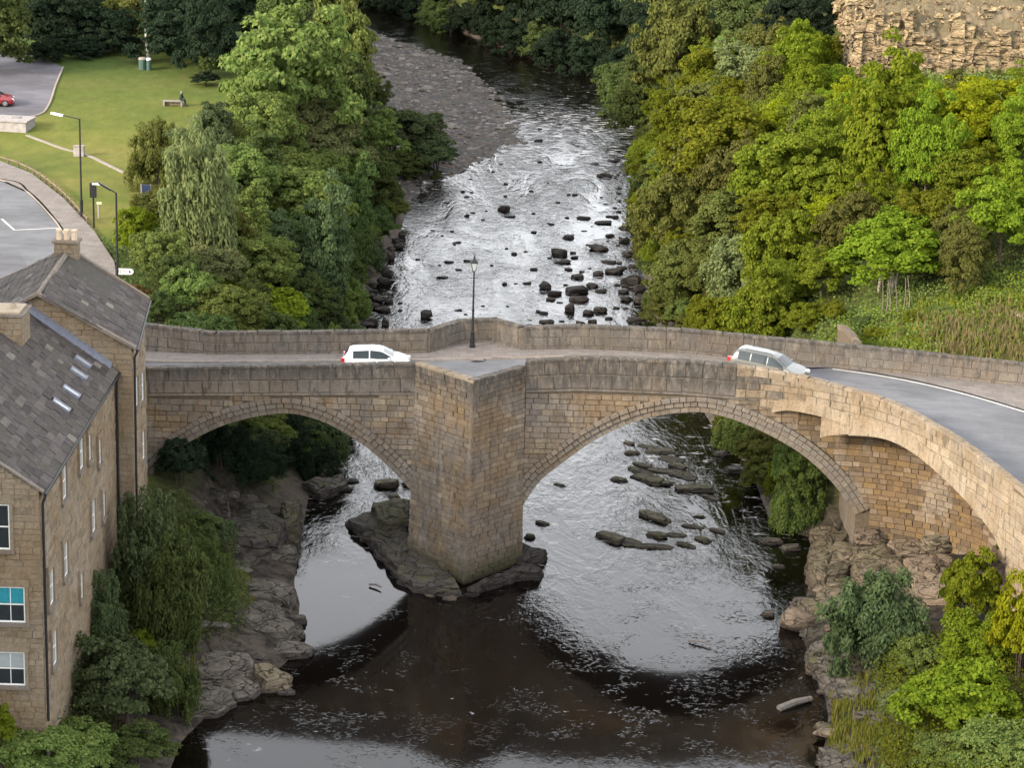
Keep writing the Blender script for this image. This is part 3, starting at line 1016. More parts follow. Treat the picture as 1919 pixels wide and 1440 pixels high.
# voussoirs: three stepped rings on each arch, stone by stone
vous_mb_count = 0
for arch in (LA, RA):
    L = [0.0]
    for a, b in zip(arch, arch[1:]): L.append(L[-1] + (b - a).length)
    xsL = [p.x for p in arch]; zsL = [p.z for p in arch]

    def at_len(s):
        return Vector((float(np.interp(s, L, xsL)), 0, float(np.interp(s, L, zsL))))

    for (r0, r1, y0, step) in ((0.0, 0.33, YF + 0.04, 0.50), (0.355, 0.66, YF - 0.09, 0.46), (0.685, 0.94, YF - 0.21, 0.44)):
        n = int(L[-1] / step)
        ed = [0.0]
        for k in range(n): ed.append(ed[-1] + random.uniform(0.75, 1.25))
        ed = [e / ed[-1] * L[-1] for e in ed]
        for s0, s1 in zip(ed, ed[1:]):
            g = 0.014
            pts = []
            for s in (s0 + g, s1 - g):
                p = at_len(s); q = at_len(min(L[-1], s + 0.05)) - at_len(max(0, s - 0.05))
                t = q.normalized(); nn = Vector((-t.z, 0, t.x))
                pts.append((p + nn * (r0 + 0.004), p + nn * r1))
            (ai, ao), (bi, bo) = pts
            yf = y0 + random.uniform(-0.02, 0.02)
            yb = YF + 0.30
            ch = 0.03
            cen = (ai + ao + bi + bo) / 4
            sh = lambda p: p + (cen - p) * 0.10
            mb = MB()
            mb.add([(ai.x, yb, ai.z), (bi.x, yb, bi.z), (bo.x, yb, bo.z), (ao.x, yb, ao.z),
                    (ai.x, yf + ch, ai.z), (bi.x, yf + ch, bi.z), (bo.x, yf + ch, bo.z), (ao.x, yf + ch, ao.z),
                    (sh(ai).x, yf, sh(ai).z), (sh(bi).x, yf, sh(bi).z), (sh(bo).x, yf, sh(bo).z), (sh(ao).x, yf, sh(ao).z)],
                   [(8, 9, 10, 11), (4, 5, 9, 8), (5, 6, 10, 9), (6, 7, 11, 10), (7, 4, 8, 11), (0, 1, 5, 4), (1, 2, 6, 5), (2, 3, 7, 6), (3, 0, 4, 7)])
            vous_mb_count += 1
            mb.build('voussoir', M['vous'], bridge)

bst = Masonry(bridge, 'stone', 'stonework', M['sand'], M['sand_i'])


def spandrel_valid(z0, z1):
    zc = z0 + (z1 - z0) * 0.35
    spans = []
    x = X_L
    cur = None
    while x <= X_R:
        blocked = False
        for out, ar in ((LA_out, LA), (RA_out, RA)):
            zz = z_on(out, x)
            if zz > zc: blocked = True
        if LA[0].x < x < LA[-1].x and zc < z_on(LA, x): blocked = True
        if RA[0].x < x < RA[-1].x and zc < z_on(RA, x): blocked = True
        if -5.5 < x < 0.75: blocked = True
        if x > 16.2: blocked = True
        if z1 > road_z(x) - 0.48: blocked = True
        if not blocked and cur is None: cur = x
        if blocked and cur is not None:
            if x - cur > 0.15: spans.append((cur - X_L, x - X_L))
            cur = None
        x += 0.08
    if cur is not None: spans.append((cur - X_L, x - X_L))
    return spans


course_wall(bst, lambda s, z: (X_L + s, YF), X_R - X_L, make_courses(1.0, 10.6, (0.26, 0.38)), spandrel_valid, (0.4, 0.95), 0.16)

# string course under the parapet, parapet blocks, coping
def strip_bar(name, pts, mat, parent, w, h, out, back):
    """bar following a plan polyline: pts = (x, y, z) along its outer face"""
    mb = MB()
    for a, b in zip(pts, pts[1:]):
        a, b = Vector(a), Vector(b)
        t = Vector((b.x - a.x, b.y - a.y, 0)).normalized(); n = Vector((t.y, -t.x, 0))
        o1, o2 = n * out, n * -back
        mb.hexa([a + o1, b + o1, b + o2, a + o2] + [p + Vector((0, 0, h)) for p in (a + o1, b + o1, b + o2, a + o2)])
    return mb.build(name, mat, parent)


def par_line(pts, n=None):
    f, L, cum = poly_pos(pts)
    return f, L, cum


def parapet(outer, zt_f, zb_f, thick, mats, rows, block_len, ms_block, ms_cope, core_mat, face='out', cope_over=0.05):
    """wall along the plan curve 'outer' (outside face on the right-hand side of travel), stones on one face, coping on top"""
    f, L, cum = poly_pos(outer)
    n = max(2, int(L / 0.5))
    ss = sorted(set([L * k / n for k in range(n + 1)] + cum))
    mb = MB()
    frames = []
    for s in ss:
        e = 0.02
        a, b = f(max(0, s - e)), f(min(L, s + e))
        t = Vector((b[0] - a[0], b[1] - a[1], 0)).normalized()
        nn = Vector((t.y, -t.x, 0))
        p = Vector((*f(s), 0))
        frames.append((s, p, t, nn))
    for (s0, p0, t0, n0), (s1, p1, t1, n1) in zip(frames, frames[1:]):
        a0, a1 = p0 - n0 * 0.03, p1 - n1 * 0.03
        b0, b1 = p0 - n0 * (thick - 0.03), p1 - n1 * (thick - 0.03)
        zb0, zb1, zt0, zt1 = zb_f(*p0[:2]), zb_f(*p1[:2]), zt_f(*p0[:2]) - 0.14, zt_f(*p1[:2]) - 0.14
        U = lambda p, z: (p.x, p.y, z)
        mb.hexa([U(a0, zb0), U(a1, zb1), U(b1, zb1), U(b0, zb0), U(a0, zt0), U(a1, zt1), U(b1, zt1), U(b0, zt0)])
    mb.build('parapet_wall', core_mat, bridge)
    # blocks
    for r in range(rows):
        s = 0.0
        while s < L - 0.05:
            w = random.uniform(*block_len)
            if L - s - w < block_len[0] * 0.5: w = L - s
            # do not let a block run round a corner
            for c in cum[1:-1]:
                if s + 0.12 < c < s + w: w = c - s
            w = min(w, L - s)
            m = s + w / 2
            a, b = Vector((*f(s), 0)), Vector((*f(s + w), 0))
            pm = (a + b) / 2
            t = (b - a).normalized(); nn = Vector((t.y, -t.x, 0))
            zb, zt = zb_f(pm.x, pm.y), zt_f(pm.x, pm.y) - 0.14
            hh = (zt - zb) / rows
            da, db = zt_f(a.x, a.y), zt_f(b.x, b.y)
            tt = Vector((t.x, t.y, (db - da) / max(0.05, w))).normalized()
            up = tt.cross(nn) * -1
            if up.z < 0: up = -up
            zc = zb + hh * (r + 0.5)
            if face == 'out':
                c = Vector((pm.x, pm.y, zc)) + nn * (0.012 + random.uniform(-0.01, 0.012))
                ms_block.put(c, tt, nn, up, w - 0.013, 0.14, hh - 0.012)
            else:
                c = Vector((pm.x, pm.y, zc)) - nn * (thick + random.uniform(-0.01, 0.012))
                ms_block.put(c, -tt, -nn, up, w - 0.013, 0.14, hh - 0.012)
            s += w
    s = 0.0
    while s < L - 0.05:
        w = random.uniform(0.8, 1.5)
        for c in cum[1:-1]:
            if s + 0.12 < c < s + w: w = c - s
        w = min(w, L - s)
        a, b = Vector((*f(s), 0)), Vector((*f(s + w), 0))
        pm = (a + b) / 2
        t = (b - a).normalized(); nn = Vector((t.y, -t.x, 0))
        tt = Vector((t.x, t.y, (zt_f(b.x, b.y) - zt_f(a.x, a.y)) / max(0.05, w))).normalized()
        up = tt.cross(nn) * -1
        if up.z < 0: up = -up
        # coping laid flat: its face looks up
        c = Vector((pm.x, pm.y, zt_f(pm.x, pm.y) + random.uniform(-0.012, 0.012))) - nn * (thick / 2)
        ms_cope.put(c, tt, up, -nn if False else (-nn), w - 0.015, 0.17, thick + 2 * cope_over)
        s += w


def near_top(x, y):
    if x < 12: return road_z(x, y) + lerp_pts([(-22, 1.08), (-5.5, 1.28), (-2, 1.28), (0.8, 1.28), (4, 1.42), (12, 1.42)], x)
    return road_z(x, y) + lerp_pts([(12, 1.42), (17, 1.36), (24, 1.5), (27, 1.6)], x)


blk = Masonry(bridge, 'parapet_block', 'parapet_stonework', M['grey'], M['grey_i'])
blkw = Masonry(bridge, 'wall_block', 'wall_stonework', M['warm'], M['warm_i'])
blkf = Masonry(bridge, 'inner_block', 'inner_stonework', M['farp'], M['farp_i'])
cop = Masonry(bridge, 'coping_stone', 'coping_stonework', M['grey'], M['grey_i'])
copw = Masonry(bridge, 'coping_stone', 'coping_stonework', M['warm'], M['warm_i'])
TIP = at_y(888, 716, 126.6)
TX, TY = TIP.x, 126.6
base_string = lambda x, y: road_z(x, y) - 0.42
nearL = [(X_L, YF), (-5.45, YF)]
nearR = [(0.72, YF), (12.6, YF)]
parapet(nearL, near_top, base_string, 0.42, None, 2, (0.7, 1.3), blk, cop, M['mortar_grey'])
parapet(nearR, near_top, base_string, 0.42, None, 2, (0.7, 1.3), blk, cop, M['mortar_grey'])
strip_bar('string_course', [(x, YF, base_string(x, YF) - 0.12) for x in np.linspace(X_L, -5.5, 12)], M['grey_i'], bridge, 0, 0.115, 0.10, 0.05)
strip_bar('string_course', [(x, YF, base_string(x, YF) - 0.12) for x in np.linspace(0.78, 14.0, 10)], M['grey_i'], bridge, 0, 0.115, 0.10, 0.05)

# pier with its pointed cutwater, rising into a refuge
PB = [(-5.75, 130.02), (-2.40, 126.15), (0.92, 129.95)]      # plan at the water
PT = [(-5.45, YF), (TX, TY), (0.72, YF)]                     # plan at the top


def pier_face(i):
    def f(s, z):
        k = min(1, max(0, z / 11.8))
        a = Vector(PB[i]).lerp(Vector(PT[i]), k); b = Vector(PB[i + 1]).lerp(Vector(PT[i + 1]), k)
        q = a + (b - a) * s
        return (q.x, q.y)
    return f


mb = MB()
zlv = [-1.2, 11.45]
ins = lambda p, d: (p[0] * (1 - d) + (-2.4) * d, p[1] * (1 - d) + 131.0 * d)
lo = [ins(p, 0.02) for p in PB] + [(0.9, 131.2), (-5.6, 131.2)]
hi = [ins(p, 0.02) for p in PT] + [(0.72, 131.2), (-5.4, 131.2)]
pb = [(p[0], p[1], -1.2) for p in lo]
roadt = road_z(-2.3) + 0.0
pt_ = [(p[0], p[1], roadt) for p in hi]
n = 5
mb.add(pb + pt_, [tuple(range(n, 2 * n))] + [(i, (i + 1) % n, n + (i + 1) % n, n + i) for i in range(n)])
mb.build('pier_core', M['mortar'], bridge)
for i in range(2):
    fl = (Vector(PT[i + 1]) - Vector(PT[i])).length
    pf = pier_face(i)
    topz = near_top(-2.3, 128)

    def pv(z0, z1, fl=fl):
        return [(0.0, fl)]
    course_wall(bst, lambda s, z, pf=pf, fl=fl: pf(s / fl, z), fl, make_courses(0.15, topz - 0.12, (0.24, 0.37)), pv, (0.40, 1.05), 0.18, proud=0.0)
# refuge parapet behind the two faces, and its coping
mb = MB()
for i in range(2):
    a, b = Vector((*PT[i], 0)), Vector((*PT[i + 1], 0))
    t = (b - a).normalized(); nn = Vector((t.y, -t.x, 0))
    za, zb = road_z(a.x, 130), near_top(-2.3, 128) - 0.14
    e = 0.05
    P4 = [a - nn * e, b - nn * e, b - nn * 0.42, a - nn * 0.42]
    mb.hexa([(p.x, p.y, za) for p in P4] + [(p.x, p.y, zb) for p in P4])
mb.build('refuge_wall', M['mortar_grey'], bridge)
for i in range(2):
    a, b = Vector((*PT[i], 0)), Vector((*PT[i + 1], 0))
    t = (b - a).normalized(); nn = Vector((t.y, -t.x, 0)); Lw = (b - a).length
    s = 0.0
    while s < Lw - 0.05:
        w = min(random.uniform(0.6, 1.1), Lw - s)
        if Lw - s - w < 0.3: w = Lw - s
        c = a + t * (s + w / 2) - nn * 0.20
        c.z = near_top(-2.3, 128) + random.uniform(-0.02, 0.015)
        (copw if i == 0 else cop).put(c, t, Vector((0, 0, 1)), -nn, w - 0.015, 0.16, 0.50)
        s += w

# the wing on the right: wall carried forward on corbelled arches along the curve of the road
CURVE = catmull([(12.6, 130.0, 0), (14.6, 129.75, 0), (16.8, 128.9, 0), (20.3, 126.3, 0), (22.8, 122.0, 0), (24.6, 117.0, 0), (25.9, 112.0, 0), (26.8, 106.0, 0), (27.2, 98, 0)], 6)
CW = [(p.x, p.y) for p in CURVE]
cf, CL, ccum = poly_pos(CW)


def curve_hit(px, py):
    d = ray(px, py)
    for i in range(len(CW) - 1):
        (a, b), (c, e) = CW[i], CW[i + 1]
        den = d[0] * (e - b) - d[1] * (c - a)
        if abs(den) < 1e-9: continue
        u = (d[1] * a - d[0] * b) / den
        if -0.001 <= u <= 1.001:
            t = (b + u * (e - b)) / d[1]
            return (ccum[i] + u * (ccum[i + 1] - ccum[i]), CAM_H + d[2] * t)
    return None


low_pts = [(0.0, road_z(12.6) - 0.55)]
for p in [(1446, 772), (1470, 768), (1500, 771), (1545, 781), (1592, 797)]:
    h = curve_hit(*p)
    if h: low_pts.append(h)
low_pts.append((low_pts[-1][0] + 0.05, low_pts[-1][1]))
big = []
for p in [(1600, 815), (1660, 822), (1710, 846), (1760, 886), (1800, 925), (1840, 970), (1868, 1010), (1884, 1050)]:
    h = curve_hit(*p)
    if h: big.append(h)
print('corbel', low_pts, big)
low_pts += [q for q in big if q[0] > low_pts[-1][0]]
s_end = low_pts[-1][0]
low_pts += [(s_end + 0.06, 1.0), (CL, 1.0)]


def low_z(s): return lerp_pts(low_pts, s)


mb = MB()
n = 90
sv = sorted(set([CL * k / n for k in range(n + 1)] + [p[0] for p in low_pts]))
for s0, s1 in zip(sv, sv[1:]):
    fr = []
    for s in (s0, s1):
        a, b = cf(max(0, s - .02)), cf(min(CL, s + .02))
        t = Vector((b[0] - a[0], b[1] - a[1], 0)).normalized()
        fr.append((Vector((*cf(s), 0)), Vector((t.y, -t.x, 0))))
    (p0, n0), (p1, n1) = fr
    zb0, zb1 = low_z(s0 + 1e-4), low_z(s1 - 1e-4)
    zt0, zt1 = near_top(*p0[:2]) - 0.14, near_top(*p1[:2]) - 0.14
    a0, a1, b0, b1 = p0 - n0 * 0.04, p1 - n1 * 0.04, p0 - n0 * 0.46, p1 - n1 * 0.46
    U = lambda p, z: (p.x, p.y, z)
    mb.hexa([U(a0, zb0), U(a1, zb1), U(b1, zb1), U(b0, zb0), U(a0, zt0), U(a1, zt1), U(b1, zt1), U(b0, zt0)])
mb.build('wing_wall', M['mortar'], bridge)


def wing_valid(z0, z1):
    out, cur = [], None
    for k in range(int(CL / 0.1)):
        s = k * 0.1
        ok = low_z(s) < z0 + 0.02 and z1 < near_top(*cf(s)) - 0.10
        if ok and cur is None: cur = s
        if not ok and cur is not None:
            if s - cur > 0.2: out.append((cur, s))
            cur = None
    if cur is not None: out.append((cur, CL))
    return out


class Blend:
    def put(s, c, *k):
        (blk if random.random() < max(0.0, 0.75 - (Vector(c).x - 12.6) / 6.5) else blkw).put(c, *k)


course_wall(Blend(), lambda s, z: cf(s), CL, make_courses(1.0, 12.4, (0.36, 0.52)), wing_valid, (0.6, 1.35), 0.16, proud=0.0, gap=0.016)
# stones that follow the arch edge and the sloping top, where level courses cannot
s = 0.05
while s < s_end - 0.3:
    w = random.uniform(0.8, 1.15)
    for side in (1,):
        z0, z1 = (low_z(s), low_z(s + w)) if side == 0 else (near_top(*cf(s)) - 0.17, near_top(*cf(s + w)) - 0.17)
        if abs(z1 - z0) > 1.6: continue
        a, b = Vector((*cf(s), z0)), Vector((*cf(s + w), z1))
        tt = (b - a).normalized(); tf = Vector((tt.x, tt.y, 0)).normalized(); nn = Vector((tf.y, -tf.x, 0))
        up = tt.cross(nn) * -1
        if up.z < 0: up = -up
        hgt = 0.85 if side == 0 else 0.36
        c = (a + b) / 2 + up * (hgt / 2 if side == 0 else -hgt / 2 + 0.02) + nn * (0.09 if side == 0 else 0.03)
        blkw.put(c, tt, nn, up, (b - a).length - 0.015, 0.2, hgt)
    s += w
# left end of the lower arch, tucked back under the upper one
tuck = [curve_hit(*p) for p in [(1535, 822), (1550, 818), (1575, 813), (1605, 812)]]
def ring_stones(s0, s1, lo, hi, off, wr):
    """dressed stones whose lower edges follow an arch line along the curved wall"""
    s = s0
    while s < s1 - 0.05:
        w = random.uniform(*wr)
        if s1 - s - w < wr[0] * 0.6: w = s1 - s
        mb = MB()
        g = 0.004
        n_ = 3
        rows = []
        for k in range(n_ + 1):
            q = s + g + (w - 2 * g) * k / n_
            a, b = cf(max(0, q - .03)), cf(min(CL, q + .03))
            tf = Vector((b[0] - a[0], b[1] - a[1], 0)).normalized(); nn = Vector((tf.y, -tf.x, 0))
            p = Vector((*cf(q), 0))
            zl, zh = lo(q), hi(q)
            f0, f1 = p + nn * off, p - nn * 0.45
            rows.append([(f0.x, f0.y, zl), (f0.x, f0.y, zh), (f1.x, f1.y, zh), (f1.x, f1.y, zl)])
        for r in rows: mb.v += r
        for k in range(n_):
            b_ = 4 * k
            mb.f += [(b_, b_ + 4, b_ + 5, b_ + 1), (b_ + 1, b_ + 5, b_ + 6, b_ + 2), (b_ + 2, b_ + 6, b_ + 7, b_ + 3), (b_ + 3, b_ + 7, b_ + 4, b_)]
        mb.f += [(0, 1, 2, 3), (4 * n_ + 3, 4 * n_ + 2, 4 * n_ + 1, 4 * n_)]
        mb.build('arch_stone', M['warm'], bridge)
        s += w


up_line = catmull([(p[0], 0, p[1]) for p in low_pts if 0 < p[0] < 6.79], 6)
up_z = lambda s: float(np.interp(s, [p.x for p in up_line], [p.z for p in up_line]))
lo_line = catmull([(p[0], 0, p[1]) for p in [tuck[0], tuck[1]] + big], 6)
lo_z = lambda s: float(np.interp(s, [p.x for p in lo_line], [p.z for p in lo_line]))
up_a, up_b = up_line[0].x, up_line[-1].x
ring_stones(up_a, up_b, lambda s: up_z(s) - 0.04, lambda s: min(up_z(s) + 0.62, near_top(*cf(s)) - 0.3), 0.07, (0.9, 1.4))
ring_stones(lo_line[0].x, up_b + 0.02, lo_z, lambda s: up_z(min(s, up_b)) + 0.1, -0.10, (0.6, 0.8))
ring_stones(up_b + 0.02, lo_line[-1].x, lambda s: lo_z(s) - 0.04, lambda s: lo_z(s) + 0.95 - 0.35 * max(0, (s - up_b) / (s_end - up_b)), 0.07, (0.9, 1.4))
s = 0.0
while s < CL - 0.1:
    w = min(random.uniform(0.6, 1.2), CL - s)
    a, b = Vector((*cf(s), 0)), Vector((*cf(s + w), 0))
    a.z, b.z = near_top(a.x, a.y), near_top(b.x, b.y)
    tt = (b - a).normalized(); tf = Vector((tt.x, tt.y, 0)).normalized(); nn = Vector((tf.y, -tf.x, 0))
    up = tt.cross(nn) * -1
    if up.z < 0: up = -up
    c = (a + b) / 2 - nn * 0.21 + up * random.uniform(-0.01, 0.02)
    copw.put(c, tt, up, -nn, w - 0.015, 0.17, 0.50)
    s += w

# the older wall set back below the corbelled arches
REC = [(15.9, 130.02), (18.3, 130.0), (21.0, 129.6), (24.2, 128.0), (27.0, 124.6), (28.8, 118.0), (29.2, 110)]
RECc = [(p.x, p.y) for p in catmull([(a, b, 0) for a, b in REC], 5)]
rf, RL, rcum = poly_pos(RECc)
mb = MB()
n = 40
for k in range(n):
    s0, s1 = RL * k / n, RL * (k + 1) / n
    a, b = rf(s0), rf(s1)
    ta, tb = road_z(*a) - 0.2, road_z(*b) - 0.2
    za, zb = [(z_on(RA_out, q[0]) - 0.3 if q[0] < RA_out[-1].x else -1.0) for q in (a, b)]
    if za > 0 > zb: zb = za - 0.4
    mb.add([(a[0], a[1] + .05, za), (b[0] + 0.03, b[1] + .05, zb), (b[0] + 0.03, b[1] + .05, tb), (a[0], a[1] + .05, ta)], [(0, 1, 2, 3)])
mb.build('recessed_wall', M['mortar'], bridge)
rst = Masonry(bridge, 'rubble_stone', 'rubble_stonework', mat_masonry('stone_rubble', [(0.0, (0.085, 0.063, 0.043)), (0.35, (0.165, 0.120, 0.078)), (0.55, (0.21, 0.140, 0.066)), (0.75, (0.145, 0.110, 0.080)), (0.9, (0.225, 0.172, 0.122)), (1.0, (0.28, 0.225, 0.16))], False, patch=0.78, damp=False, grey=0.12),
              mat_masonry('stone_rubble_i', [(0.0, (0.085, 0.063, 0.043)), (0.35, (0.165, 0.120, 0.078)), (0.55, (0.21, 0.140, 0.066)), (0.75, (0.145, 0.110, 0.080)), (0.9, (0.225, 0.172, 0.122)), (1.0, (0.28, 0.225, 0.16))], True, patch=0.78, damp=False, grey=0.12))


def rec_valid(z0, z1):
    s = 0
    while s < RL:
        p = rf(s)
        zz = z_on(RA_out, p[0])
        if not (p[0] < RA_out[-1].x and z0 < zz - 0.3): break
        s += 0.1
    e = s
    while e < RL * 0.93 and z1 < road_z(*rf(e)) - 0.45: e += 0.1
    return [(s, e)] if e - s > 0.2 else []


course_wall(rst, lambda s, z: rf(s), RL, make_courses(0.6, 9.6, (0.24, 0.38)), rec_valid, (0.35, 0.85), 0.16, proud=0.02)

# far parapet with its refuge; we see its roadway face
FAR = [(-22.4, 137.6), (-17.5, 136.5), (-5.0, 136.6), (-3.2, 138.7), (-1.3, 138.9), (0.5, 136.8), (9, 136.6), (16, 136.6), (23, 136.5), (34, 136.2), (48, 134.6)]
FARr = list(reversed(FAR))        # outside face must lie on the right-hand side of travel: go from right to left
TH = 0.42
far_out = []
for i, p in enumerate(FARr):
    a = Vector(FARr[max(0, i - 1)]); b = Vector(FARr[min(len(FARr) - 1, i + 1)])
    t = (b - a).normalized()
    nn = Vector((t.y, -t.x))
    q = Vector(p) + nn * TH
    far_out.append((q.x, q.y))
far_top = lambda x, y: road_z(x) + lerp_pts([(-23, 1.75), (-17.5, 1.42), (-5, 1.48), (9, 1.52), (23, 1.52), (34, 1.42), (50, 1.4)], x)
parapet(far_out, far_top, lambda x, y: road_z(x) - 0.3, TH, None, 3, (0.6, 1.3), blkf, cop, M['mortar_grey'], face='in', cope_over=0.04)
for ms in (bst, blk, blkw, blkf, cop, copw, rst): ms.build()

# ------------------------------------------------------------------ road deck over the bridge, pavement, markings
deckN = [(X_L - 0.8, 130.42), (-5.2, 130.42), (TX, TY + 0.6), (0.6, 130.42), (12.6, 130.42)] + [(p[0] - 0.0, p[1] + 0.2) for p in CW[3:]]
deckF = [(48, 134.5), (34, 136.1), (23, 136.45), (16, 136.55), (9, 136.55), (0.5, 136.75), (-1.3, 138.85), (-3.2, 138.65), (-5.0, 136.55), (-17.5, 136.45), (X_L - 0.8, 137.3)]
deck_poly = deckN + [(60, 96), (60, 130)] + deckF
dk = drape('bridge_road', deck_poly, 0.0, M['asphalt'], 0.8, zf=lambda a, b: road_z(a, b))
# far-side pavement: from the kerb line back to the far parapet; widens into the refuge and at the right-hand end
kerbL = [(-22.4, 135.25), (-17.5, 134.95), (-5, 135.15), (0.5, 135.2), (9, 135.1), (15, 134.75)]
edge_px = [(1560, 692), (1640, 703), (1720, 718), (1800, 737), (1870, 757), (1960, 785)]
kerbR = []
for p in edge_px:
    q = at_z(*p, 10)
    for _ in range(6): q = at_z(*p, road_z(q.x, q.y))
    kerbR.append((q.x, q.y))
pave_in = kerbL + [(a, b + 0.16) for a, b in kerbR]
pave_poly = pave_in + [(50, 126), (48, 134.45)] + [(a, b) for a, b in deckF[1:-1]] + [(-22.4, 137.3)]
drape('bridge_pavement', pave_poly, 0.10, M['paving'], 0.8, zf=lambda a, b: road_z(a, b))
ribbon('bridge_kerb', catmull([(a, b - 0.02, 0) for a, b in kerbL], 4), 0.14, 0.125, lambda a, b: road_z(a, b) - 0.01, M['kerb'])
ribbon('edge_line', catmull([(a, b, 0) for a, b in kerbR], 5), 0.17, 0.006, lambda a, b: road_z(a, b) + 0.108 if False else road_z(a, b) + 0.004, M['roadpaint'])
for px_, py_ in ((895, 668), (934, 665)):
    q = at_z(px_, py_, 10.95)
    mb = MB(); mb.box((q.x, q.y, road_z(q.x, q.y) + 0.106), (0.75, 0.55, 0.012))
    tag(mb.build('access_cover', M['concrete'] if False else mat_plain('cover_iron', (0.19, 0.15, 0.135), 0.8, 0.3)), 'brownish access cover let into the bridge pavement, ' + ('nearer the lamp' if px_ < 910 else 'farther from the lamp'), 'access cover', 'covers in the bridge pavement')
# ------------------------------------------------------------------ the two mill buildings on the left bank
def sash_window(parent, c, axis, w, h, cols=2, pane_mats=None, sill=True, depth=0.05, frame_w=0.07):
    """white sash window on a wall; axis 'y' = on a wall facing -y, 'x' = on a wall facing +x"""
    cx_, cy_, cz_ = c

    def B(mb, u, z, du, dz, o0, o1):    # u across, o outwards
        if axis == 'y': mb.box((cx_ + u, cy_ - (o0 + o1) / 2, cz_ + z), (du, o1 - o0, dz))
        else: mb.box((cx_ + (o0 + o1) / 2, cy_ + u, cz_ + z), (o1 - o0, du, dz))
    fr = MB()
    f = frame_w
    B(fr, -w / 2 + f / 2, 0, f, h, 0.0, depth); B(fr, w / 2 - f / 2, 0, f, h, 0.0, depth)
    B(fr, 0, h / 2 - f / 2, w - 2 * f, f, 0.0, depth); B(fr, 0, -h / 2 + f / 2, w - 2 * f, f, 0.0, depth)
    B(fr, 0, 0, w - 2 * f, f * 0.7, 0.0, depth - 0.015)
    if cols == 2: 
        B(fr, 0, h / 4 - f * .1, f * 0.45, h / 2 - f * 1.4, 0.0, depth - 0.025)
        B(fr, 0, -h / 4 + f * .1, f * 0.45, h / 2 - f * 1.4, 0.0, depth - 0.025)
    win = fr.build('window', M['white'], parent)
    pw = (w - 2 * f) / cols
    for r in range(2):
        for k in range(cols):
            pm = MB()
            B(pm, -w / 2 + f + pw * (k + 0.5), (h / 4 if r == 0 else -h / 4), pw - 0.012, h / 2 - f * 1.3, 0.0, 0.02)
            pm.build('pane', (pane_mats or {}).get(r, M['glass_dark']), win)
    if sill:
        sm = MB()
        B(sm, 0, -h / 2 - 0.09, w + 0.36, 0.16, 0.0, depth + 0.14)
        sm.build('sill', M['vous_i'], win)
        lm = MB()
        B(lm, 0, h / 2 + 0.17, w + 0.4, 0.32, 0.0, depth + 0.085)
        lm.build('lintel', M['mill_i'], win)
        for q in (-1, 1):
            jm = MB()
            B(jm, q * (w / 2 + 0.075), 0, 0.15, h, -0.05, depth + 0.09)
            jm.build('jamb', M['mill_i'], win)
    return win


def wall_stones(ms, pos, L, z0, ztop, holes, hr, lr, rng, depth=0.12, proud=0.025):
    def valid(a, b):
        m = (a + b) / 2
        segs = [(0.0, L)]
        lim = ztop(m)
        segs = [lim] if lim else []
        for (s0, s1, h0, h1) in holes:
            if b > h0 + 0.02 and a < h1 - 0.02:
                ns = []
                for p, q in segs:
                    if s1 <= p or s0 >= q: ns.append((p, q)); continue
                    if s0 > p: ns.append((p, s0))
                    if s1 < q: ns.append((s1, q))
                segs = ns
        return [g for g in segs if g[1] - g[0] > 0.08]
    course_wall(ms, pos, L, make_courses(z0, 19, hr, rng), valid, lr, depth, proud=proud, gap=0.012, rng=rng)


def slate_slope(ms, p_eave0, p_eave1, up_vec, slope_len, row, wid, rng, skip=()):
    """slates on one slope: eave line from p0 to p1, courses go up the slope"""
    p0, p1 = Vector(p_eave0), Vector(p_eave1)
    t = (p1 - p0).normalized()
    up = Vector(up_vec).normalized()
    n = t.cross(up)
    if n.z < 0: n = -n
    L = (p1 - p0).length
    r = 0; d = 0.0
    while d < slope_len:
        s = -rng.uniform(0, wid[0])
        while s < L:
            w = rng.uniform(*wid)
            a, b = max(0, s), min(L, s + w)
            if b - a > 0.08:
                m = (a + b) / 2
                if not any(x0 < m < x1 and d0 < d + row / 2 < d1 for x0, x1, d0, d1 in skip):
                    hgt = min(row * 1.18, slope_len - d + 0.05)
                    upt = (up + n * 0.045).normalized()
                    nt = t.cross(upt)
                    if nt.z < 0: nt = -nt
                    c = p0 + t * m + up * (d + hgt / 2) + n * (0.05 + rng.uniform(0, 0.035))
                    ms.put(c, t, nt, upt, b - a - 0.03, 0.05, hgt)
            s += w
        d += row; r += 1
    return n


rr = random.Random(5)
NX0, NX1, NXR = -29.1, -19.9, -24.5
NY0, NY1, NE = 96.4, 115.5, 15.0
NRZ = NE + (NX1 - NXR) * math.tan(rad(34))
mill = thing('mill_building', 'tall sandstone mill with stone slate roof and rooflights at lower left', 'building', (NXR, 106, 4))
mb = MB()
mb.hexa([(NX0, NY0, 2), (NX1, NY0, 2), (NX1, NY1, 2), (NX0, NY1, 2), (NX0, NY0, NE), (NX1, NY0, NE), (NX1, NY1, NE), (NX0, NY1, NE)])
mb.add([(NX0, NY0, NE), (NX1, NY0, NE), (NXR, NY0, NRZ)], [(0, 1, 2)])
mb.add([(NX0, NY1, NE), (NX1, NY1, NE), (NXR, NY1, NRZ)], [(2, 1, 0)])
mb.build('wall', M['mortar_mill'], mill)
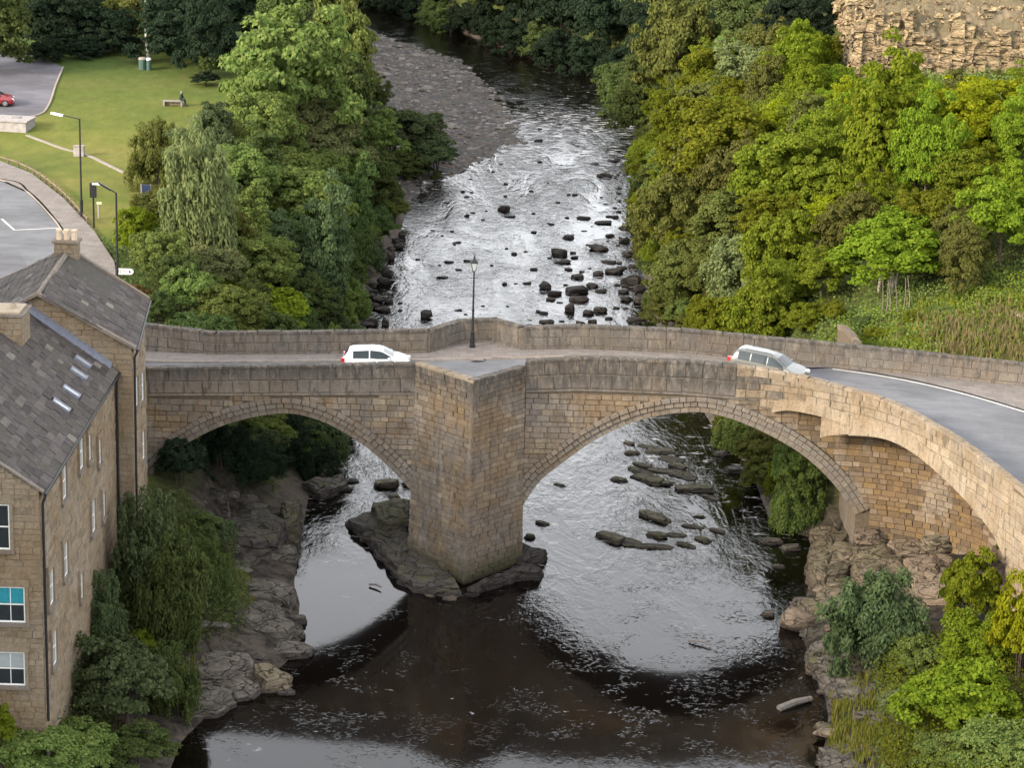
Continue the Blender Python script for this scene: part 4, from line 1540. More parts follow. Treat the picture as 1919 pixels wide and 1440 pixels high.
# gable windows
gst = Masonry(mill, 'stone', 'stonework', M['mill'], M['mill_i'])
holes = []
for (pxr, py0, py1, pm) in ((18, 945, 1030, None), (47, 1100, 1167, {0: M['blind']}), (47, 1222, 1285, {0: M['blind_grey']})):
    a, b = at_y(pxr, py0, NY0), at_y(pxr, py1, NY0)
    w, h = 1.28, a.z - b.z
    c = (a.x - w / 2, NY0, (a.z + b.z) / 2)
    sash_window(mill, (c[0], NY0, c[2]), 'y', w, h, 2, pm)
    holes.append((c[0] - w / 2 - 0.02 - NX0, c[0] + w / 2 + 0.02 - NX0, c[2] - h / 2 - 0.0, c[2] + h / 2))
    c2 = c[0] - 3.2
    sash_window(mill, (c2, NY0, c[2]), 'y', w, h, 2, None)
    holes.append((c2 - w / 2 - 0.02 - NX0, c2 + w / 2 + 0.02 - NX0, c[2] - h / 2, c[2] + h / 2))


def gable_top(z):
    if z < NE - 0.05: return (0.0, NX1 - NX0)
    k = (z - NE) / (NRZ - NE)
    if k > 0.95: return None
    return ((NXR - NX0) * k + 0.1, (NX1 - NX0) - (NX1 - NXR) * k - 0.1)


wall_stones(gst, lambda s, z: (NX0 + s, NY0), NX1 - NX0, 3.0, gable_top, holes, (0.22, 0.33), (0.35, 0.8), rr)
holes = []
side_px = [(117, 867, 941), (149, 814, 884), (165, 820, 859), (184, 828, 867), (172, 930, 1007), (192, 925, 970), (120, 1010, 1089), (150, 1074, 1124), (93, 1062, 1141), (99, 1182, 1249)]
for (px_, a, b) in side_px:
    c = at_x(px_, (a + b) / 2, NX1)
    h = 1.62 if b - a > 60 else 1.3
    w = 1.05 if b - a > 60 else 0.75
    sash_window(mill, (NX1, c.y, c.z), 'x', w, h, 2, {0: M['glass_pale'], 1: M['glass_pale']}, True, 0.04)
    holes.append((c.y - w / 2 - NY0, c.y + w / 2 - NY0, c.z - h / 2, c.z + h / 2))
wall_stones(gst, lambda s, z: (NX1, NY0 + s), NY1 - NY0, 3.0, lambda z: (0.0, NY1 - NY0) if z < NE - 0.15 else None, holes, (0.24, 0.36), (0.4, 0.95), rr, proud=0.012)
gst.build()
# roof: deck and slates on both slopes
slope = math.hypot(NX1 + 0.22 - NXR, (NX1 + 0.22 - NXR) * math.tan(rad(34)))
ez = NE - 0.22 * math.tan(rad(34)) + 0.06
mb = MB()
for sx in (1, -1):
    ex = NXR + sx * (NX1 + 0.22 - NXR)
    mb.add([(ex, NY0 - 0.06, ez), (ex, NY1, ez), (NXR, NY1, NRZ + 0.06), (NXR, NY0 - 0.06, NRZ + 0.06)], [(0, 1, 2, 3) if sx > 0 else (3, 2, 1, 0)])
    mb.hexa([(ex, NY0 - 0.10, ez - 0.16), (ex, NY1, ez - 0.16), (ex - sx * 0.02, NY1, ez - 0.16), (ex - sx * 0.02, NY0 - 0.10, ez - 0.16), (ex, NY0 - 0.10, ez), (ex, NY1, ez), (ex - sx * 0.02, NY1, ez), (ex - sx * 0.02, NY0 - 0.10, ez)])
roof = mb.build('roof', M['slate_i'], mill)
sl = Masonry(mill, 'slate', 'slate_courses', M['slate'], M['slate_i'], 'slate')
cs, sn = math.cos(rad(34)), math.sin(rad(34))
# four rooflights, read off the slope
rl_px = [(154, 681), (146, 703), (132, 737), (113, 763)]
rl = []
nrm = Vector((sn, 0, cs))
for (px_, py_) in rl_px:
    d = Vector(ray(px_, py_)); o = Vector((0, 0, CAM_H)); P0 = Vector((NX1 + 0.22, NY0, ez))
    t = (P0 - o).dot(nrm) / d.dot(nrm)
    rl.append(o + d * t)
skip = []
for p in rl:
    sl_d = (NX1 + 0.22 - p.x) / cs
    skip.append((p.y - NY0 - 0.32, p.y - NY0 + 0.32, sl_d - 0.55, sl_d + 0.55))
slate_slope(sl, (NX1 + 0.22, NY0 - 0.05, ez), (NX1 + 0.22, NY1, ez), (-cs, 0, sn), slope, 0.40, (0.45, 1.0), rr, skip=[(a + .05, b + .05, c, d) for a, b, c, d in skip])
slate_slope(sl, (NXR * 2 - NX1 - 0.22, NY1, ez), (NXR * 2 - NX1 - 0.22, NY0 - 0.05, ez), (cs, 0, sn), slope, 0.40, (0.45, 1.0), rr)
sl.build()
upv = Vector((-cs, 0, sn))
for i, p in enumerate(rl):
    fr, pn = MB(), MB()
    def obb(mb, c, du, dv, dn):
        ay = Vector((0, 1, 0))
        ps = []
        for k in (-1, 1):
            for (a, b) in ((-1, -1), (1, -1), (1, 1), (-1, 1)):
                ps.append(c + ay * (a * du / 2) + upv * (b * dv / 2) + nrm * (k * dn / 2))
        mb.hexa(ps)
    W_, H_ = 0.52, 0.92
    for sgn in (-1, 1):
        obb(fr, p + Vector((0, sgn * (W_ / 2 - 0.04), 0)) + nrm * 0.09, 0.08, H_, 0.14)
        obb(fr, p + upv * (sgn * (H_ / 2 - 0.04)) + nrm * 0.09, W_ - 0.16, 0.08, 0.14)
    ro = fr.build('rooflight', M['lead'], mill)
    obb(pn, p + nrm * 0.10, W_ - 0.16, H_ - 0.16, 0.05)
    pn.build('pane', M['glass_pale'], ro)
# verge coping on the front gable, ridge tiles, gutter, downpipes
for sx in (1, -1):
    mb = MB()
    ex = NXR + sx * (NX1 + 0.20 - NXR)
    a, b = Vector((ex, 0, ez + 0.02)), Vector((NXR, 0, NRZ + 0.08))
    mb.hexa([(a.x, NY0 - 0.10, a.z), (a.x, NY0 + 0.12, a.z), (b.x, NY0 + 0.12, b.z), (b.x, NY0 - 0.10, b.z), (a.x, NY0 - 0.10, a.z + 0.10), (a.x, NY0 + 0.12, a.z + 0.10), (b.x, NY0 + 0.12, b.z + 0.10), (b.x, NY0 - 0.10, b.z + 0.10)])
    mb.build('verge_coping', M['vous_i'], mill)
y = NY0
while y < NY1 - 0.1:
    mb = MB(); L_ = min(0.55, NY1 - y)
    mb.add([(NXR - 0.16, y, NRZ + 0.02), (NXR, y, NRZ + 0.15), (NXR + 0.16, y, NRZ + 0.02), (NXR - 0.16, y + L_ - .015, NRZ + 0.02), (NXR, y + L_ - .015, NRZ + 0.15), (NXR + 0.16, y + L_ - .015, NRZ + 0.02)],
           [(0, 3, 4, 1), (1, 4, 5, 2), (0, 1, 2), (5, 4, 3)])
    mb.build('ridge_tile', M['slate'], mill); y += 0.55
mb = MB(); mb.tube([(NX1 + 0.26, NY0 - 0.05, ez - 0.06), (NX1 + 0.26, NY1, ez - 0.06)], 0.075, 8)
mb.build('gutter', M['black'], mill)
for yy in (NY0 + 0.10, NY1 - 0.12):
    mb = MB(); mb.tube([(NX1 + 0.26, yy, ez - 0.08), (NX1 + 0.12, yy, ez - 0.5), (NX1 + 0.12, yy, 4.4)], 0.06, 8)
    mb.build('downpipe', M['black'], mill)
# chimney stack astride the ridge
CHY0, CHY1 = 110.3, 112.2
mb = MB()
mb.box((-24.75, (CHY0 + CHY1) / 2, NRZ - 0.05), (2.7, CHY1 - CHY0, 1.8))
ch = mb.build('chimney', M['mortar_mill'], mill)
cst = Masonry(ch, 'stone', 'chimney_stonework', M['mill'], M['mill_i'])
for z0, z1 in make_courses(NRZ - 0.95, NRZ + 0.82, (0.26, 0.34), rr):
    x = -26.1
    while x < -23.42:
        w = min(rr.uniform(0.4, 0.8), -23.4 - x)
        cst.put((x + w / 2, CHY0 - 0.02, (z0 + z1) / 2), Vector((1, 0, 0)), Vector((0, -1, 0)), Vector((0, 0, 1)), w - .02, .12, z1 - z0 - .02); x += w
    yq = CHY0
    while yq < CHY1 - .02:
        w = min(rr.uniform(0.4, 0.8), CHY1 - yq)
        cst.put((-23.38, yq + w / 2, (z0 + z1) / 2), Vector((0, 1, 0)), Vector((1, 0, 0)), Vector((0, 0, 1)), w - .02, .12, z1 - z0 - .02); yq += w
cst.build()
mb = MB(); mb.box((-24.75, (CHY0 + CHY1) / 2, NRZ + 0.90), (2.95, CHY1 - CHY0 + 0.2, 0.12))
mb.build('chimney_cap', M['vous_i'], ch)
mb = MB(); mb.prism([(-26.0, CHY0 + 0.05), (-23.5, CHY0 + 0.05), (-23.5, CHY1 - 0.05), (-26.0, CHY1 - 0.05)], NRZ + 0.97, NRZ + 1.06)
mb.tube([(-23.95, CHY0 + 0.9, NRZ + 1.00), (-23.95, CHY0 + 0.9, NRZ + 1.32)], [0.17, 0.14], 12)
mb.build('flaunching', mat_plain('lime_flaunching', (0.34, 0.28, 0.21), 0.9, 0.1, var=0.2), ch)
mb = MB(); mb.tube([(-23.95, CHY0 + 0.9, NRZ + 1.30), (-23.95, CHY0 + 0.9, NRZ + 1.33)], 0.10, 12)
mb.build('flue_opening', M['black'], ch)

# second building, by the bridge end
FA = [(-28.3, 115.5), (-19.0, 115.5), (-19.9, 125.2), (-29.0, 125.2)]
FE, FRX0, FRX1, FRZ = 16.2, -23.6, -23.9, 18.75
house = thing('bridge_house', 'sandstone house with stone slate roof at the left end of the bridge', 'building', (-24, 120, 6))
mb = MB()
mb.prism(FA, 2.0, FE)
mb.add([(FA[0][0], 115.5, FE), (FA[1][0], 115.5, FE), (FRX0, 115.5, FRZ)], [(0, 1, 2)])
mb.add([(FA[3][0], 125.2, FE), (FA[2][0], 125.2, FE), (FRX1, 125.2, FRZ)], [(2, 1, 0)])
mb.build('wall', M['mortar_mill'], house)
hs_ = Masonry(house, 'stone', 'stonework', M['mill'], M['mill_i'])
ftop = lambda L: (lambda z: (0.0, L) if z < FE - 0.1 else None)
FL = FA[1][0] - FA[0][0]
def ftop0(z):
    if z < FE: return (0.0, FL)
    k = (z - FE) / (FRZ - FE)
    if k > 0.9: return None
    return (k * (FRX0 - FA[0][0]) + 0.1, FL - k * (FA[1][0] - FRX0) - 0.1)
wall_stones(hs_, lambda s, z: (FA[0][0] + s, 115.5), FL, 3.0, ftop0, [], (0.24, 0.34), (0.4, 0.85), rr)
ff, FfL, _ = poly_pos([FA[1], FA[2]])
holes = []
for (px_, a, b) in ((254, 690, 760), (251, 800, 870), (247, 700, 770)):
    # windows on the river side, seen edge-on
    yy = 117.2 if px_ == 247 else 121.8
    zz = at_y(px_, (a + b) / 2, yy).z
    sx = ff(yy - 115.5)[0]
    sash_window(house, (sx - 0.03, yy, zz), 'x', 1.05, 1.6, 2, {0: M['glass_pale'], 1: M['glass_pale']}, True, 0.05)
    holes.append((yy - 115.5 - 0.53, yy - 115.5 + 0.53, zz - 0.8, zz + 0.8))
wall_stones(hs_, lambda s, z: ff(s), FfL, 3.0, lambda z: (0.0, FfL) if z < FE - 0.15 else None, holes, (0.24, 0.36), (0.4, 0.95), rr)
hs_.build()
hsl = Masonry(house, 'slate', 'slate_courses', M['slate'], M['slate_i'], 'slate')
e0, e1 = Vector((FA[1][0] + 0.25, 115.25, FE - 0.05)), Vector((FA[2][0] + 0.25, 125.4, FE - 0.05))
r0, r1 = Vector((FRX0, 115.25, FRZ + 0.05)), Vector((FRX1, 125.4, FRZ + 0.05))
w0, w1 = Vector((FA[0][0] - 0.25, 115.25, FE - 0.05)), Vector((FA[3][0] - 0.25, 125.4, FE - 0.05))
mb = MB(); mb.add([e0, e1, r1, r0], [(0, 1, 2, 3)]); mb.add([w0, w1, r1, r0], [(3, 2, 1, 0)])
mb.build('roof', M['slate_i'], house)
for (a0, a1, b0, b1) in ((e0, e1, r0, r1), (w1, w0, r1, r0)):
    up = ((b0 + b1) / 2 - (a0 + a1) / 2)
    t = (a1 - a0).normalized(); up = (up - t * up.dot(t))
    slate_slope(hsl, a0, a1, up, up.length, 0.42, (0.45, 0.95), rr)
hsl.build()
for (a, b, y0, y1) in ((e0, r0, 115.12, 115.42), (w0, r0, 115.12, 115.42), (e1, r1, 125.2, 125.5), (w1, r1, 125.2, 125.5)):
    mb = MB()
    mb.hexa([(a.x, y0, a.z), (a.x, y1, a.z), (b.x, y1, b.z), (b.x, y0, b.z), (a.x, y0, a.z + 0.16), (a.x, y1, a.z + 0.16), (b.x, y1, b.z + 0.16), (b.x, y0, b.z + 0.16)])
    mb.build('verge_coping', M['vous_i'], house)
mb = MB(); mb.hexa([(r0.x - .15, r0.y, r0.z), (r0.x + .15, r0.y, r0.z), (r1.x + .15, r1.y, r1.z), (r1.x - .15, r1.y, r1.z), (r0.x - .05, r0.y, r0.z + .16), (r0.x + .05, r0.y, r0.z + .16), (r1.x + .05, r1.y, r1.z + .16), (r1.x - .05, r1.y, r1.z + .16)])
mb.build('ridge', M['vous_i'], house)
a, b = Vector((NX1 - 0.1, 115.3, NE + 0.12)), Vector((NXR, 115.3, NRZ + 0.22))
mb = MB(); mb.hexa([(a.x, 114.95, a.z), (a.x, 115.45, a.z), (b.x, 115.45, b.z), (b.x, 114.95, b.z), (a.x, 114.95, a.z + .07), (a.x, 115.45, a.z + .3), (b.x, 115.45, b.z + .3), (b.x, 114.95, b.z + .07)])
mb.build('lead_flashing', M['lead'], house)
mb = MB(); mb.tube([(e0.x + 0.05, e0.y, e0.z - 0.06), (e1.x + 0.05, e1.y, e1.z - 0.06)], 0.075, 8); mb.build('gutter', M['black'], house)
mb = MB(); mb.tube([(e0.x + 0.05, 115.6, e0.z - 0.08), (FA[1][0] + 0.1, 115.6, e0.z - 0.5), (FA[1][0] + 0.1, 115.6, 4.5)], 0.06, 8); mb.build('downpipe', M['black'], house)
mb = MB(); mb.box((FRX1, 124.7, FRZ + 0.0), (1.2, 0.9, 1.3)); hc = mb.build('chimney', M['mortar_mill'], house)
cs2 = Masonry(hc, 'stone', 'chimney_stonework', M['warm'], M['warm_i'])
for z0, z1 in make_courses(FRZ - 0.5, FRZ + 0.63, (0.24, 0.32), rr):
    x = FRX1 - 0.60
    while x < FRX1 + 0.58:
        w = min(rr.uniform(0.35, 0.6), FRX1 + 0.60 - x)
        cs2.put((x + w / 2, 124.23, (z0 + z1) / 2), Vector((1, 0, 0)), Vector((0, -1, 0)), Vector((0, 0, 1)), w - .02, .12, z1 - z0 - .02); x += w
    cs2.put((FRX1 + 0.62, 124.7, (z0 + z1) / 2), Vector((0, 1, 0)), Vector((1, 0, 0)), Vector((0, 0, 1)), .88, .12, z1 - z0 - .02)
cs2.build()
mb = MB(); mb.box((FRX1, 124.7, FRZ + 0.71), (1.42, 1.1, 0.12)); mb.build('chimney_cap', M['vous_i'], hc)
for k in (-1, 0, 1):
    mb = MB(); c = (FRX1 + k * 0.40, 124.7)
    mb.tube([(c[0], c[1], FRZ + 0.76), (c[0], c[1], FRZ + 1.18), (c[0], c[1], FRZ + 1.20), (c[0], c[1], FRZ + 1.31), (c[0], c[1], FRZ + 1.32)], [0.16, 0.135, 0.175, 0.175, 0.10], 10)
    mb.build('chimney_pot', M['terracotta'], hc)

# ------------------------------------------------------------------ castle crag and ruined wall, upper right
def crag_mesh():
    pts = [(1600, 128), (1612, 127), (1626, 126), (1640, 125), (1700, 132), (1760, 140), (1830, 150), (1919, 165), (2050, 180)]
    base = [at_y(1592, 128, 226), at_y(1591, 129, 221), at_y(1592, 129, 217.5)] + [at_y(px_, py_, 216) for px_, py_ in pts]
    ln = catmull([(p.x, p.y, p.z - 2.0) for p in base], 10)
    n, m = len(ln), 46
    V, F = [], []
    r2 = np.random.default_rng(3)
    st = np.cumsum(r2.uniform(-1, 1, m)); cols = r2.uniform(-1, 1, n)
    for i, p in enumerate(ln):
        left = min(1.0, 0.35 + i / 40.0)
        for j in range(m):
            v = j / (m - 1)
            # three lifts: foot ledge, cliff face, sloping rubble bank above
            if v < 0.12: z, o = p.z + v / 0.12 * 2.2, v / 0.12 * 0.6
            elif v < 0.55: k = (v - 0.12) / 0.43; z, o = p.z + 2.2 + k * 3.8, 0.6 + k * 0.7
            else: k = (v - 0.55) / 0.45; z, o = p.z + 6.0 + k * 9.5, 1.3 + k * 11.0
            face = 1.0 if 0.1 < v < 0.57 else 0.35
            jag = 0.30 * math.sin(p.x * 4.1 + math.sin(z * 1.3)) * math.sin(p.x * 1.7) + 0.22 * r2.uniform(-1, 1) + 0.28 * cols[i] + 0.3 * math.sin(z * 3.0 + 0.8 * math.sin(p.x))
            zz = p.z + (z - p.z) * (0.10 + 0.90 * left)
            V.append((p.x + 0.2 * r2.uniform(-1, 1), p.y + o - jag * face, zz + 0.12 * r2.uniform(-1, 1)))
    for i in range(n - 1):
        for j in range(m - 1):
            F.append((i * m + j, (i + 1) * m + j, (i + 1) * m + j + 1, i * m + j + 1))
    return np.array(V), np.array(F), ln


cv, cfa, crag_line = crag_mesh()
t = NT('crag_stone')
P = t.pos(); n1 = t.noise(t.pos((1, 1, 0.35)), 1.6, 6, 0.7, 0.3); n2 = t.noise(P, 0.5, 4, 0.6); n3 = t.noise(P, 5, 5, 0.7)
c = t.mix(t.ramp(n1, [(0.38, 0.0), (0.6, 1.0)]), (0.11, 0.085, 0.058), (0.30, 0.232, 0.152))
c = t.mix(0.7, c, t.ramp(n3, [(0.3, 0.5), (0.7, 1.3)]), 'MULTIPLY')
up = t.xyz(t.n('ShaderNodeNewGeometry').outputs['Normal'])[2]
c = t.mix(t.math('MULTIPLY', t.ramp(up, [(0.25, 0.0), (0.55, 0.85)]), t.ramp(n2, [(0.35, 0.4), (0.6, 1.0)])), c, (0.115, 0.095, 0.055))
t.principled(c, 0.95, 0.1, t.bump(n1, 0.8, 0.2))
crag = thing('crag', 'weathered tan crag of fractured stone below the castle, upper right corner', 'crag', tuple(crag_line[20]))
o = link('rubble_slope', np_mesh('rubble_slope', cv - np.array(crag_line[20]), cfa), t.m, crag)
cf2, cL2, cc2 = poly_pos([(p.x, p.y) for p in crag_line])
czs = [p.z for p in crag_line]
CRAG_V = []
for k in range(8):
    q = stone_mesh(500 + k, 0.14, 0.12)
    r_ = random.Random(k)
    q.v = [(x + r_.uniform(-.10, .10), y + (r_.uniform(-.12, .12) if y < 0 else 0), z + r_.uniform(-.10, .10)) for x, y, z in q.v]
    CRAG_V.append(q)
cb = Masonry(crag, 'stone', 'fractured_stone', mat_rock('crag_block', (0.15, 0.108, 0.062), (0.41, 0.30, 0.170), 0.5, False, (0.12, 0.12, 0.03)), mat_rock('crag_block_i', (0.15, 0.108, 0.062), (0.41, 0.30, 0.170), 0.5, False, (0.12, 0.12, 0.03)), 'crag')
xl = at_y(1575, 130, 216).x
s = 0.0
while s < cL2 - 0.3:                      # columns of tall fractured blocks, broken by bedding planes
    wd = rr.uniform(0.45, 1.4)
    p = cf2(min(cL2, s + wd / 2))
    zb = float(np.interp(s + wd / 2, cc2, czs)) + rr.uniform(0.6, 1.2)
    if True:
        a, b = Vector((*cf2(s), 0)), Vector((*cf2(min(cL2, s + wd)), 0))
        t_ = (b - a).normalized(); nn = Vector((t_.y, -t_.x, 0))
        step_ = min(1.0, max(0.3, 0.5 + (p[0] - xl) / 3.0))
        zt = zb + 5.0 * step_ + rr.uniform(-1.3, .6)
        z = zb; pr0 = rr.uniform(-.35, .15)
        while z < zt:
            hh = rr.choice([rr.uniform(0.25, 0.5), rr.uniform(0.3, 0.7), rr.uniform(0.7, 1.5)])
            pr = pr0 * 0.8 + rr.uniform(-.12, .12) - (z - zb) * 0.10
            tw = Matrix.Rotation(rr.uniform(-.3, .3), 3, 'Z')
            cb.put(Vector((p[0], p[1], z + hh / 2)) + nn * pr, tw @ t_, tw @ nn, Vector((0, 0, 1)), wd * rr.uniform(.95, 1.3), 1.6, hh * 1.06)
            z += hh
    s += wd * 0.92
cb.build()
ra_ = np.random.default_rng(12)
mb = MB()
for _ in range(900):
    i = ra_.integers(0, len(cv) // 46); j = ra_.integers(24, 46)
    p = cv[min(len(cv) - 1, i * 46 + j)]
    s_ = ra_.gamma(2.0, 0.11) + .08
    mb.add([Vector((q[0] * s_ * 1.2, q[1] * s_, q[2] * s_)) + Vector(p) + Vector(ra_.uniform(-.3, .3, 3)) for q in base], [tuple(q) for q in bf])
mb.build('loose_rubble', cb.mat_rest, crag, False, 'stuff')
cwall = thing('castle_wall', 'pale tan castle wall cut by the top right corner', 'wall', (42, 226, 26))
A, B = at_y(1815, -40, 228), at_y(1990, 48, 224)
c2w = Masonry(cwall, 'stone', 'wall_stonework', M['warm'], M['warm_i'])
mb = MB(); 
mb.hexa([(A.x, A.y + .05, A.z - 1.5), (B.x, B.y + .05, B.z - 1.5), (B.x, B.y + 1.2, B.z - 1.5), (A.x, A.y + 1.2, A.z - 1.5), (A.x, A.y + .05, 34), (B.x, B.y + .05, 34), (B.x, B.y + 1.2, 34), (A.x, A.y + 1.2, 34)])
mb.build('wall_core', M['mortar_mill'], cwall)
f2, L2, _ = poly_pos([(A.x, A.y), (B.x, B.y)])
course_wall(c2w, lambda s, z: f2(s), L2, make_courses(min(A.z, B.z) - 1.4, 30, (0.35, 0.5), rr), lambda a, b: [(0, L2)], (0.5, 1.1), 0.2, proud=0.03, gap=0.02, rng=rr)
c2w.build()
# low retaining walls on the slope behind the bridge
def low_wall(label, pts, h, w, mat=('sand', 'sand_i')):
    q = thing('low_wall', label, 'wall', (pts[0][0], pts[0][1], gz(*pts[0][:2])))
    ms = Masonry(q, 'stone', 'wall_stonework', M[mat[0]], M[mat[1]])
    f_, L_, cum_ = poly_pos(pts)
    zz = [p[2] for p in pts]
    mb = MB()
    for i in range(len(pts) - 1):
        a, b = Vector(pts[i]), Vector(pts[i + 1])
        t = Vector((b.x - a.x, b.y - a.y, 0)).normalized(); nn = Vector((t.y, -t.x, 0))
        lo, hi = [a, b, b - nn * w, a - nn * w], None
        mb.hexa([(p.x, p.y, p.z - 0.8) for p in lo] + [(p.x, p.y, p.z + h) for p in lo])
    mb.build('wall_core', M['mortar'], q)
    s = 0
    while s < L_ - 0.1:
        wd = min(rr.uniform(0.4, 0.8), L_ - s)
        a, b = Vector((*f_(s), np.interp(s, cum_, zz))), Vector((*f_(s + wd), np.interp(s + wd, cum_, zz)))
        tt = (b - a).normalized(); tf = Vector((tt.x, tt.y, 0)).normalized(); nn = Vector((tf.y, -tf.x, 0)); up = -tt.cross(nn)
        if up.z < 0: up = -up
        for r in range(max(1, int(h / 0.3))):
            ms.put((a + b) / 2 + up * (0.3 * r + 0.17) + nn * 0.03, tt, nn, up, wd - .02, .15, .28)
        ms.put((a + b) / 2 + up * h - nn * w / 2, tt, up, -nn, wd - .02, .14, w + .1)
        s += wd
    ms.build()
    return q


lw = [at_y(*p) for p in [(1606, 640, 139.5), (1592, 612, 142.5), (1583, 596, 146.0), (1572, 584, 150)]]
lwp = [(p.x, p.y, p.z - 0.45 - 0.25 * k) for k, p in enumerate(lw)]
low_wall('short mossy stone wall running uphill from the far parapet', list(reversed(lwp)), 0.35, 0.28)
lw = [at_y(*p) for p in [(1858, 566, 153.0), (1890, 590, 149.5), (1930, 612, 146.5), (1990, 640, 143)]]
lwp = [(p.x, p.y, p.z - 0.35) for p in lw]
low_wall('low tan stone wall beside the reeds at the right edge', lwp, 0.7, 0.5, ('warm', 'warm_i'))
# ------------------------------------------------------------------ plants
def crown_mesh(name, seed, nclump, nleaf, leaf, style='round'):
    r = np.random.default_rng(seed)
    a = r.normal(size=(6, 3))

    def lump(d):
        s = np.zeros(len(d))
        for k in range(6): s += np.sin(d @ a[k] * 2.4 + k * 1.7)
        return 1.0 + 0.10 * s
    n = nclump
    d = r.normal(size=(n * 3, 3)); d /= np.linalg.norm(d, axis=1)[:, None]
    d = d[d[:, 2] > (-0.55 if style != 'bush' else -0.15)][:n]
    n = len(d)
    R = np.where(r.random(n) < 0.78, r.uniform(0.66, 1.0, n), r.uniform(0.25, 0.7, n)) * lump(d)
    if style == 'tall': sc3 = np.array([0.72, 0.72, 1.25])
    elif style == 'willow': sc3 = np.array([0.85, 0.85, 1.15])
    elif style == 'bush': sc3 = np.array([1.0, 1.0, 0.85])
    else: sc3 = np.array([1.0, 1.0, 0.95])
    C = d * R[:, None] * sc3
    rc = r.uniform(0.08, 0.25, n)
    k = nleaf
    ld = r.normal(size=(n, k, 3)); ld /= np.linalg.norm(ld, axis=2)[..., None]
    ld[..., 2] = np.abs(ld[..., 2]) * 0.9 - 0.25
    rad_ = rc[:, None] * r.uniform(0.55, 1.05, (n, k))
    off = ld * rad_[..., None]
    off[..., 2] *= 0.95
    if style == 'willow':
        off[..., 2] = off[..., 2] * 1.0 - r.gamma(1.5, 0.10, (n, k))
        off[..., :2] *= 0.8
    p = (C[:, None] + off).reshape(-1, 3)
    out = (ld * 0.75 + d[:, None] * 0.45 + np.array([0, 0, 0.30]) + r.normal(size=(n, k, 3)) * 0.55).reshape(-1, 3)
    out /= np.linalg.norm(out, axis=1)[:, None]
    t = r.normal(size=p.shape)
    if style == 'willow': t = t * 0.35 + np.array([0, 0, -1.0])
    t -= out * (t * out).sum(1)[:, None]
    t /= np.linalg.norm(t, axis=1)[:, None]
    b = np.cross(out, t)
    L = leaf * r.uniform(0.7, 1.35, len(p))[:, None]
    wd = 0.36 if style != 'willow' else 0.20
    v = np.stack([p - t * L * 0.5, p + b * L * wd + out * L * 0.06, p + t * L * 0.55, p - b * L * wd + out * L * 0.06], 1).reshape(-1, 3)
    f = np.arange(len(p) * 4).reshape(-1, 4)
    return np_mesh(name, v, f)


def trunk_mesh(name, seed, thick=0.05, stems=1, spread=0.45):
    """unit tree: base at z=-1.35, crown centre at 0"""
    r = random.Random(seed)
    mb = MB()
    for s in range(stems):
        bx_, by_ = (0, 0) if stems == 1 else (r.uniform(-.25, .25), r.uniform(-.25, .25))
        tx, ty = bx_ + r.uniform(-.12, .12), by_ + r.uniform(-.12, .12)
        top = r.uniform(0.2, 0.45)
        mid = (bx_ * .6 + tx * .4 + r.uniform(-.05, .05), by_ * .6 + ty * .4, -0.6)
        mb.tube([(bx_, by_, -1.6), mid, (tx, ty, top)], [thick, thick * .75, thick * .3], 7)
        for k in range(5 if stems == 1 else 2):
            an = r.uniform(0, 6.28); q = r.uniform(0.25, 0.8)
            p0 = Vector(mid).lerp(Vector((tx, ty, top)), q * 0.7)
            p1 = p0 + Vector((math.cos(an) * spread, math.sin(an) * spread, r.uniform(.25, .5)))
            mb.tube([p0, (p0 + p1) / 2 + Vector((0, 0, -.04)), p1], [thick * .45, thick * .3, thick * .12], 5)
    return mb.mesh(name)


CROWN = {
    'round': [crown_mesh('crown_leaves', 21 + k, 190, 125, 0.068) for k in range(3)],
    'fine': [crown_mesh('crown_leaves', 31 + k, 230, 115, 0.058) for k in range(2)],
    'tall': [crown_mesh('crown_leaves', 41 + k, 190, 120, 0.066, 'tall') for k in range(2)],
    'willow': [crown_mesh('crown_leaves', 51 + k, 190, 120, 0.095, 'willow') for k in range(2)],
    'bush': [crown_mesh('shrub_leaves', 61 + k, 170, 130, 0.072, 'bush') for k in range(3)],
    'wispy': [crown_mesh('shrub_leaves', 71 + k, 150, 120, 0.085, 'willow') for k in range(2)],
}
TRUNK = {1: [trunk_mesh('trunk', 5), trunk_mesh('trunk', 6)], 3: [trunk_mesh('stems', 7, 0.035, 4), trunk_mesh('stems', 8, 0.03, 5)]}
def with_mat(me, mat):
    """same mesh data for every plant; the material sits on the object"""
    if not me.materials: me.materials.append(None)
    return me, mat


def obj_mat(name, mm):
    me, mat = mm
    o = bpy.data.objects.new(name, me)
    col.objects.link(o)
    o.material_slots[0].link = 'OBJECT'
    o.material_slots[0].material = mat
    return o


plant_rng = random.Random(77)
PLANTED = []


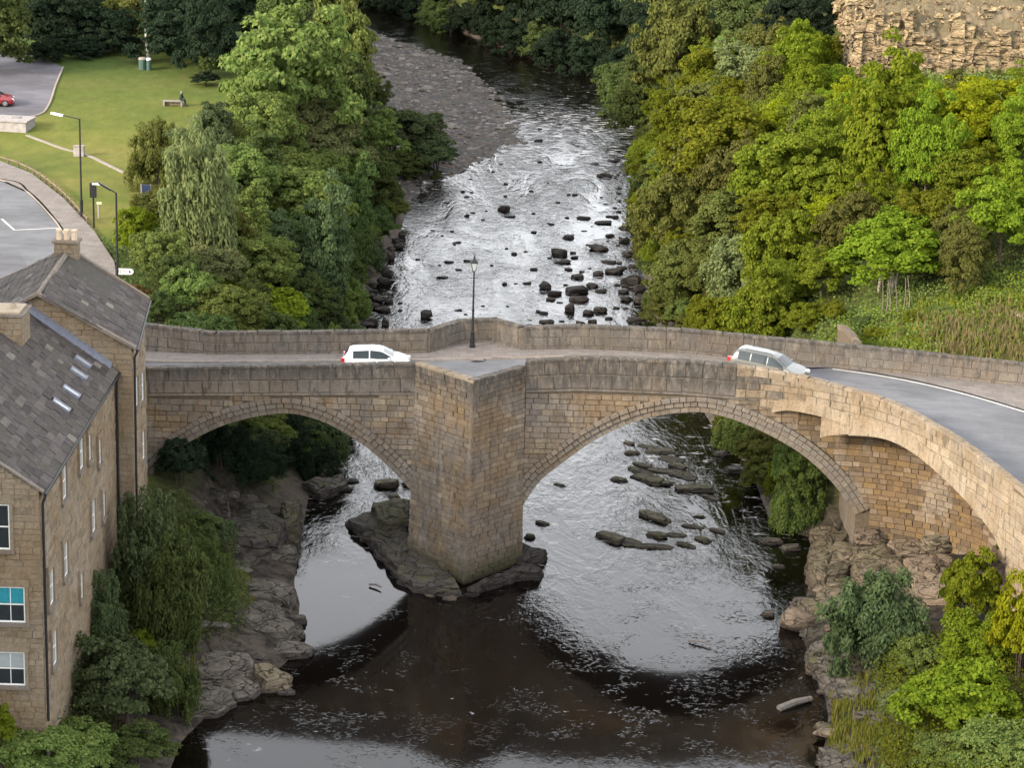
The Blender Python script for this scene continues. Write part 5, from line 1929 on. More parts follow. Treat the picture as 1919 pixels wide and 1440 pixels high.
def plant(name, label, cat, c, rx, rz, leaf, style, group, bark='bark', stems=1, parts=('trunk', 'crown')):
    """c = crown centre (world); stands on the terrain below it"""
    g = gz(c[0], c[1])
    z = max(c[2], g + rz * (0.35 if style in ('bush', 'wispy') else 0.55))
    root = thing(name, label, cat, (c[0], c[1], g - 0.1), 0, group)
    tm = with_mat(plant_rng.choice(TRUNK[stems if stems in TRUNK else 1]), M[bark])
    h = z - g + 0.1
    o = obj_mat(parts[0], tm); o.parent = root
    o.location = (0, 0, h)
    o.scale = (rx * 0.9, rx * 0.9, h / 1.5)
    o.rotation_euler = (0, 0, plant_rng.uniform(0, 6.28))
    cm = with_mat(plant_rng.choice(CROWN[style]), LEAF[leaf])
    k = obj_mat(parts[1], cm); k.parent = root
    k.location = (0, 0, h)
    k.scale = (rx * plant_rng.uniform(.94, 1.06), rx * plant_rng.uniform(.94, 1.06), rz)
    k.rotation_euler = (plant_rng.uniform(-.12, .12), plant_rng.uniform(-.12, .12), plant_rng.uniform(0, 6.28))
    PLANTED.append((c[0], c[1], z, rx, rz))
    return root


YS = np.arange(88.0, 420.0, 0.5)


def stand(px, py, rpz, hf):
    """nearest point along the sight line where a plant of that size stands on the ground outside the river"""
    d = np.array(ray(px, py))
    t = YS / d[1]
    X, Z = d[0] * t, CAM_H + d[2] * t
    G = ground_z(X, YS)
    S = FPX / (YS * CP - (Z - CAM_H) * SP)
    ok = (Z - G <= rpz / S * hf) & (G > 0.15)
    return float(YS[np.argmax(ok)]) if ok.any() else None


def px_plant(name, label, cat, px, py, y, rpx, rpz, leaf, style='round', group=None, hf=None, **kw):
    ys = stand(px, py, rpz, hf if hf else (0.75 if style in ('bush', 'wispy') else (1.0 if style == 'willow' else 1.15)))
    if ys and (hf or abs(ys - y) < 60): y = ys
    c = at_y(px, py, y)
    s = px_m(*c)
    return plant(name, label, cat, c, rpx / s, rpz / s / 0.96, leaf, style, group, **kw)


GL, GR, GF = 'trees on the left bank above the bridge', 'trees on the wooded right bank', 'trees round the far bend'
T = px_plant
# --- left bank above the bridge
T('sycamore_tree', 'big fresh green sycamore at the right edge of the lawn, widest crown there', 'tree', 530, 140, 232, 128, 140, 'mid', 'round', GL)
T('sycamore_tree', 'upright green tree behind the big sycamore, beside the shingle bank', 'tree', 640, 90, 258, 75, 130, 'mid', 'tall', GL)
T('sycamore_tree', 'tree top rising above the big sycamore at the top edge', 'tree', 560, 10, 275, 90, 80, 'dark', 'round', GL)
T('sycamore_tree', 'sunlit light green tree below the big sycamore', 'tree', 600, 270, 212, 85, 85, 'gray', 'round', GL)
T('sycamore_tree', 'rounded green tree just below the big sycamore on the lawn side', 'tree', 495, 240, 218, 80, 80, 'mid', 'round', GL)
T('alder_tree', 'dark green alder leaning over the shingle bank', 'tree', 655, 210, 240, 62, 90, 'dark', 'tall', GL)
T('willow_tree', 'tall grey-green willow beside the dark notice board', 'tree', 375, 395, 168, 84, 125, 'gray', 'willow', GL)
T('rowan_tree', 'thin olive-brown tree at the edge of the lawn, left of the willow', 'tree', 300, 300, 174, 66, 66, 'olive', 'wispy', GL)
T('sycamore_tree', 'dark green tree in the middle of the left bank trees', 'tree', 555, 395, 182, 95, 95, 'mid', 'round', GL)
T('alder_tree', 'dark alder at the water edge below the shingle', 'tree', 695, 345, 212, 62, 70, 'dark', 'round', GL)
T('willow_shrub', 'low spreading willow at the foot of the shingle bank', 'shrub', 745, 262, 226, 88, 66, 'blue', 'bush', GL, stems=3)
T('willow_shrub', 'outermost dark willow where shingle meets the rapids', 'shrub', 812, 296, 234, 52, 44, 'blue', 'bush', GL, stems=3)
T('alder_tree', 'deep blue-green alder overhanging the river left of the bridge lamp', 'tree', 610, 500, 164, 62, 112, 'blue', 'tall', GL)
T('alder_tree', 'dark alder beside the rocks at the left waterline', 'tree', 660, 420, 184, 55, 85, 'dark', 'tall', GL)
T('sycamore_tree', 'mid green tree above the yellow-green bush', 'tree', 480, 500, 160, 85, 65, 'mid', 'round', GL)
T('hazel_shrub', 'narrow green hazel behind the bridge parapet at left', 'shrub', 352, 555, 147, 55, 65, 'mid', 'bush', GL, stems=3)
T('hazel_shrub', 'yellow-green bush rising behind the left bridge parapet', 'shrub', 490, 590, 143, 98, 58, 'bright', 'bush', GL, stems=3)
T('hedge_shrub', 'bright green bush beside the pavement, behind the tall lamp column', 'shrub', 252, 445, 160, 42, 58, 'bright', 'bush', GL, stems=3)
T('hedge_shrub', 'brownish bush under the white finger sign', 'shrub', 262, 560, 150, 28, 28, 'brown', 'bush', GL, stems=3, hf=0.4)
T('hedge_shrub', 'dark low bush between brown bush and bridge parapet', 'shrub', 296, 578, 146, 36, 34, 'dark', 'bush', GL, stems=3)
T('hedge_shrub', 'dark rounded shrub on the lawn edge by the sycamore', 'shrub', 392, 125, 240, 24, 34, 'dark', 'bush', GL, stems=3)
T('sycamore_tree', 'green tree between the willow and the dark central tree', 'tree', 455, 340, 192, 70, 75, 'mid', 'round', GL)
T('alder_tree', 'olive tree standing over the parapet bushes, right of the willow', 'tree', 425, 445, 160, 55, 70, 'olive', 'tall', GL)
# fill of the thicket
fill_px = [(560, 560, 148, 60, 50, 'dark'), (600, 590, 144, 45, 40, 'blue'), (420, 570, 145, 50, 45, 'mid'), (540, 460, 170, 55, 60, 'dark'), (640, 330, 205, 55, 60, 'mid'), (300, 480, 152, 55, 55, 'mid'), (330, 520, 149, 45, 50, 'dark'), (690, 260, 232, 60, 55, 'mid'), (420, 270, 205, 45, 55, 'olive'), (620, 170, 250, 60, 70, 'mid'), (590, 330, 200, 60, 60, 'mid'), (520, 330, 200, 70, 60, 'mid'), (400, 500, 155, 55, 50, 'gray'), (280, 400, 168, 40, 45, 'olive'), (660, 480, 172, 35, 60, 'dark'), (700, 180, 262, 30, 40, 'dark'), (770, 330, 222, 45, 35, 'dark')]
for k, (a, b, y, r1, r2, lf) in enumerate(fill_px):
    T('thicket_tree', 'leafy tree in the thicket between lawn and river', 'tree', a, b, y, r1, r2, lf, 'round', 'thicket trees between lawn and river')
# --- far left, behind lawn and car park
T('sycamore_tree', 'large dark tree at the top left corner beside the car park', 'tree', -28, 62, 235, 84, 95, 'dark', 'round', GF, hf=0.8)
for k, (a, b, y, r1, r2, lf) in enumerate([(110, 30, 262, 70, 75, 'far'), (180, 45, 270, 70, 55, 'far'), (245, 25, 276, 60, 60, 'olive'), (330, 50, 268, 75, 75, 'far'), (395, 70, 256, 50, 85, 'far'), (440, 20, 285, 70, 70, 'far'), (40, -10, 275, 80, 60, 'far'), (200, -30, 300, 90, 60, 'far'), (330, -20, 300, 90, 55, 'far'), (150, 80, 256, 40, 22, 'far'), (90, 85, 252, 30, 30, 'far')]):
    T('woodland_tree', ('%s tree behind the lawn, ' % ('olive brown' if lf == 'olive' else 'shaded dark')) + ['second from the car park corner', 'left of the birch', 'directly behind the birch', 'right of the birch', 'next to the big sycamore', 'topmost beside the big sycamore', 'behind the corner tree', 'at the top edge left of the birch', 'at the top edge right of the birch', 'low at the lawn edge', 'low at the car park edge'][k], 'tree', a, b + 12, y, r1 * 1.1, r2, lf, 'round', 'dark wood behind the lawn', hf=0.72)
for k, (a, b) in enumerate([(130, 92), (165, 88), (205, 84), (240, 82), (300, 84), (335, 92), (365, 102), (385, 150), (70, 100)]):
    T('woodland_shrub', 'dark undergrowth shrub along the far edge of the lawn, number %s from the car park' % ['two', 'three', 'four', 'five', 'six', 'seven', 'eight', 'nine', 'one'][k], 'shrub', a, b, 252, 26, 16, 'far', 'bush', 'shrubs along the far edge of the lawn', stems=3)
# --- far bend
M['bark_mid'] = mat_plain('bark_mid', (0.15, 0.13, 0.10), 0.9, 0.1, var=0.35, scale=5)
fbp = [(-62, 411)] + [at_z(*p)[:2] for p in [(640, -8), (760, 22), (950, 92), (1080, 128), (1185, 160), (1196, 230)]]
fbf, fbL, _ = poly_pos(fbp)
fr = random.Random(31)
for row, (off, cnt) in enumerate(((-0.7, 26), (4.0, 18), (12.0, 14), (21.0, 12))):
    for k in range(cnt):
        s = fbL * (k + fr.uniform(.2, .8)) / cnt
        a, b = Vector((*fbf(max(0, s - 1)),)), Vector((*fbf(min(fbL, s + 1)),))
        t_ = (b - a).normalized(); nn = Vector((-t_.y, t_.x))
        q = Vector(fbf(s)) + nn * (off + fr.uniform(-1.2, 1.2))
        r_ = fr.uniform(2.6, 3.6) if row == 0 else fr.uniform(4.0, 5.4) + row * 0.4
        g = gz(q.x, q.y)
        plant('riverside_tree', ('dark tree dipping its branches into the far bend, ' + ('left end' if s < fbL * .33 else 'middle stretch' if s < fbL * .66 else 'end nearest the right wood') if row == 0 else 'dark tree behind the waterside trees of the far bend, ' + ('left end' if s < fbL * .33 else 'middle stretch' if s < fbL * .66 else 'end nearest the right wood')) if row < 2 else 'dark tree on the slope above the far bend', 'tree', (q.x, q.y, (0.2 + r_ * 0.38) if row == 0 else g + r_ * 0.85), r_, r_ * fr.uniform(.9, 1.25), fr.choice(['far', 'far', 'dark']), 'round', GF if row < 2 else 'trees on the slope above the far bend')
# --- right bank
T('oak_tree', 'dark olive tree hanging over the river above the rapids', 'tree', 1205, 215, 268, 65, 62, 'dark', 'round', GR)
T('oak_tree', 'tall dark olive-green tree on the right bank below the top edge', 'tree', 1275, 95, 288, 85, 120, 'olive', 'round', GR)
T('oak_tree', 'shadowed tree at the top edge left of the crag', 'tree', 1420, 40, 268, 85, 75, 'dark', 'round', GR)
T('oak_tree', 'grey-green leafy tree below the dark gap beside the crag', 'tree', 1400, 135, 240, 75, 58, 'gray', 'round', GR)
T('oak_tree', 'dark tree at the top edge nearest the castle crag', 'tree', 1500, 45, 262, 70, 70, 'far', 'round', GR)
T('ash_tree', 'broad mid green tree with rounded lit clumps, upper middle of the right wood', 'tree', 1360, 285, 212, 120, 105, 'lime', 'round', GR)
T('ash_tree', 'olive green tree overhanging the water right of the boulders', 'tree', 1280, 400, 200, 85, 100, 'olive', 'fine', GR)
T('ash_tree', 'shaded olive tree low on the right bank above the parapet', 'tree', 1270, 520, 180, 65, 75, 'olive', 'round', GR)
T('ash_tree', 'large green tree in the centre of the right wood', 'tree', 1460, 330, 202, 95, 90, 'lime', 'round', GR)
T('birch_tree', 'tall feathery yellow-olive tree with upright branches in the right wood', 'tree', 1650, 270, 190, 88, 130, 'bright', 'tall', GR)
T('birch_tree', 'slim feathery tree right of the upright yellow-olive one', 'tree', 1740, 300, 186, 70, 110, 'bright', 'fine', GR)
T('maple_tree', 'vivid yellow maple just below the castle crag', 'tree', 1835, 205, 192, 95, 66, 'yellow', 'round', GR)
T('maple_tree', 'yellow-green maple at the right edge under the vivid yellow one', 'tree', 1905, 260, 186, 65, 75, 'bright', 'fine', GR)
T('maple_tree', 'golden green small maple in the middle of the right wood', 'tree', 1555, 420, 176, 58, 55, 'yellow', 'round', GR)
T('maple_tree', 'little golden shrub left of the small golden maple', 'tree', 1470, 462, 172, 46, 36, 'yellow', 'bush', GR, stems=3)
T('sycamore_tree', 'fresh green sapling cluster above the reeds, with bare stems below', 'tree', 1668, 475, 158, 108, 66, 'bright', 'round', GR, bark='bark_pale', stems=3)
T('sycamore_tree', 'bright yellow-green sycamore at the right edge above the reeds', 'tree', 1880, 415, 162, 82, 82, 'bright', 'round', GR)
T('willow_shrub', 'blue-green willow bush behind the silver car', 'shrub', 1400, 520, 160, 95, 60, 'gray', 'willow', GR, stems=3)
T('hazel_shrub', 'light green shrub behind the parapet left of the silver car', 'shrub', 1330, 590, 147, 60, 38, 'lime', 'wispy', GR, stems=3)
T('hazel_shrub', 'light green bush straight behind the silver car', 'shrub', 1440, 590, 146, 62, 44, 'bright', 'bush', GR, stems=3)
T('hazel_shrub', 'green bush between the silver car and the mossy wall', 'shrub', 1512, 604, 144, 42, 40, 'lime', 'bush', GR, stems=3)
T('elder_shrub', 'bright green elder sprouting left of the crag foot', 'shrub', 1575, 165, 212, 58, 42, 'bright', 'bush', GR, stems=3)
T('elder_shrub', 'green shrub on the ledge below the crag', 'shrub', 1710, 175, 205, 55, 30, 'bright', 'bush', GR, stems=3)
for k, (a, b, lf) in enumerate([(1650, 8, 'olive'), (1680, 22, 'yellow'), (1705, 6, 'olive'), (1740, 20, 'brown'), (1775, 40, 'brown'), (1840, 20, 'brown'), (1760, 2, 'olive'), (1790, 70, 'olive'), (1868, 85, 'olive'), (1640, 40, 'brown'), (1612, 108, 'olive'), (1690, 118, 'olive'), (1745, 95, 'brown'), (1800, 128, 'olive'), (1835, 112, 'yellow'), (1870, 140, 'olive'), (1720, 62, 'brown'), (1600, 70, 'olive'), (1895, 118, 'brown')]):
    T('scrub', 'low %s scrub on the rubble slope of the crag' % {'olive': 'olive', 'yellow': 'bright yellow', 'brown': 'dry brown'}[lf], 'shrub', a, b, 219, 14, 9, lf, 'bush', 'scrub on the crag', stems=3)
T('gorse_shrub', 'upright yellow-green shrub growing on the crag top', 'shrub', 1812, 38, 219, 17, 23, 'yellow', 'bush', 'shrubs growing on the crag', stems=3)
T('gorse_shrub', 'small rounded shrub on the crag, right of the upright one', 'shrub', 1856, 60, 218.5, 12, 15, 'bright', 'bush', 'shrubs growing on the crag', stems=3)
T('gorse_shrub', 'yellow-green cushion shrub at the right edge of the crag', 'shrub', 1900, 55, 218.5, 20, 14, 'bright', 'bush', 'shrubs growing on the crag', stems=3)
for (a, b, y, r1, r2, lf, st) in [(1240, 300, 235, 50, 55, 'lime', 'round'), (1330, 200, 245, 60, 55, 'olive', 'round'), (1480, 220, 232, 75, 60, 'lime', 'round'), (1550, 280, 215, 65, 70, 'lime', 'fine'),
                              (1560, 350, 200, 65, 60, 'lime', 'round'), (1370, 420, 190, 75, 70, 'olive', 'round'), (1450, 410, 185, 60, 55, 'lime', 'round'), (1340, 500, 172, 60, 55, 'olive', 'fine'),
                              (1640, 390, 176, 60, 60, 'bright', 'fine'), (1740, 410, 172, 60, 62, 'lime', 'round'), (1800, 330, 178, 65, 60, 'lime', 'fine'), (1540, 510, 160, 55, 50, 'lime', 'round'),
                              (1620, 200, 208, 55, 45, 'bright', 'fine'), (1770, 480, 160, 40, 45, 'dark', 'round'), (1480, 540, 154, 55, 45, 'lime', 'round'), (1215, 470, 195, 30, 40, 'olive', 'round'),
                              (1250, 590, 162, 40, 35, 'olive', 'round'), (1850, 330, 172, 55, 50, 'bright', 'fine'), (1780, 230, 200, 45, 50, 'bright', 'fine'),
                              (1330, 10, 300, 80, 70, 'dark', 'round'), (1230, 0, 320, 70, 60, 'dark', 'round'), (1560, -5, 275, 60, 50, 'far', 'round'), (1290, 350, 222, 60, 60, 'lime', 'round'), (1215, 150, 300, 55, 60, 'dark', 'round'),
                              (1920, 350, 170, 50, 60, 'bright', 'round'), (1690, 150, 211, 50, 26, 'bright', 'bush'), (1195, 400, 206, 22, 30, 'olive', 'bush')]:
    T('woodland_tree', 'leafy tree among its neighbours on the wooded right bank', 'tree', a, b, y, r1, r2, lf, st, 'wood on the right bank')
fr = random.Random(8)
placed = list(PLANTED)
def free(x, y, r, k=0.62): return all((x - p[0]) ** 2 + (y - p[1]) ** 2 > ((r + p[3]) * k) ** 2 for p in placed)
cnt = 0
for _ in range(5000):
    y = fr.uniform(140, 335); x = fr.uniform(9, 50)
    r_ = fr.uniform(1.7, 3.3)
    dd = float(seg_dist(np.array([x]), np.array([y]), RIVER)[0])
    if in_poly(np.array([x]), np.array([y]), RIVER)[0] or dd < 1.2: continue
    if dd < 3: r_ = min(r_, 2.0)
    g = gz(x, y)
    p = proj(x, y, g + r_)
    if not (1180 < p[0] < 1990 and -60 < p[1] < 640): continue
    if p[0] > 1545 and p[1] > 505: continue
    if y < 153 and x > 19: continue
    top = proj(x, y, g + 2.2 * r_)
    if p[0] > 1560 and top[1] < 135: continue
    if p[0] > 1480 and top[1] < 60: continue
    if not free(x, y, r_): continue
    lf = fr.choice(['lime', 'lime', 'olive', 'bright', 'bright', 'yellow']) if p[0] > 1450 else fr.choice(['lime', 'olive', 'lime', 'mid'])
    if p[1] < 120 and p[0] < 1500: lf = fr.choice(['dark', 'olive', 'far'])
    plant('woodland_tree', 'leafy tree among its neighbours on the wooded right bank', 'tree', (x, y, g + r_ * 1.15), r_, r_ * fr.uniform(.95, 1.35), lf, fr.choice(['round', 'fine', 'tall', 'round']), 'wood on the right bank')
    placed.append((x, y, 0, r_, r_)); cnt += 1
    if cnt > 110: break
print('right fill', cnt)
cnt = 0
for _ in range(4000):
    y = fr.uniform(141, 300); x = fr.uniform(-28, 0)
    dd = float(seg_dist(np.array([x]), np.array([y]), RIVER)[0])
    if in_poly(np.array([x]), np.array([y]), RIVER)[0] or in_poly(np.array([x]), np.array([y]), np.array(BAR))[0]: continue
    if dd < 0.9 or dd > 13: continue
    r_ = fr.uniform(1.2, 2.0) if dd < 4 else fr.uniform(1.6, 2.9)
    if in_poly(np.array([x]), np.array([y]), np.array(lawn_poly))[0] or in_poly(np.array([x]), np.array([y]), np.array(road_poly))[0]: continue
    if x < -21 and y < 170: continue
    if not free(x, y, r_, 0.6): continue
    g = gz(x, y)
    low = dd < 4
    plant('waterside_shrub' if low else 'thicket_tree', ('dark shrub overhanging the left waterline ' + ('just above the bridge' if y < 165 else 'opposite the boulder cluster' if y < 195 else 'opposite the lone midstream boulder' if y < 232 else 'beside the shingle bank')) if low else 'leafy tree in the thicket between lawn and river', 'shrub' if low else 'tree', (x, y, g + r_ * (.7 if low else 1.1)), r_, r_ * fr.uniform(.9, 1.2), fr.choice(['dark', 'blue', 'dark', 'mid']), fr.choice(['bush', 'wispy']) if low else fr.choice(['round', 'tall']), 'shrubs overhanging the left waterline' if low else 'thicket trees between lawn and river', stems=3 if low else 1)
    placed.append((x, y, 0, r_, r_)); cnt += 1
    if cnt > 90: break
cnt = 0
for _ in range(3000):
    y = fr.uniform(142, 318); x = fr.uniform(8, 21)
    dd = float(seg_dist(np.array([x]), np.array([y]), RIVER)[0])
    if in_poly(np.array([x]), np.array([y]), RIVER)[0] or not 0.7 < dd < 2.6: continue
    r_ = fr.uniform(1.0, 1.7)
    if not free(x, y, r_, 0.5): continue
    g = gz(x, y)
    plant('waterside_shrub', 'low shrub overhanging the right waterline ' + ('near the bridge' if y < 175 else 'beside the boulder cluster' if y < 225 else 'beside the rapids' if y < 270 else 'up toward the bend'), 'shrub', (x, y, g + r_ * .5), r_, r_ * fr.uniform(.8, 1.1), fr.choice(['olive', 'mid', 'dark', 'lime']), fr.choice(['bush', 'wispy']), 'shrubs overhanging the right waterline', stems=3)
    placed.append((x, y, 0, r_, r_)); cnt += 1
    if cnt > 45: break
print('left fill', cnt)
COLW = {'mid': 'mid green', 'lime': 'fresh green', 'dark': 'dark green', 'blue': 'blue-green', 'gray': 'grey-green', 'olive': 'olive green', 'bright': 'yellow-green', 'yellow': 'golden yellow', 'far': 'deep shaded green', 'brown': 'brownish'}
for o in list(col.objects):
    lab = o.get('label', '')
    if not lab.startswith('leafy tree') or o.type != 'EMPTY': continue
    cr = [c for c in o.children if c.name.startswith('crown')][0]
    lf = [k for k, m in LEAF.items() if m == cr.material_slots[0].material][0]
    r_ = cr.scale[0]
    sz = 'small' if r_ < 2.0 else ('broad' if r_ > 2.9 else 'medium')
    form = 'upright' if cr.scale[2] > 1.18 * r_ else 'rounded'
    p = proj(o.location.x, o.location.y, o.location.z + cr.location.z)
    if o['group'] == 'wood on the right bank':
        if p[1] < 110: zone = 'high on the bank left of the crag' if p[0] < 1580 else 'close under the crag'
        elif p[0] < 1290: zone = 'overhanging the right side of the river'
        elif p[1] > 520: zone = 'just behind the bridge parapet and willow bush'
        elif p[1] > 400: zone = 'low in the wood' + (' beside the golden maple' if p[0] < 1640 else ' above the reed slope')
        elif p[1] > 250: zone = 'midway up the wood' + (' on the river side' if p[0] < 1450 else (' in the centre' if p[0] < 1680 else ' toward the right edge'))
        else: zone = 'in the upper wood' + (' on the river side' if p[0] < 1450 else (' in the centre' if p[0] < 1680 else ' below the vivid yellow maple'))
    else:
        if p[1] > 530: zone = 'right behind the left bridge parapet'
        elif p[1] > 400: zone = 'low in the thicket beside the willow' if p[0] < 500 else 'low in the thicket on the river side'
        elif p[1] > 250: zone = 'midway up the thicket below the lawn' if p[0] < 500 else 'midway up the thicket on the river side'
        else: zone = 'at the upper end of the thicket near the shingle'
    o['label'] = f'{sz} {form} {COLW[lf]} tree {zone}'
for a, b, r1, r2, lf, st, lab in [(1566, 588, 22, 24, 'lime', 'bush', 'fresh green shrub at the upper end of the mossy wall'), (1640, 628, 26, 16, 'lime', 'bush', 'small fresh green shrub just right of the mossy wall'), (1690, 634, 24, 15, 'mid', 'wispy', 'small mid green shrub behind the parapet, right of the mossy wall'), (1735, 640, 26, 15, 'bright', 'bush', 'small yellow-green shrub tight behind the parapet below the saplings'),
                              (1770, 590, 30, 18, 'mid', 'bush', 'green shrub among the reeds, uphill'), (1710, 600, 26, 16, 'lime', 'wispy', 'fresh green shrub right below the saplings'), (1825, 640, 22, 13, 'olive', 'bush', 'olive shrub in the reeds near the parapet'), (1615, 610, 20, 16, 'dark', 'bush', 'dark shrub in the shade right of the mossy wall top')]:
    T('slope_shrub', lab, 'shrub', a, b, 145, r1, r2, lf, st, 'shrubs on the reed slope', stems=3, hf=0.8)
# sapling stems that show bare under the fresh green cluster
for k, (px_, y0, y1) in enumerate([(1650, 530, 604), (1658, 535, 598), (1667, 528, 606), (1678, 532, 600), (1690, 525, 596), (1703, 520, 592)]):
    a, b = at_y(px_, y1, 152), at_y(px_ + random.uniform(-8, 8), y0 - 4, 152)
    mb = MB(); g = gz(a.x, a.y)
    mb.tube([(a.x, a.y, g - .2), ((a.x + b.x) / 2 + .1, a.y, (g + b.z) / 2), (b.x, a.y, b.z)], [0.04, 0.035, 0.02], 5)
    tag(mb.build('sapling', M['bark_mid']), 'bare pale stem under the fresh green sapling cluster', 'sapling', 'bare sapling stems')
# --- in front of and under the bridge
GN = 'riverside shrubs by the bridge'
T('willow_shrub', 'dark green willow bush between the mill and the river ledges, topmost', 'shrub', 285, 1060, 112, 95, 120, 'blue', 'wispy', GN, stems=3)
T('willow_shrub', 'olive-tinged tall willow in front of the mill side wall', 'shrub', 320, 1130, 109, 85, 105, 'dark', 'willow', GN, stems=3)
T('willow_shrub', 'broad dark bush at the mill corner, lower left', 'shrub', 215, 1290, 101, 115, 105, 'blue', 'bush', GN, stems=3)
T('elder_shrub', 'yellow-tipped shrub on the crown of the lower left bushes', 'shrub', 255, 1215, 103, 42, 30, 'bright', 'bush', GN, stems=3)
T('elder_shrub', 'light green shrub at the bottom left corner', 'shrub', 70, 1425, 95, 110, 55, 'mid', 'bush', GN, stems=3)
T('elder_shrub', 'bright shrub at the foot of the mill gable, extreme left', 'shrub', -5, 1370, 95, 30, 50, 'bright', 'bush', GN, stems=3)
T('elder_shrub', 'dark leafy bush at the bottom edge beside the water', 'shrub', 250, 1410, 97, 75, 50, 'dark', 'bush', GN, stems=3)
T('elder_shrub', 'dark green growth at the foot of the bridge house', 'shrub', 235, 945, 120, 40, 65, 'dark', 'wispy', GN, stems=3)
T('elder_shrub', 'dark bush climbing toward the left arch springing', 'shrub', 350, 1010, 121, 55, 45, 'dark', 'bush', GN, stems=3)
T('willow_shrub', 'shadowed bush seen through the left arch', 'shrub', 420, 850, 146, 75, 50, 'far', 'wispy', GN, stems=3)  # darkest leaves chosen: the shade under the arch is put into their colour
T('willow_shrub', 'dark bush beyond the left arch near its crown', 'shrub', 550, 830, 148, 65, 50, 'far', 'wispy', GN, stems=3)
T('willow_shrub', 'lit green bush drooping beyond the right arch', 'shrub', 1505, 880, 143, 66, 95, 'mid', 'bush', GN, stems=3)
T('willow_shrub', 'green bush low beside the water beyond the right arch', 'shrub', 1490, 950, 141, 60, 55, 'mid', 'wispy', GN, stems=3)
T('willow_shrub', 'shaded green bush higher up the bank beyond the right arch', 'shrub', 1440, 850, 147, 55, 50, 'olive', 'bush', GN, stems=3)
T('willow_shrub', 'dark bush at the top of the left bank ledges, by the tall willow', 'shrub', 390, 1075, 113, 50, 60, 'dark', 'wispy', GN, stems=3)
T('willow_shrub', 'green bush overhanging the ledges beside the calm pool', 'shrub', 385, 1000, 118, 48, 45, 'blue', 'bush', GN, stems=3)
T('willow_shrub', 'shadowed bush on the bank left of the one under the left arch', 'shrub', 340, 870, 143, 55, 60, 'far', 'bush', GN, stems=3)  # arch shade put into the leaf colour here and in the next two
T('willow_shrub', 'shadowed bush low by the water beyond the left arch', 'shrub', 590, 880, 144, 50, 45, 'far', 'wispy', GN, stems=3)
T('willow_shrub', 'shadowed bush in the middle beyond the left arch', 'shrub', 490, 880, 144, 60, 45, 'far', 'bush', GN, stems=3)
T('willow_shrub', 'mossy yellow-green bush low beyond the right arch', 'shrub', 1425, 945, 141, 42, 45, 'olive', 'bush', GN, stems=3)
T('willow_shrub', 'green bush at the crown of the right arch, far side', 'shrub', 1385, 815, 152, 55, 40, 'mid', 'wispy', GN, stems=3)
T('willow_shrub', 'dark green bush seen just under the right arch crown', 'shrub', 1265, 800, 160, 40, 22, 'olive', 'bush', GN, stems=3)
T('willow_shrub', 'dark wispy willow on the rocks below the corbelled wall', 'shrub', 1650, 1165, 112, 105, 90, 'blue', 'willow', GN, stems=3)
T('elder_shrub', 'tall bright green bush in front of the wing wall', 'shrub', 1812, 1125, 108.5, 58, 95, 'bright', 'bush', GN, stems=3, hf=0.9)
T('elder_shrub', 'bright bush directly below the tall one at the wing wall', 'shrub', 1835, 1225, 106, 75, 70, 'bright', 'bush', GN, stems=3)
T('elder_shrub', 'pale green bush left of the corner bush, at the bottom edge', 'shrub', 1775, 1425, 98, 75, 55, 'mid', 'bush', GN, stems=3)
T('elder_shrub', 'low green bush beside the stony shelf, lower right', 'shrub', 1700, 1330, 103, 55, 40, 'gray', 'bush', GN, stems=3)
T('willow_shrub', 'dark bush under the mill wall, between the tall willow and the corner bush', 'shrub', 190, 1160, 106, 60, 75, 'blue', 'wispy', GN, stems=3)
T('willow_shrub', 'dark bush at the river side of the lower left bushes', 'shrub', 320, 1290, 102, 62, 75, 'dark', 'wispy', GN, stems=3)
T('elder_shrub', 'green bush between the corner shrub and the dark leafy bush, bottom left', 'shrub', 160, 1410, 97, 70, 50, 'mid', 'bush', GN, stems=3)
T('ivy_shrub', 'small dark bush rooted in the wing wall face', 'shrub', 1888, 1020, 112.0, 26, 34, 'dark', 'bush', GN, stems=3)
T('maple_shrub', 'vivid yellow-green shrub against the right edge', 'shrub', 1925, 1200, 107.5, 60, 120, 'yellow', 'bush', GN, stems=3)
T('elder_shrub', 'large bright green bush at lower right', 'shrub', 1800, 1330, 101.5, 115, 95, 'bright', 'bush', GN, stems=3)
T('elder_shrub', 'green bush at the bottom right corner', 'shrub', 1880, 1420, 97, 90, 70, 'mid', 'bush', GN, stems=3)
T('elder_shrub', 'mid green bush between the dark willow and the bright bush', 'shrub', 1720, 1240, 106, 62, 55, 'mid', 'bush', GN, stems=3)
T('elder_shrub', 'olive bush at the right edge above the corner bush', 'shrub', 1890, 1320, 102, 55, 55, 'olive', 'bush', GN, stems=3)

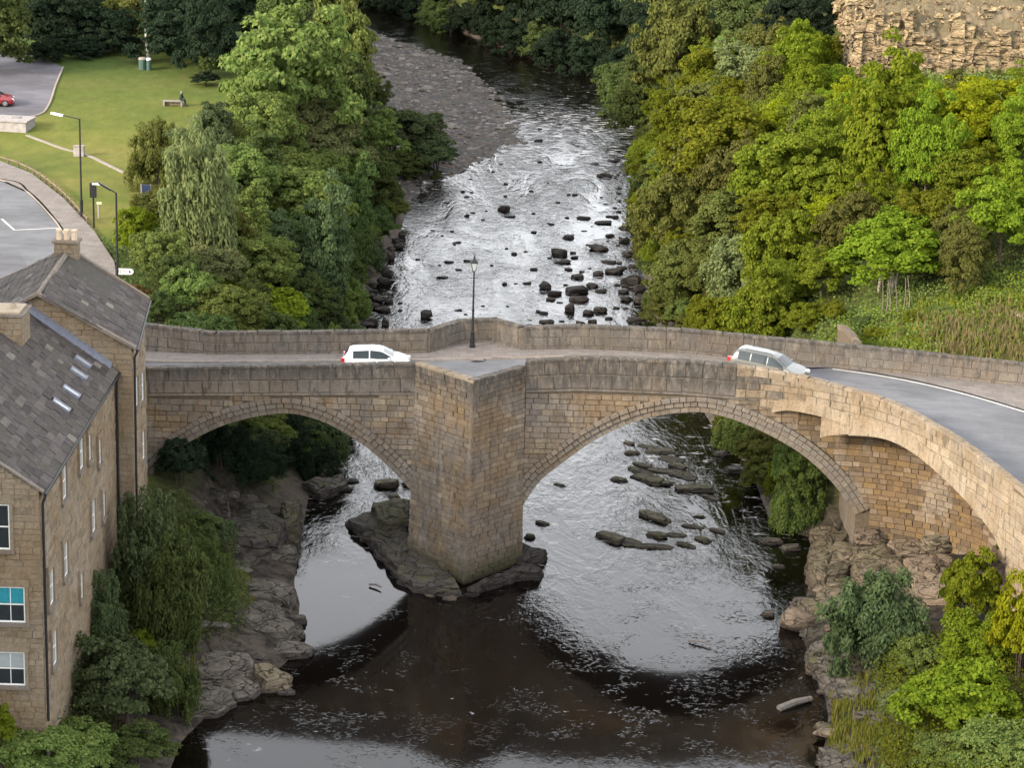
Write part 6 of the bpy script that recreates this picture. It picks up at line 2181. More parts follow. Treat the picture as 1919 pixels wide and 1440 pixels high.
# ground cover over the banks: leaves in one sheet each
def cover(name, leaf, n, region, size, seed, tall=0.35, mind=1.2, style='leaf', clump=0.0):
    r = np.random.default_rng(seed)
    x0, x1, y0, y1 = region[:4]
    x, y = r.uniform(x0, x1, n * 3), r.uniform(y0, y1, n * 3)
    if clump > 0:
        cxs, cys = r.uniform(x0, x1, int(n / 60)), r.uniform(y0, y1, int(n / 60))
        k = r.integers(0, len(cxs), n * 3)
        x, y = cxs[k] + r.normal(0, clump, n * 3), cys[k] + r.normal(0, clump, n * 3)
    ok = seg_dist(x, y, RIVER) > mind
    ok &= ~in_poly(x, y, RIVER)
    for f in region[4:]: ok &= f(x, y)
    x, y = x[ok][:n], y[ok][:n]
    z = ground_z(x, y)
    m = len(x)
    if style == 'leaf':
        p = np.stack([x, y, z + r.uniform(0.02, tall, m)], 1)
        out = r.normal(size=(m, 3)) * 0.55 + np.array([0, -0.25, 0.9])
        t = r.normal(size=(m, 3)); wdt = 0.38
    else:
        p = np.stack([x, y, z + tall * 0.45], 1)
        out = r.normal(size=(m, 3)) * np.array([1, 1, .1]); t = r.normal(size=(m, 3)) * 0.18 + np.array([0, 0, 1.0]); wdt = 0.06
    out /= np.linalg.norm(out, axis=1)[:, None]
    t -= out * (t * out).sum(1)[:, None]; t /= np.linalg.norm(t, axis=1)[:, None]
    b = np.cross(out, t)
    L = size * r.uniform(0.6, 1.4, m)[:, None]
    v = np.stack([p - t * L * .5, p + b * L * wdt, p + t * L * .5, p - b * L * wdt], 1).reshape(-1, 3)
    return link(name, np_mesh(name, v, np.arange(m * 4).reshape(-1, 4)), leaf, None, False, 'stuff')


not_deck = lambda x, y: ~in_poly(x, y, np.array(deck_poly))
not_road = lambda x, y: ~in_poly(x, y, np.array(road_poly)) & ~in_poly(x, y, np.array([xy(-260, 301, 10)] + pv_out + list(reversed(pv_in)) + [xy(-260, 322, 10)])) & ~in_poly(x, y, np.array(lawn_poly)) & ~in_poly(x, y, np.array(BAR))
beyond = lambda x, y: y > 137.6
cover('undergrowth', LEAF['dark'], 52000, (-30, -9, 137.6, 300, not_road), 0.211, 1, 0.6, 2.0)
cover('undergrowth', LEAF['mid'], 60000, (9, 46, 137.6, 235, lambda x, y: (y > 138.2)), 0.198, 2, 0.6, 1.8)
cover('undergrowth', LEAF['bright'], 18000, (18, 36, 138.0, 154), 0.149, 3, 0.8, 2.0, clump=0.9)
cover('undergrowth', LEAF['mid'], 18000, (18, 44, 138.0, 156), 0.161, 13, 0.8, 2.0, clump=0.8)
cover('undergrowth', LEAF['dark'], 18000, (-21, -12, 88, 128, lambda x, y: (x > -19.8)), 0.124, 4, 0.5, 3.6)
cover('undergrowth', LEAF['mid'], 22000, (17, 26.5, 88, 116, lambda x, y: y < 100 + (26 - x) * 2.2), 0.124, 5, 0.5, 2.5)
cover('long_grass', M['grassblade'], 9000, (19, 44, 138.0, 153), 0.75, 6, 0.7, 2.5, 'blade', 0.7)
cover('reeds', M['reed'], 3200, (26.0, 36, 138.2, 149), 1.15, 7, 1.0, 2.5, 'blade', 0.8)
cover('undergrowth', LEAF['lime'], 16000, (17.5, 27, 92, 116, lambda x, y: y < 101 + (27 - x) * 2.6), 0.13, 21, 1.5, 2.6, clump=0.7)
cover('undergrowth', LEAF['bright'], 9000, (18.5, 27, 92, 114, lambda x, y: y < 100 + (27 - x) * 2.4), 0.12, 22, 1.9, 3.0, clump=0.5)
cover('undergrowth', LEAF['dark'], 9000, (-20, -13, 92, 122, lambda x, y: (x > -19.7)), 0.13, 23, 1.6, 3.0, clump=0.6)
cover('long_grass', M['grassblade'], 2500, (14.2, 18.5, 100, 112), 0.6, 8, 0.55, 0.4, 'blade', 0.5)
cover('long_grass', M['grassblade'], 1800, (-20, -13.5, 95, 125), 0.5, 9, 0.5, 2.5, 'blade', 0.5)
# ------------------------------------------------------------------ rocks
def rock_mesh(seed, flat=False):
    r = random.Random(seed)
    bm = bmesh.new()
    for k in range(26 if not flat else 20):
        v = Vector((r.gauss(0, 1), r.gauss(0, 1), r.gauss(0, 1))).normalized()
        m = max(abs(v.x), abs(v.y), abs(v.z))
        v = v.lerp(v / m, 0.45) * 0.5
        bm.verts.new((v.x * r.uniform(.85, 1.1), v.y * r.uniform(.85, 1.1), v.z * r.uniform(.8, 1.1) * (0.9 if flat else 1)))
    ret = bmesh.ops.convex_hull(bm, input=bm.verts)
    bmesh.ops.delete(bm, geom=[g for g in ret['geom_interior'] if isinstance(g, bmesh.types.BMVert)], context='VERTS')
    bmesh.ops.dissolve_limit(bm, angle_limit=rad(14), verts=bm.verts, edges=bm.edges)
    bmesh.ops.bevel(bm, geom=bm.edges[:], offset=0.035, segments=1, affect='EDGES')
    bmesh.ops.triangulate(bm, faces=bm.faces[:])
    bmesh.ops.subdivide_edges(bm, edges=bm.edges[:], cuts=1, use_grid_fill=True)
    for v in bm.verts:
        p = v.co
        v.co += p.normalized() * (0.018 * math.sin(p.x * 17 + seed) * math.sin(p.y * 13 + seed * 2) + 0.012 * math.sin(p.z * 31 + p.x * 9))
    me = bpy.data.meshes.new('rock')
    bm.to_mesh(me); bm.free()
    return me


def slab_mesh(seed, layers=3):
    """bedded sandstone: a few beds, each with its own broken outline"""
    r = random.Random(seed)
    bm = bmesh.new()
    z = -0.5
    n = 14
    base = [r.uniform(0.78, 1.08) for _ in range(n)]
    hs = [r.uniform(.7, 1.3) for _ in range(layers)]
    tot = sum(hs)
    for L in range(layers):
        h = hs[L] / tot
        shx, shy = r.uniform(-.06, .06), r.uniform(-.06, .06)
        k0 = 1.0 - 0.10 * L
        ring = []
        for i in range(n):
            a = 2 * math.pi * i / n + r.uniform(-.12, .12)
            q = base[i] * k0 * r.uniform(.92, 1.05) * 0.5
            sq = 1.0 / max(abs(math.cos(a)), abs(math.sin(a)))
            q *= 1 + (sq - 1) * 0.55
            ring.append((math.cos(a) * q + shx, math.sin(a) * q + shy))
        tilt = r.uniform(-.07, .07)
        rows = []
        for zz, kk in ((z, 0.97), (z + h * .25, 1.0), (z + h * .86, 0.985), (z + h, 0.94)):
            rows.append([bm.verts.new((x * kk, y * kk, zz + (tilt * x if zz > z + .01 else 0) + r.uniform(-.015, .015))) for x, y in ring])
        for a, b in zip(rows, rows[1:]):
            for i in range(n): bm.faces.new((a[i], a[(i + 1) % n], b[(i + 1) % n], b[i]))
        inner = [bm.verts.new((v.co.x * .55 + r.uniform(-.03, .03), v.co.y * .55 + r.uniform(-.03, .03), v.co.z + r.uniform(-.01, .04))) for v in rows[-1]]
        for i in range(n): bm.faces.new((rows[-1][i], rows[-1][(i + 1) % n], inner[(i + 1) % n], inner[i]))
        bm.faces.new(inner)
        z += h
    me = bpy.data.meshes.new('ledge')
    bm.to_mesh(me); bm.free()
    return me


ROCKS = [rock_mesh(300 + k) for k in range(9)]
SLABS = [slab_mesh(400 + k, 2 + k % 3) for k in range(8)]
rk = random.Random(9)


def rock(name, label, px, py, w, h, mat, group, z0=0.0, slab=False, dfac=0.75, hmin=0.15, rz=None, cat='rock', wk=1.0, hk=1.0):
    s = FPX / 145
    q = at_z(px, py + 0.10 * h, z0 + 0.1)
    s = px_m(*q)
    W = w / s
    D = W * dfac
    Hh = max(hmin * W, (h / s - D * 0.26) / 0.96)
    if slab: Hh = max(0.12, min(Hh, W * 0.32))
    Hh *= hk; W *= wk
    o = obj_mat(name, with_mat((SLABS if slab else ROCKS)[rk.randrange(8)], M[mat]))
    g = z0
    o.location = (q.x, q.y, g + Hh * (0.28 if not slab else 0.16))
    o.scale = (W * 1.05, D, Hh * 1.45 if not slab else Hh * 1.3)
    o.rotation_euler = (rk.uniform(-.08, .08), rk.uniform(-.08, .08), rz if rz is not None else rk.uniform(-.35, .35) + (math.pi if rk.random() < .5 else 0))
    return tag(o, label, cat, group)


GU = 'boulders in the river above the bridge'
UP = [(1066, 443, 25, 12), (1122, 464, 36, 19), (1077, 481, 16, 8), (1140, 489, 31, 8), (963, 474, 12, 8), (855, 452, 18, 6), (841, 489, 22, 5), (879, 487, 22, 6), (829, 518, 24, 7), (1000, 503, 14, 8), (988, 529, 18, 7), (1065, 503, 16, 8),
      (1082, 517, 28, 18), (1121, 512, 22, 13), (1182, 526, 40, 30), (1040, 548, 28, 15), (1110, 534, 22, 14), (1126, 543, 22, 11), (1032, 559, 18, 12), (1049, 565, 12, 5), (1102, 585, 22, 15), (1019, 585, 17, 10), (1174, 559, 25, 15),
      (1204, 563, 36, 28), (1052, 600, 12, 5), (1087, 606, 20, 15), (1110, 604, 18, 15), (1141, 595, 17, 9), (858, 579, 16, 6), (729, 564, 17, 14), (750, 566, 10, 5), (699, 604, 18, 22), (716, 579, 30, 16), (750, 580, 10, 6), (1143, 440, 18, 10), (1094, 431, 12, 4),
      (1190, 598, 30, 18), (955, 404, 22, 6), (875, 403, 11, 8), (1115, 306, 18, 6), (1149, 300, 26, 7), (1131, 415, 36, 11), (1095, 407, 31, 5), (1144, 404, 18, 7), (867, 358, 8, 6), (884, 359, 8, 5), (875, 367, 10, 5), (1029, 223, 10, 5), (1018, 193, 8, 4),
      (1170, 450, 22, 16), (1178, 475, 26, 18), (1188, 498, 26, 16), (1200, 540, 26, 18), (1165, 500, 20, 10), (1172, 425, 20, 12), (1182, 400, 18, 12), (1155, 575, 14, 7), (1060, 532, 10, 6), (985, 470, 8, 4), (905, 410, 8, 4), (1012, 240, 9, 5), (1190, 330, 16, 9), (1168, 545, 22, 12)]
for k, a in enumerate(UP):
    edge = a[0] > 1160 and a[1] > 390
    rock('river_boulder', 'dark boulder heaped along the right waterline above the bridge' if edge else ('dark rock at the left waterline above the bridge' if a[0] < 760 else 'dark boulder standing in the bright water above the bridge'),
         *a, 'rock_dark', 'boulders along the right waterline' if edge else ('rocks at the left waterline' if a[0] < 760 else GU), hk=0.8, slab=k % 3 == 0)
for lab, a in (('largest flat-topped dark boulder in mid-cluster above the bridge', (1082, 543, 46, 22)), ('low dark slab directly under the largest flat-topped boulder', (1085, 559, 36, 16)),
               ('double-humped dark boulder at the top left of the boulder cluster', (1047, 473, 34, 19)), ('thin dark slab just below the double-humped boulder', (1052, 489, 34, 9)),
               ('square dark boulder at the left end of the cluster', (1022, 537, 24, 19)), ('tall rounded dark boulder below the flat-topped one', (1067, 579, 19, 20)),
               ('smooth oval dark boulder near the parapet, right of the rounded one', (1125, 580, 25, 15)), ('broad dark rock where the cluster meets the right bank', (1150, 507, 38, 16)),
               ('pointed dark rock right above the parapet, in bright water', (1024, 601, 28, 11)), ('long low dark rock peeping over the far refuge wall', (990, 612, 38, 10)),
               ('lone rounded dark boulder left of the bridge lamp', (799, 591, 23, 19)), ('slanting dark slab at left waterline just above the parapet', (722, 607, 15, 20)),
               ('lone dark boulder in midstream below the shingle', (944, 391, 24, 16)), ('lone dark boulder near the right bank below the rapids', (1133, 328, 29, 13)),
               ('dark rock at the tip of the shingle bank in the rapids', (1009, 263, 16, 9))):
    rock('river_boulder', lab, *a, 'rock_dark', GU)
r6 = random.Random(44)
for k in range(70):
    py_ = r6.uniform(290, 605)
    lo_ = np.interp(py_, [290, 400, 605], [900, 780, 740]); hi_ = np.interp(py_, [290, 400, 605], [1160, 1160, 1180])
    px_ = hi_ - (hi_ - lo_) * r6.random() ** 1.8
    w_ = r6.uniform(5, 13)
    rock('river_stone', 'small dark stone in the riffle ' + ('below the rapids' if py_ < 400 else 'left of the boulder cluster' if px_ < 980 else 'among the boulder cluster'), px_, py_, w_, w_ * r6.uniform(.35, .7), r6.choice(['rock_dark', 'rock_dark', 'rock_shade']), 'small stones in the riffle above the bridge', slab=k % 2 == 0, hk=0.8)
r5 = random.Random(15)
for k in range(26):         # bouldery left margin above the bridge
    t_ = k / 25
    px_, py_ = 742 - 62 * t_ + r5.uniform(-22, 12), 440 + 165 * t_
    rock('river_boulder', 'dark rock heaped along the left waterline above the bridge', px_, py_, r5.uniform(14, 30), r5.uniform(9, 18), 'rock_shade' if k % 3 == 0 else 'rock_dark', 'rocks at the left waterline', z0=0.15)

GD = 'mossy rocks in the river under the right arch'
for k, (a, lab) in enumerate([((1180, 828, 24, 12), None), ((1186, 846, 34, 15), None), ((1238, 842, 62, 18), 'long flat mossy ledge farthest up under the right arch'), ((1277, 850, 24, 15), None), ((1160, 895, 36, 30), 'round mossy rock standing alone at the left of the ledges under the right arch'),
           ((1219, 895, 66, 24), 'long mossy slab in the middle of the ledges under the right arch'), ((1273, 871, 40, 30), None), ((1242, 902, 34, 18), None), ((1304, 912, 56, 30), 'broad mossy rock beside the dark water under the right arch'), ((1225, 966, 62, 26), 'wedge-shaped mossy rock in midstream below the ledges'),
           ((1149, 1005, 66, 28), 'long scalloped mossy ledge, lowest and leftmost under the right arch'), ((1229, 1000, 44, 22), None), ((1234, 1021, 58, 14), 'thin mossy slab edge at the lip of the little fall'), ((1316, 1007, 34, 30), None), ((1347, 992, 28, 18), None), ((1310, 966, 22, 10), None),
           ((1017, 978, 30, 15), 'small dark rock in the current right of the pier'), ((1048, 906, 26, 9), None), ((1255, 858, 60, 14), None), ((1205, 870, 40, 14), None), ((1290, 1020, 40, 12), None), ((1195, 1020, 50, 10), None), ((1215, 835, 40, 10), None), ((1250, 880, 70, 16), None), ((1200, 880, 50, 14), None), ((1285, 890, 50, 16), None), ((1180, 1012, 60, 16), None), ((1265, 1000, 40, 12), None), ((1330, 930, 40, 12), None), ((1300, 985, 36, 10), None)]):
    rock('mossy_rock', lab or ('small mossy ledge far up under the right arch' if a[1] < 880 else 'small mossy ledge in midstream under the right arch' if a[1] < 950 else 'small mossy ledge at the lip of the little fall'), *a, 'rock_moss', GD, slab=True, dfac=0.5 + rk.uniform(-.1, .2), hmin=0.05, rz=-0.40 + rk.uniform(-.5, .45), wk=1.1 + rk.uniform(-.1, .3), hk=0.5)
GB = 'rocks at the right bank under the arch'
for a, lab in [((1351, 848, 36, 12), 'pale flat rock farthest back at the right bank under the arch'), ((1378, 879, 50, 16), 'brown flat rock at the right bank, second from the back'), ((1405, 898, 42, 18), 'brown rock at the foot of the mossy bush under the arch'), ((1448, 1013, 50, 11), 'pale thin slab in dark water under the right arch, left one'),
               ((1483, 1025, 50, 10), 'pale thin slab in dark water under the right arch, right one'), ((1460, 1060, 24, 9), 'small pale slab alone in the dark water by the right bank')]:
    rock('flat_rock', lab, *a, 'rock_ledge', GB, slab=True, dfac=0.6)
# the footing rock of the pier, left, and the dark ledges on its right
pts = [at_z(*p, 0.5) for p in [(641, 966), (692, 950), (770, 950), (800, 1030), (868, 1104), (840, 1108), (773, 1100), (746, 1081), (688, 1010)]]
def rock_plate(name, label, cat, outline, z0, z1, mat, group=None, seed=1):
    r = random.Random(seed)
    P = [(p[0], p[1]) for p in outline]
    area = sum(a[0] * b[1] - b[0] * a[1] for a, b in zip(P, P[1:] + P[:1]))
    if area < 0: P.reverse()
    Q = []
    for a, b in zip(P, P[1:] + P[:1]):
        m = max(1, int(math.hypot(b[0] - a[0], b[1] - a[1]) / 0.5))
        for k in range(m):
            u = k / m
            Q.append((a[0] + (b[0] - a[0]) * u + r.uniform(-.13, .13), a[1] + (b[1] - a[1]) * u + r.uniform(-.13, .13)))
    cx_, cy_ = sum(p[0] for p in Q) / len(Q), sum(p[1] for p in Q) / len(Q)
    n = len(Q)
    mb = MB()
    hz = z1 - z0
    rows = [(1.0, z0), (1.0, z0 + hz * .30), (0.93, z0 + hz * .34), (0.96, z0 + hz * .38), (0.95, z0 + hz * .62), (0.87, z0 + hz * .66), (0.90, z0 + hz * .70), (0.88, z0 + hz * .93), (0.82, z1), (0.62, z1 + .02), (0.58, z1 + .12), (0.3, z1 + .14)]
    for kk, z in rows:
        for x, y in Q: mb.v.append((cx_ + (x - cx_) * kk + r.uniform(-.06, .06), cy_ + (y - cy_) * kk + r.uniform(-.06, .06), z + r.uniform(-.05, .05) + (0.16 * math.sin(x * 1.3 + seed) * math.sin(y * 1.1 + seed * 2) if z > z0 + hz * .5 else 0)))
    for L in range(len(rows) - 1):
        for i in range(n): mb.f.append((L * n + i, L * n + (i + 1) % n, (L + 1) * n + (i + 1) % n, (L + 1) * n + i))
    mb.f.append(tuple((len(rows) - 1) * n + i for i in range(n)))
    return tag(mb.build(name, M[mat]), label, cat, group)


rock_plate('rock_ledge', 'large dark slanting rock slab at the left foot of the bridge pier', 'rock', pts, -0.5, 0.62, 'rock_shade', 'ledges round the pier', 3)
rock_plate('rock_ledge', 'raised mossy block on the slab behind the left side of the pier', 'rock', [at_z(*p, 1.2) for p in [(690, 938), (770, 935), (772, 975), (712, 982)]], 0.2, 1.2, 'rock_moss', 'ledges round the pier', 4)
rock_plate('rock_ledge', 'dark ledge jutting to the right of the pier, upper one', 'rock', [at_z(*p, 0.4) for p in [(940, 1040), (975, 1020), (1026, 1030), (1024, 1044), (980, 1056)]], -0.5, 0.55, 'rock_dark', 'ledges round the pier', 5)
rock_plate('rock_ledge', 'dark ledge jutting to the right of the pier, lower one at its nose', 'rock', [at_z(*p, 0.4) for p in [(862, 1103), (905, 1094), (960, 1068), (1000, 1050), (1022, 1066), (1012, 1076), (970, 1078), (880, 1110)]], -0.5, 0.45, 'rock_dark', 'ledges round the pier', 6)
for a, lab in [((725, 906, 50, 22), 'dark mossy rock behind the pier in the left arch opening'), ((738, 928, 26, 9), 'thin dark rock beside the pier in the left arch opening'), ((993, 1003, 24, 20), 'dark rock against the right side of the pier'), ((770, 905, 30, 14), 'dark rock touching the pier under the left arch')]:
    rock('rock', lab, *a, 'rock_moss', 'ledges round the pier', slab=True)
for a, lab in [((806, 1114, 26, 8), 'pale flat stone awash below the pier nose, left one'), ((843, 1119, 36, 12), 'pale flat stone awash below the pier nose, right one')]:
    rock('flat_stone', lab, *a, 'rock_pink', 'pale stones awash below the pier', slab=True, dfac=0.9, hmin=0.05, z0=-0.05)
# left bank ledges
GLB = 'rock ledges on the left bank'
for k, (poly, z0, z1, mat, lab) in enumerate([
    ([(395, 1100), (440, 1078), (520, 1082), (556, 1104), (548, 1126), (470, 1118)], 0.0, 1.1, 'rock_ledge', 'long pinkish ledge by the calm pool, uppermost of the lit ledges'),
    ([(405, 1130), (470, 1122), (530, 1135), (556, 1172), (545, 1186), (480, 1180), (410, 1160)], 0.0, 0.95, 'rock_ledge', 'broad smooth ledge ending in a point beside the calm pool'),
    ([(455, 1212), (520, 1200), (590, 1212), (585, 1222), (510, 1228)], -0.3, 0.35, 'rock_ledge', 'low tongue of rock reaching into the river by the small pool'),
    ([(350, 1235), (400, 1212), (470, 1218), (485, 1240), (430, 1258), (365, 1262)], 0.0, 1.2, 'rock_ledge', 'layered tilted ledge below the small pool'),
    ([(466, 1250), (500, 1245), (550, 1262), (545, 1276), (500, 1278), (470, 1264)], -0.3, 0.7, 'rock_warm', 'tan block overhanging the dark water at the left bank'),
    ([(400, 1282), (450, 1270), (494, 1283), (480, 1298), (420, 1300)], -0.3, 0.5, 'rock_ledge', 'thin ledge at the dark water edge below the tan block'),
    ([(330, 1288), (375, 1278), (440, 1296), (420, 1314), (350, 1330)], -0.3, 0.8, 'rock_ledge', 'lowest pale ledge beside the bottom left bushes'),
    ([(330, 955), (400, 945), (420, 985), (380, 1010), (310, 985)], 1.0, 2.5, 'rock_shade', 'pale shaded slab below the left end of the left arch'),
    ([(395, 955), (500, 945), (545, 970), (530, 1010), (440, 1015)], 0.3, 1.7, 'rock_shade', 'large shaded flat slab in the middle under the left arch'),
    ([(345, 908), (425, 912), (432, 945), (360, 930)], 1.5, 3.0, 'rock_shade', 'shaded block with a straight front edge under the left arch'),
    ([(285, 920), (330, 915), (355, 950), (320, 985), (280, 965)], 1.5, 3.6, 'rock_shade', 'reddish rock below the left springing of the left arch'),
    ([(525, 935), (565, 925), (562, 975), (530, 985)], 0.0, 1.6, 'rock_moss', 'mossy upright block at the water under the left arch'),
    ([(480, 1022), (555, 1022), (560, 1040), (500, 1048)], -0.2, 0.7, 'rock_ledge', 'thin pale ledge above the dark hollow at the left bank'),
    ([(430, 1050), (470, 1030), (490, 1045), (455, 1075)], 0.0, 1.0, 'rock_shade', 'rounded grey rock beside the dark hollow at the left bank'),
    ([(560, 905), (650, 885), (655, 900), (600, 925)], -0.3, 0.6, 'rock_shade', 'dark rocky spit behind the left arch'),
]):
    rock_plate('rock_ledge', lab, 'rock', [at_z(*p, z1) for p in poly], z0 - 0.4, z1, mat, GLB, 20 + k)
for k in range(26):
    px_, py_ = r5.uniform(375, 560), r5.uniform(900, 1300)
    q = at_z(px_, py_, 0.6)
    rock('bank_stone', ('grey stone among the ledges under the left arch' if py_ < 1020 else 'grey stone among the ledges beside the calm pool' if py_ < 1190 else 'grey stone among the lowest ledges at the left bank'), px_, py_, r5.uniform(18, 46), r5.uniform(10, 20), r5.choice(['rock_ledge', 'rock_shade']), 'stones among the left bank ledges', z0=max(0.0, gz(q.x, q.y) - 0.1), slab=k % 2 == 0)
for px_, py_ in [(632, 826), (640, 836), (655, 842), (640, 905), (662, 900), (648, 915), (600, 900)]:
    rock('bank_stone', 'dark stone at the water edge seen through the left arch', px_, py_, r5.uniform(14, 26), r5.uniform(9, 16), 'rock_dark', 'stones seen through the left arch')
# right bank outcrop
GRB = 'rock outcrop on the right bank'
for k, (a, mat, lab, z0) in enumerate([
    ((1493, 1166, 70, 52), 'rock_pink', 'big smooth pale boulder at the water edge, lower right', 0.1), ((1440, 1147, 30, 40), 'rock_ledge', 'small dark-sided rock left of the big pale boulder', 0.0), ((1538, 1140, 90, 36), 'rock_warm', 'layered tan rock behind the big pale boulder', 0.5),
    ((1556, 1215, 80, 26), 'rock_warm', 'tan ledge just below the big pale boulder', 0.4), ((1538, 1252, 60, 52), 'rock_moss', 'mossy dark block under the tan ledge', 0.1), ((1605, 1249, 95, 38), 'rock_warm', 'tan slab behind the mossy dark block', 0.8), ((1624, 1301, 130, 48), 'rock_ledge', 'long layered ledge sloping to the water, lower right', 0.5),
    ((1605, 1330, 80, 28), 'rock_moss', 'dark curved ledge at the water below the long layered ledge', 0.0), ((1575, 1425, 90, 34), 'rock_ledge', 'pale layered rock at the bottom edge, right of the water', 0.2), ((1525, 1072, 36, 40), 'rock_moss', 'dark mossy rock at the water below the arch foot', 0.0), ((1545, 1012, 66, 46), 'rock_warm', 'tan rock at the foot of the right arch', 0.5),
    ((1594, 1052, 110, 66), 'rock_warm', 'large rounded tan outcrop in front of the arch foot', 0.9), ((1669, 1056, 95, 56), 'rock_warm', 'tan outcrop in the middle below the recessed wall', 1.5), ((1759, 1072, 66, 56), 'rock_pink', 'pinkish rock below the recessed wall near the tall bush', 1.9), ((1725, 1110, 80, 40), 'rock_warm', 'tan rock above the dark wispy willow, right side', 1.6),
    ((1534, 1045, 40, 30), 'rock_warm', 'small tan rock at the waterline under the arch foot', 0.2), ((1640, 1100, 80, 40), 'rock_warm', 'tan rock above the dark wispy willow, left side', 1.2), ((1570, 1100, 70, 40), 'rock_warm', 'tan rock shelf above the layered tan rock', 0.8), ((1700, 1030, 80, 40), 'rock_pink', 'pinkish rock at the foot of the recessed wall', 2.0),
    ((1510, 1130, 50, 24), 'rock_ledge', 'low ledge between the mossy rock and the big pale boulder', 0.1), ((1620, 1000, 40, 50), 'rock_warm', 'upright tan rock against the arch foot', 1.6), ((1550, 1375, 50, 24), 'rock_pink', 'pale rock under the grass tuft near the bottom edge', 0.2), ((1660, 1350, 70, 30), 'rock_ledge', 'stony shelf between long ledge and bright bush', 1.0),
    ((1790, 1120, 60, 40), 'rock_warm', 'tan rock at the foot of the wing wall', 2.0)]):
    rock('outcrop_rock', lab, *a, mat, GRB, z0=z0, slab=(mat in ('rock_ledge',) or k in (2, 3, 5, 17)), dfac=0.8)
for k in range(20):
    px_, py_ = r5.uniform(1530, 1780), r5.uniform(1000, 1130)
    if px_ < 1530 + (py_ - 1000) * -0.1: continue
    q = at_z(px_, py_, 1.2)
    rock('outcrop_stone', 'tan stone embedded in the outcrop below the bridge wall', px_, py_, r5.uniform(24, 60), r5.uniform(16, 34), r5.choice(['rock_warm', 'rock_warm', 'rock_pink']), 'stones of the outcrop below the bridge', z0=max(0.1, gz(q.x, q.y) - 0.2), slab=k % 4 != 0)
for k in range(24):
    py_ = r5.uniform(1150, 1430)
    px_ = 1520 + (0 if py_ < 1200 else 20) + r5.uniform(0, 110)
    q = at_z(px_, py_, 0.6)
    rock('bank_stone', 'stone on the right bank between water and bushes', px_, py_, r5.uniform(18, 50), r5.uniform(9, 22), r5.choice(['rock_ledge', 'rock_warm', 'rock_moss']), 'stones of the lower right bank', z0=max(0.0, gz(q.x, q.y) - 0.1), slab=k % 3 != 0)
for k, (poly, z0, z1, mat, lab) in enumerate([
    ([(1512, 1020), (1560, 990), (1600, 985), (1622, 1030), (1590, 1075), (1540, 1085), (1518, 1060)], 0.0, 1.5, 'rock_warm', 'bedded rock shelf carrying the foot of the right arch'),
    ([(1590, 1010), (1650, 1000), (1700, 1030), (1720, 1080), (1660, 1110), (1600, 1085)], 0.5, 2.2, 'rock_warm', 'broad bedded rock shelf below the recessed wall'),
    ([(1690, 1035), (1770, 1040), (1810, 1085), (1780, 1120), (1710, 1110)], 1.0, 2.9, 'rock_pink', 'pinkish bedded shelf toward the wing wall'),
    ([(1520, 1105), (1580, 1090), (1650, 1115), (1640, 1150), (1560, 1160), (1525, 1140)], 0.1, 1.1, 'rock_warm', 'bedded shelf between arch foot and big pale boulder'),
    ([(1510, 1200), (1570, 1190), (1640, 1215), (1650, 1250), (1580, 1262), (1525, 1240)], 0.1, 1.0, 'rock_ledge', 'flat bedded shelf below the big pale boulder'),
    ([(1535, 1262), (1620, 1255), (1690, 1290), (1700, 1325), (1640, 1335), (1560, 1305)], 0.1, 0.9, 'rock_ledge', 'long flat shelf pointing to the driftwood log'),
    ([(1530, 1395), (1590, 1380), (1660, 1400), (1660, 1450), (1540, 1450)], -0.1, 0.8, 'rock_ledge', 'flat pale shelf at the bottom edge of the right bank'),
]):
    rock_plate('rock_shelf', lab, 'rock', [at_z(*p, z1) for p in poly], z0 - 0.5, z1, mat, GRB, 60 + k)
# driftwood
def log(label, a, b, r0, r1):
    mb = MB(); p, q = at_z(*a, 0.1), at_z(*b, 0.16)
    mb.tube([p, p.lerp(q, .5) + Vector((0.05, 0.1, .04)), q], [r0, r0 * .95, r1], 8)
    return tag(mb.build('driftwood', M['driftwood']), label, 'driftwood', 'driftwood in the river')


log('pale driftwood log in the dark water near the bottom right bank', (1460, 1329), (1520, 1310), 0.19, 0.14)
log('thin dark stick floating in the bright reflection, right of the pier', (1291, 1201), (1333, 1209), 0.06, 0.04)
log('small dark stick floating in the calm pool left of the pier', (692, 1096), (714, 1101), 0.07, 0.04)

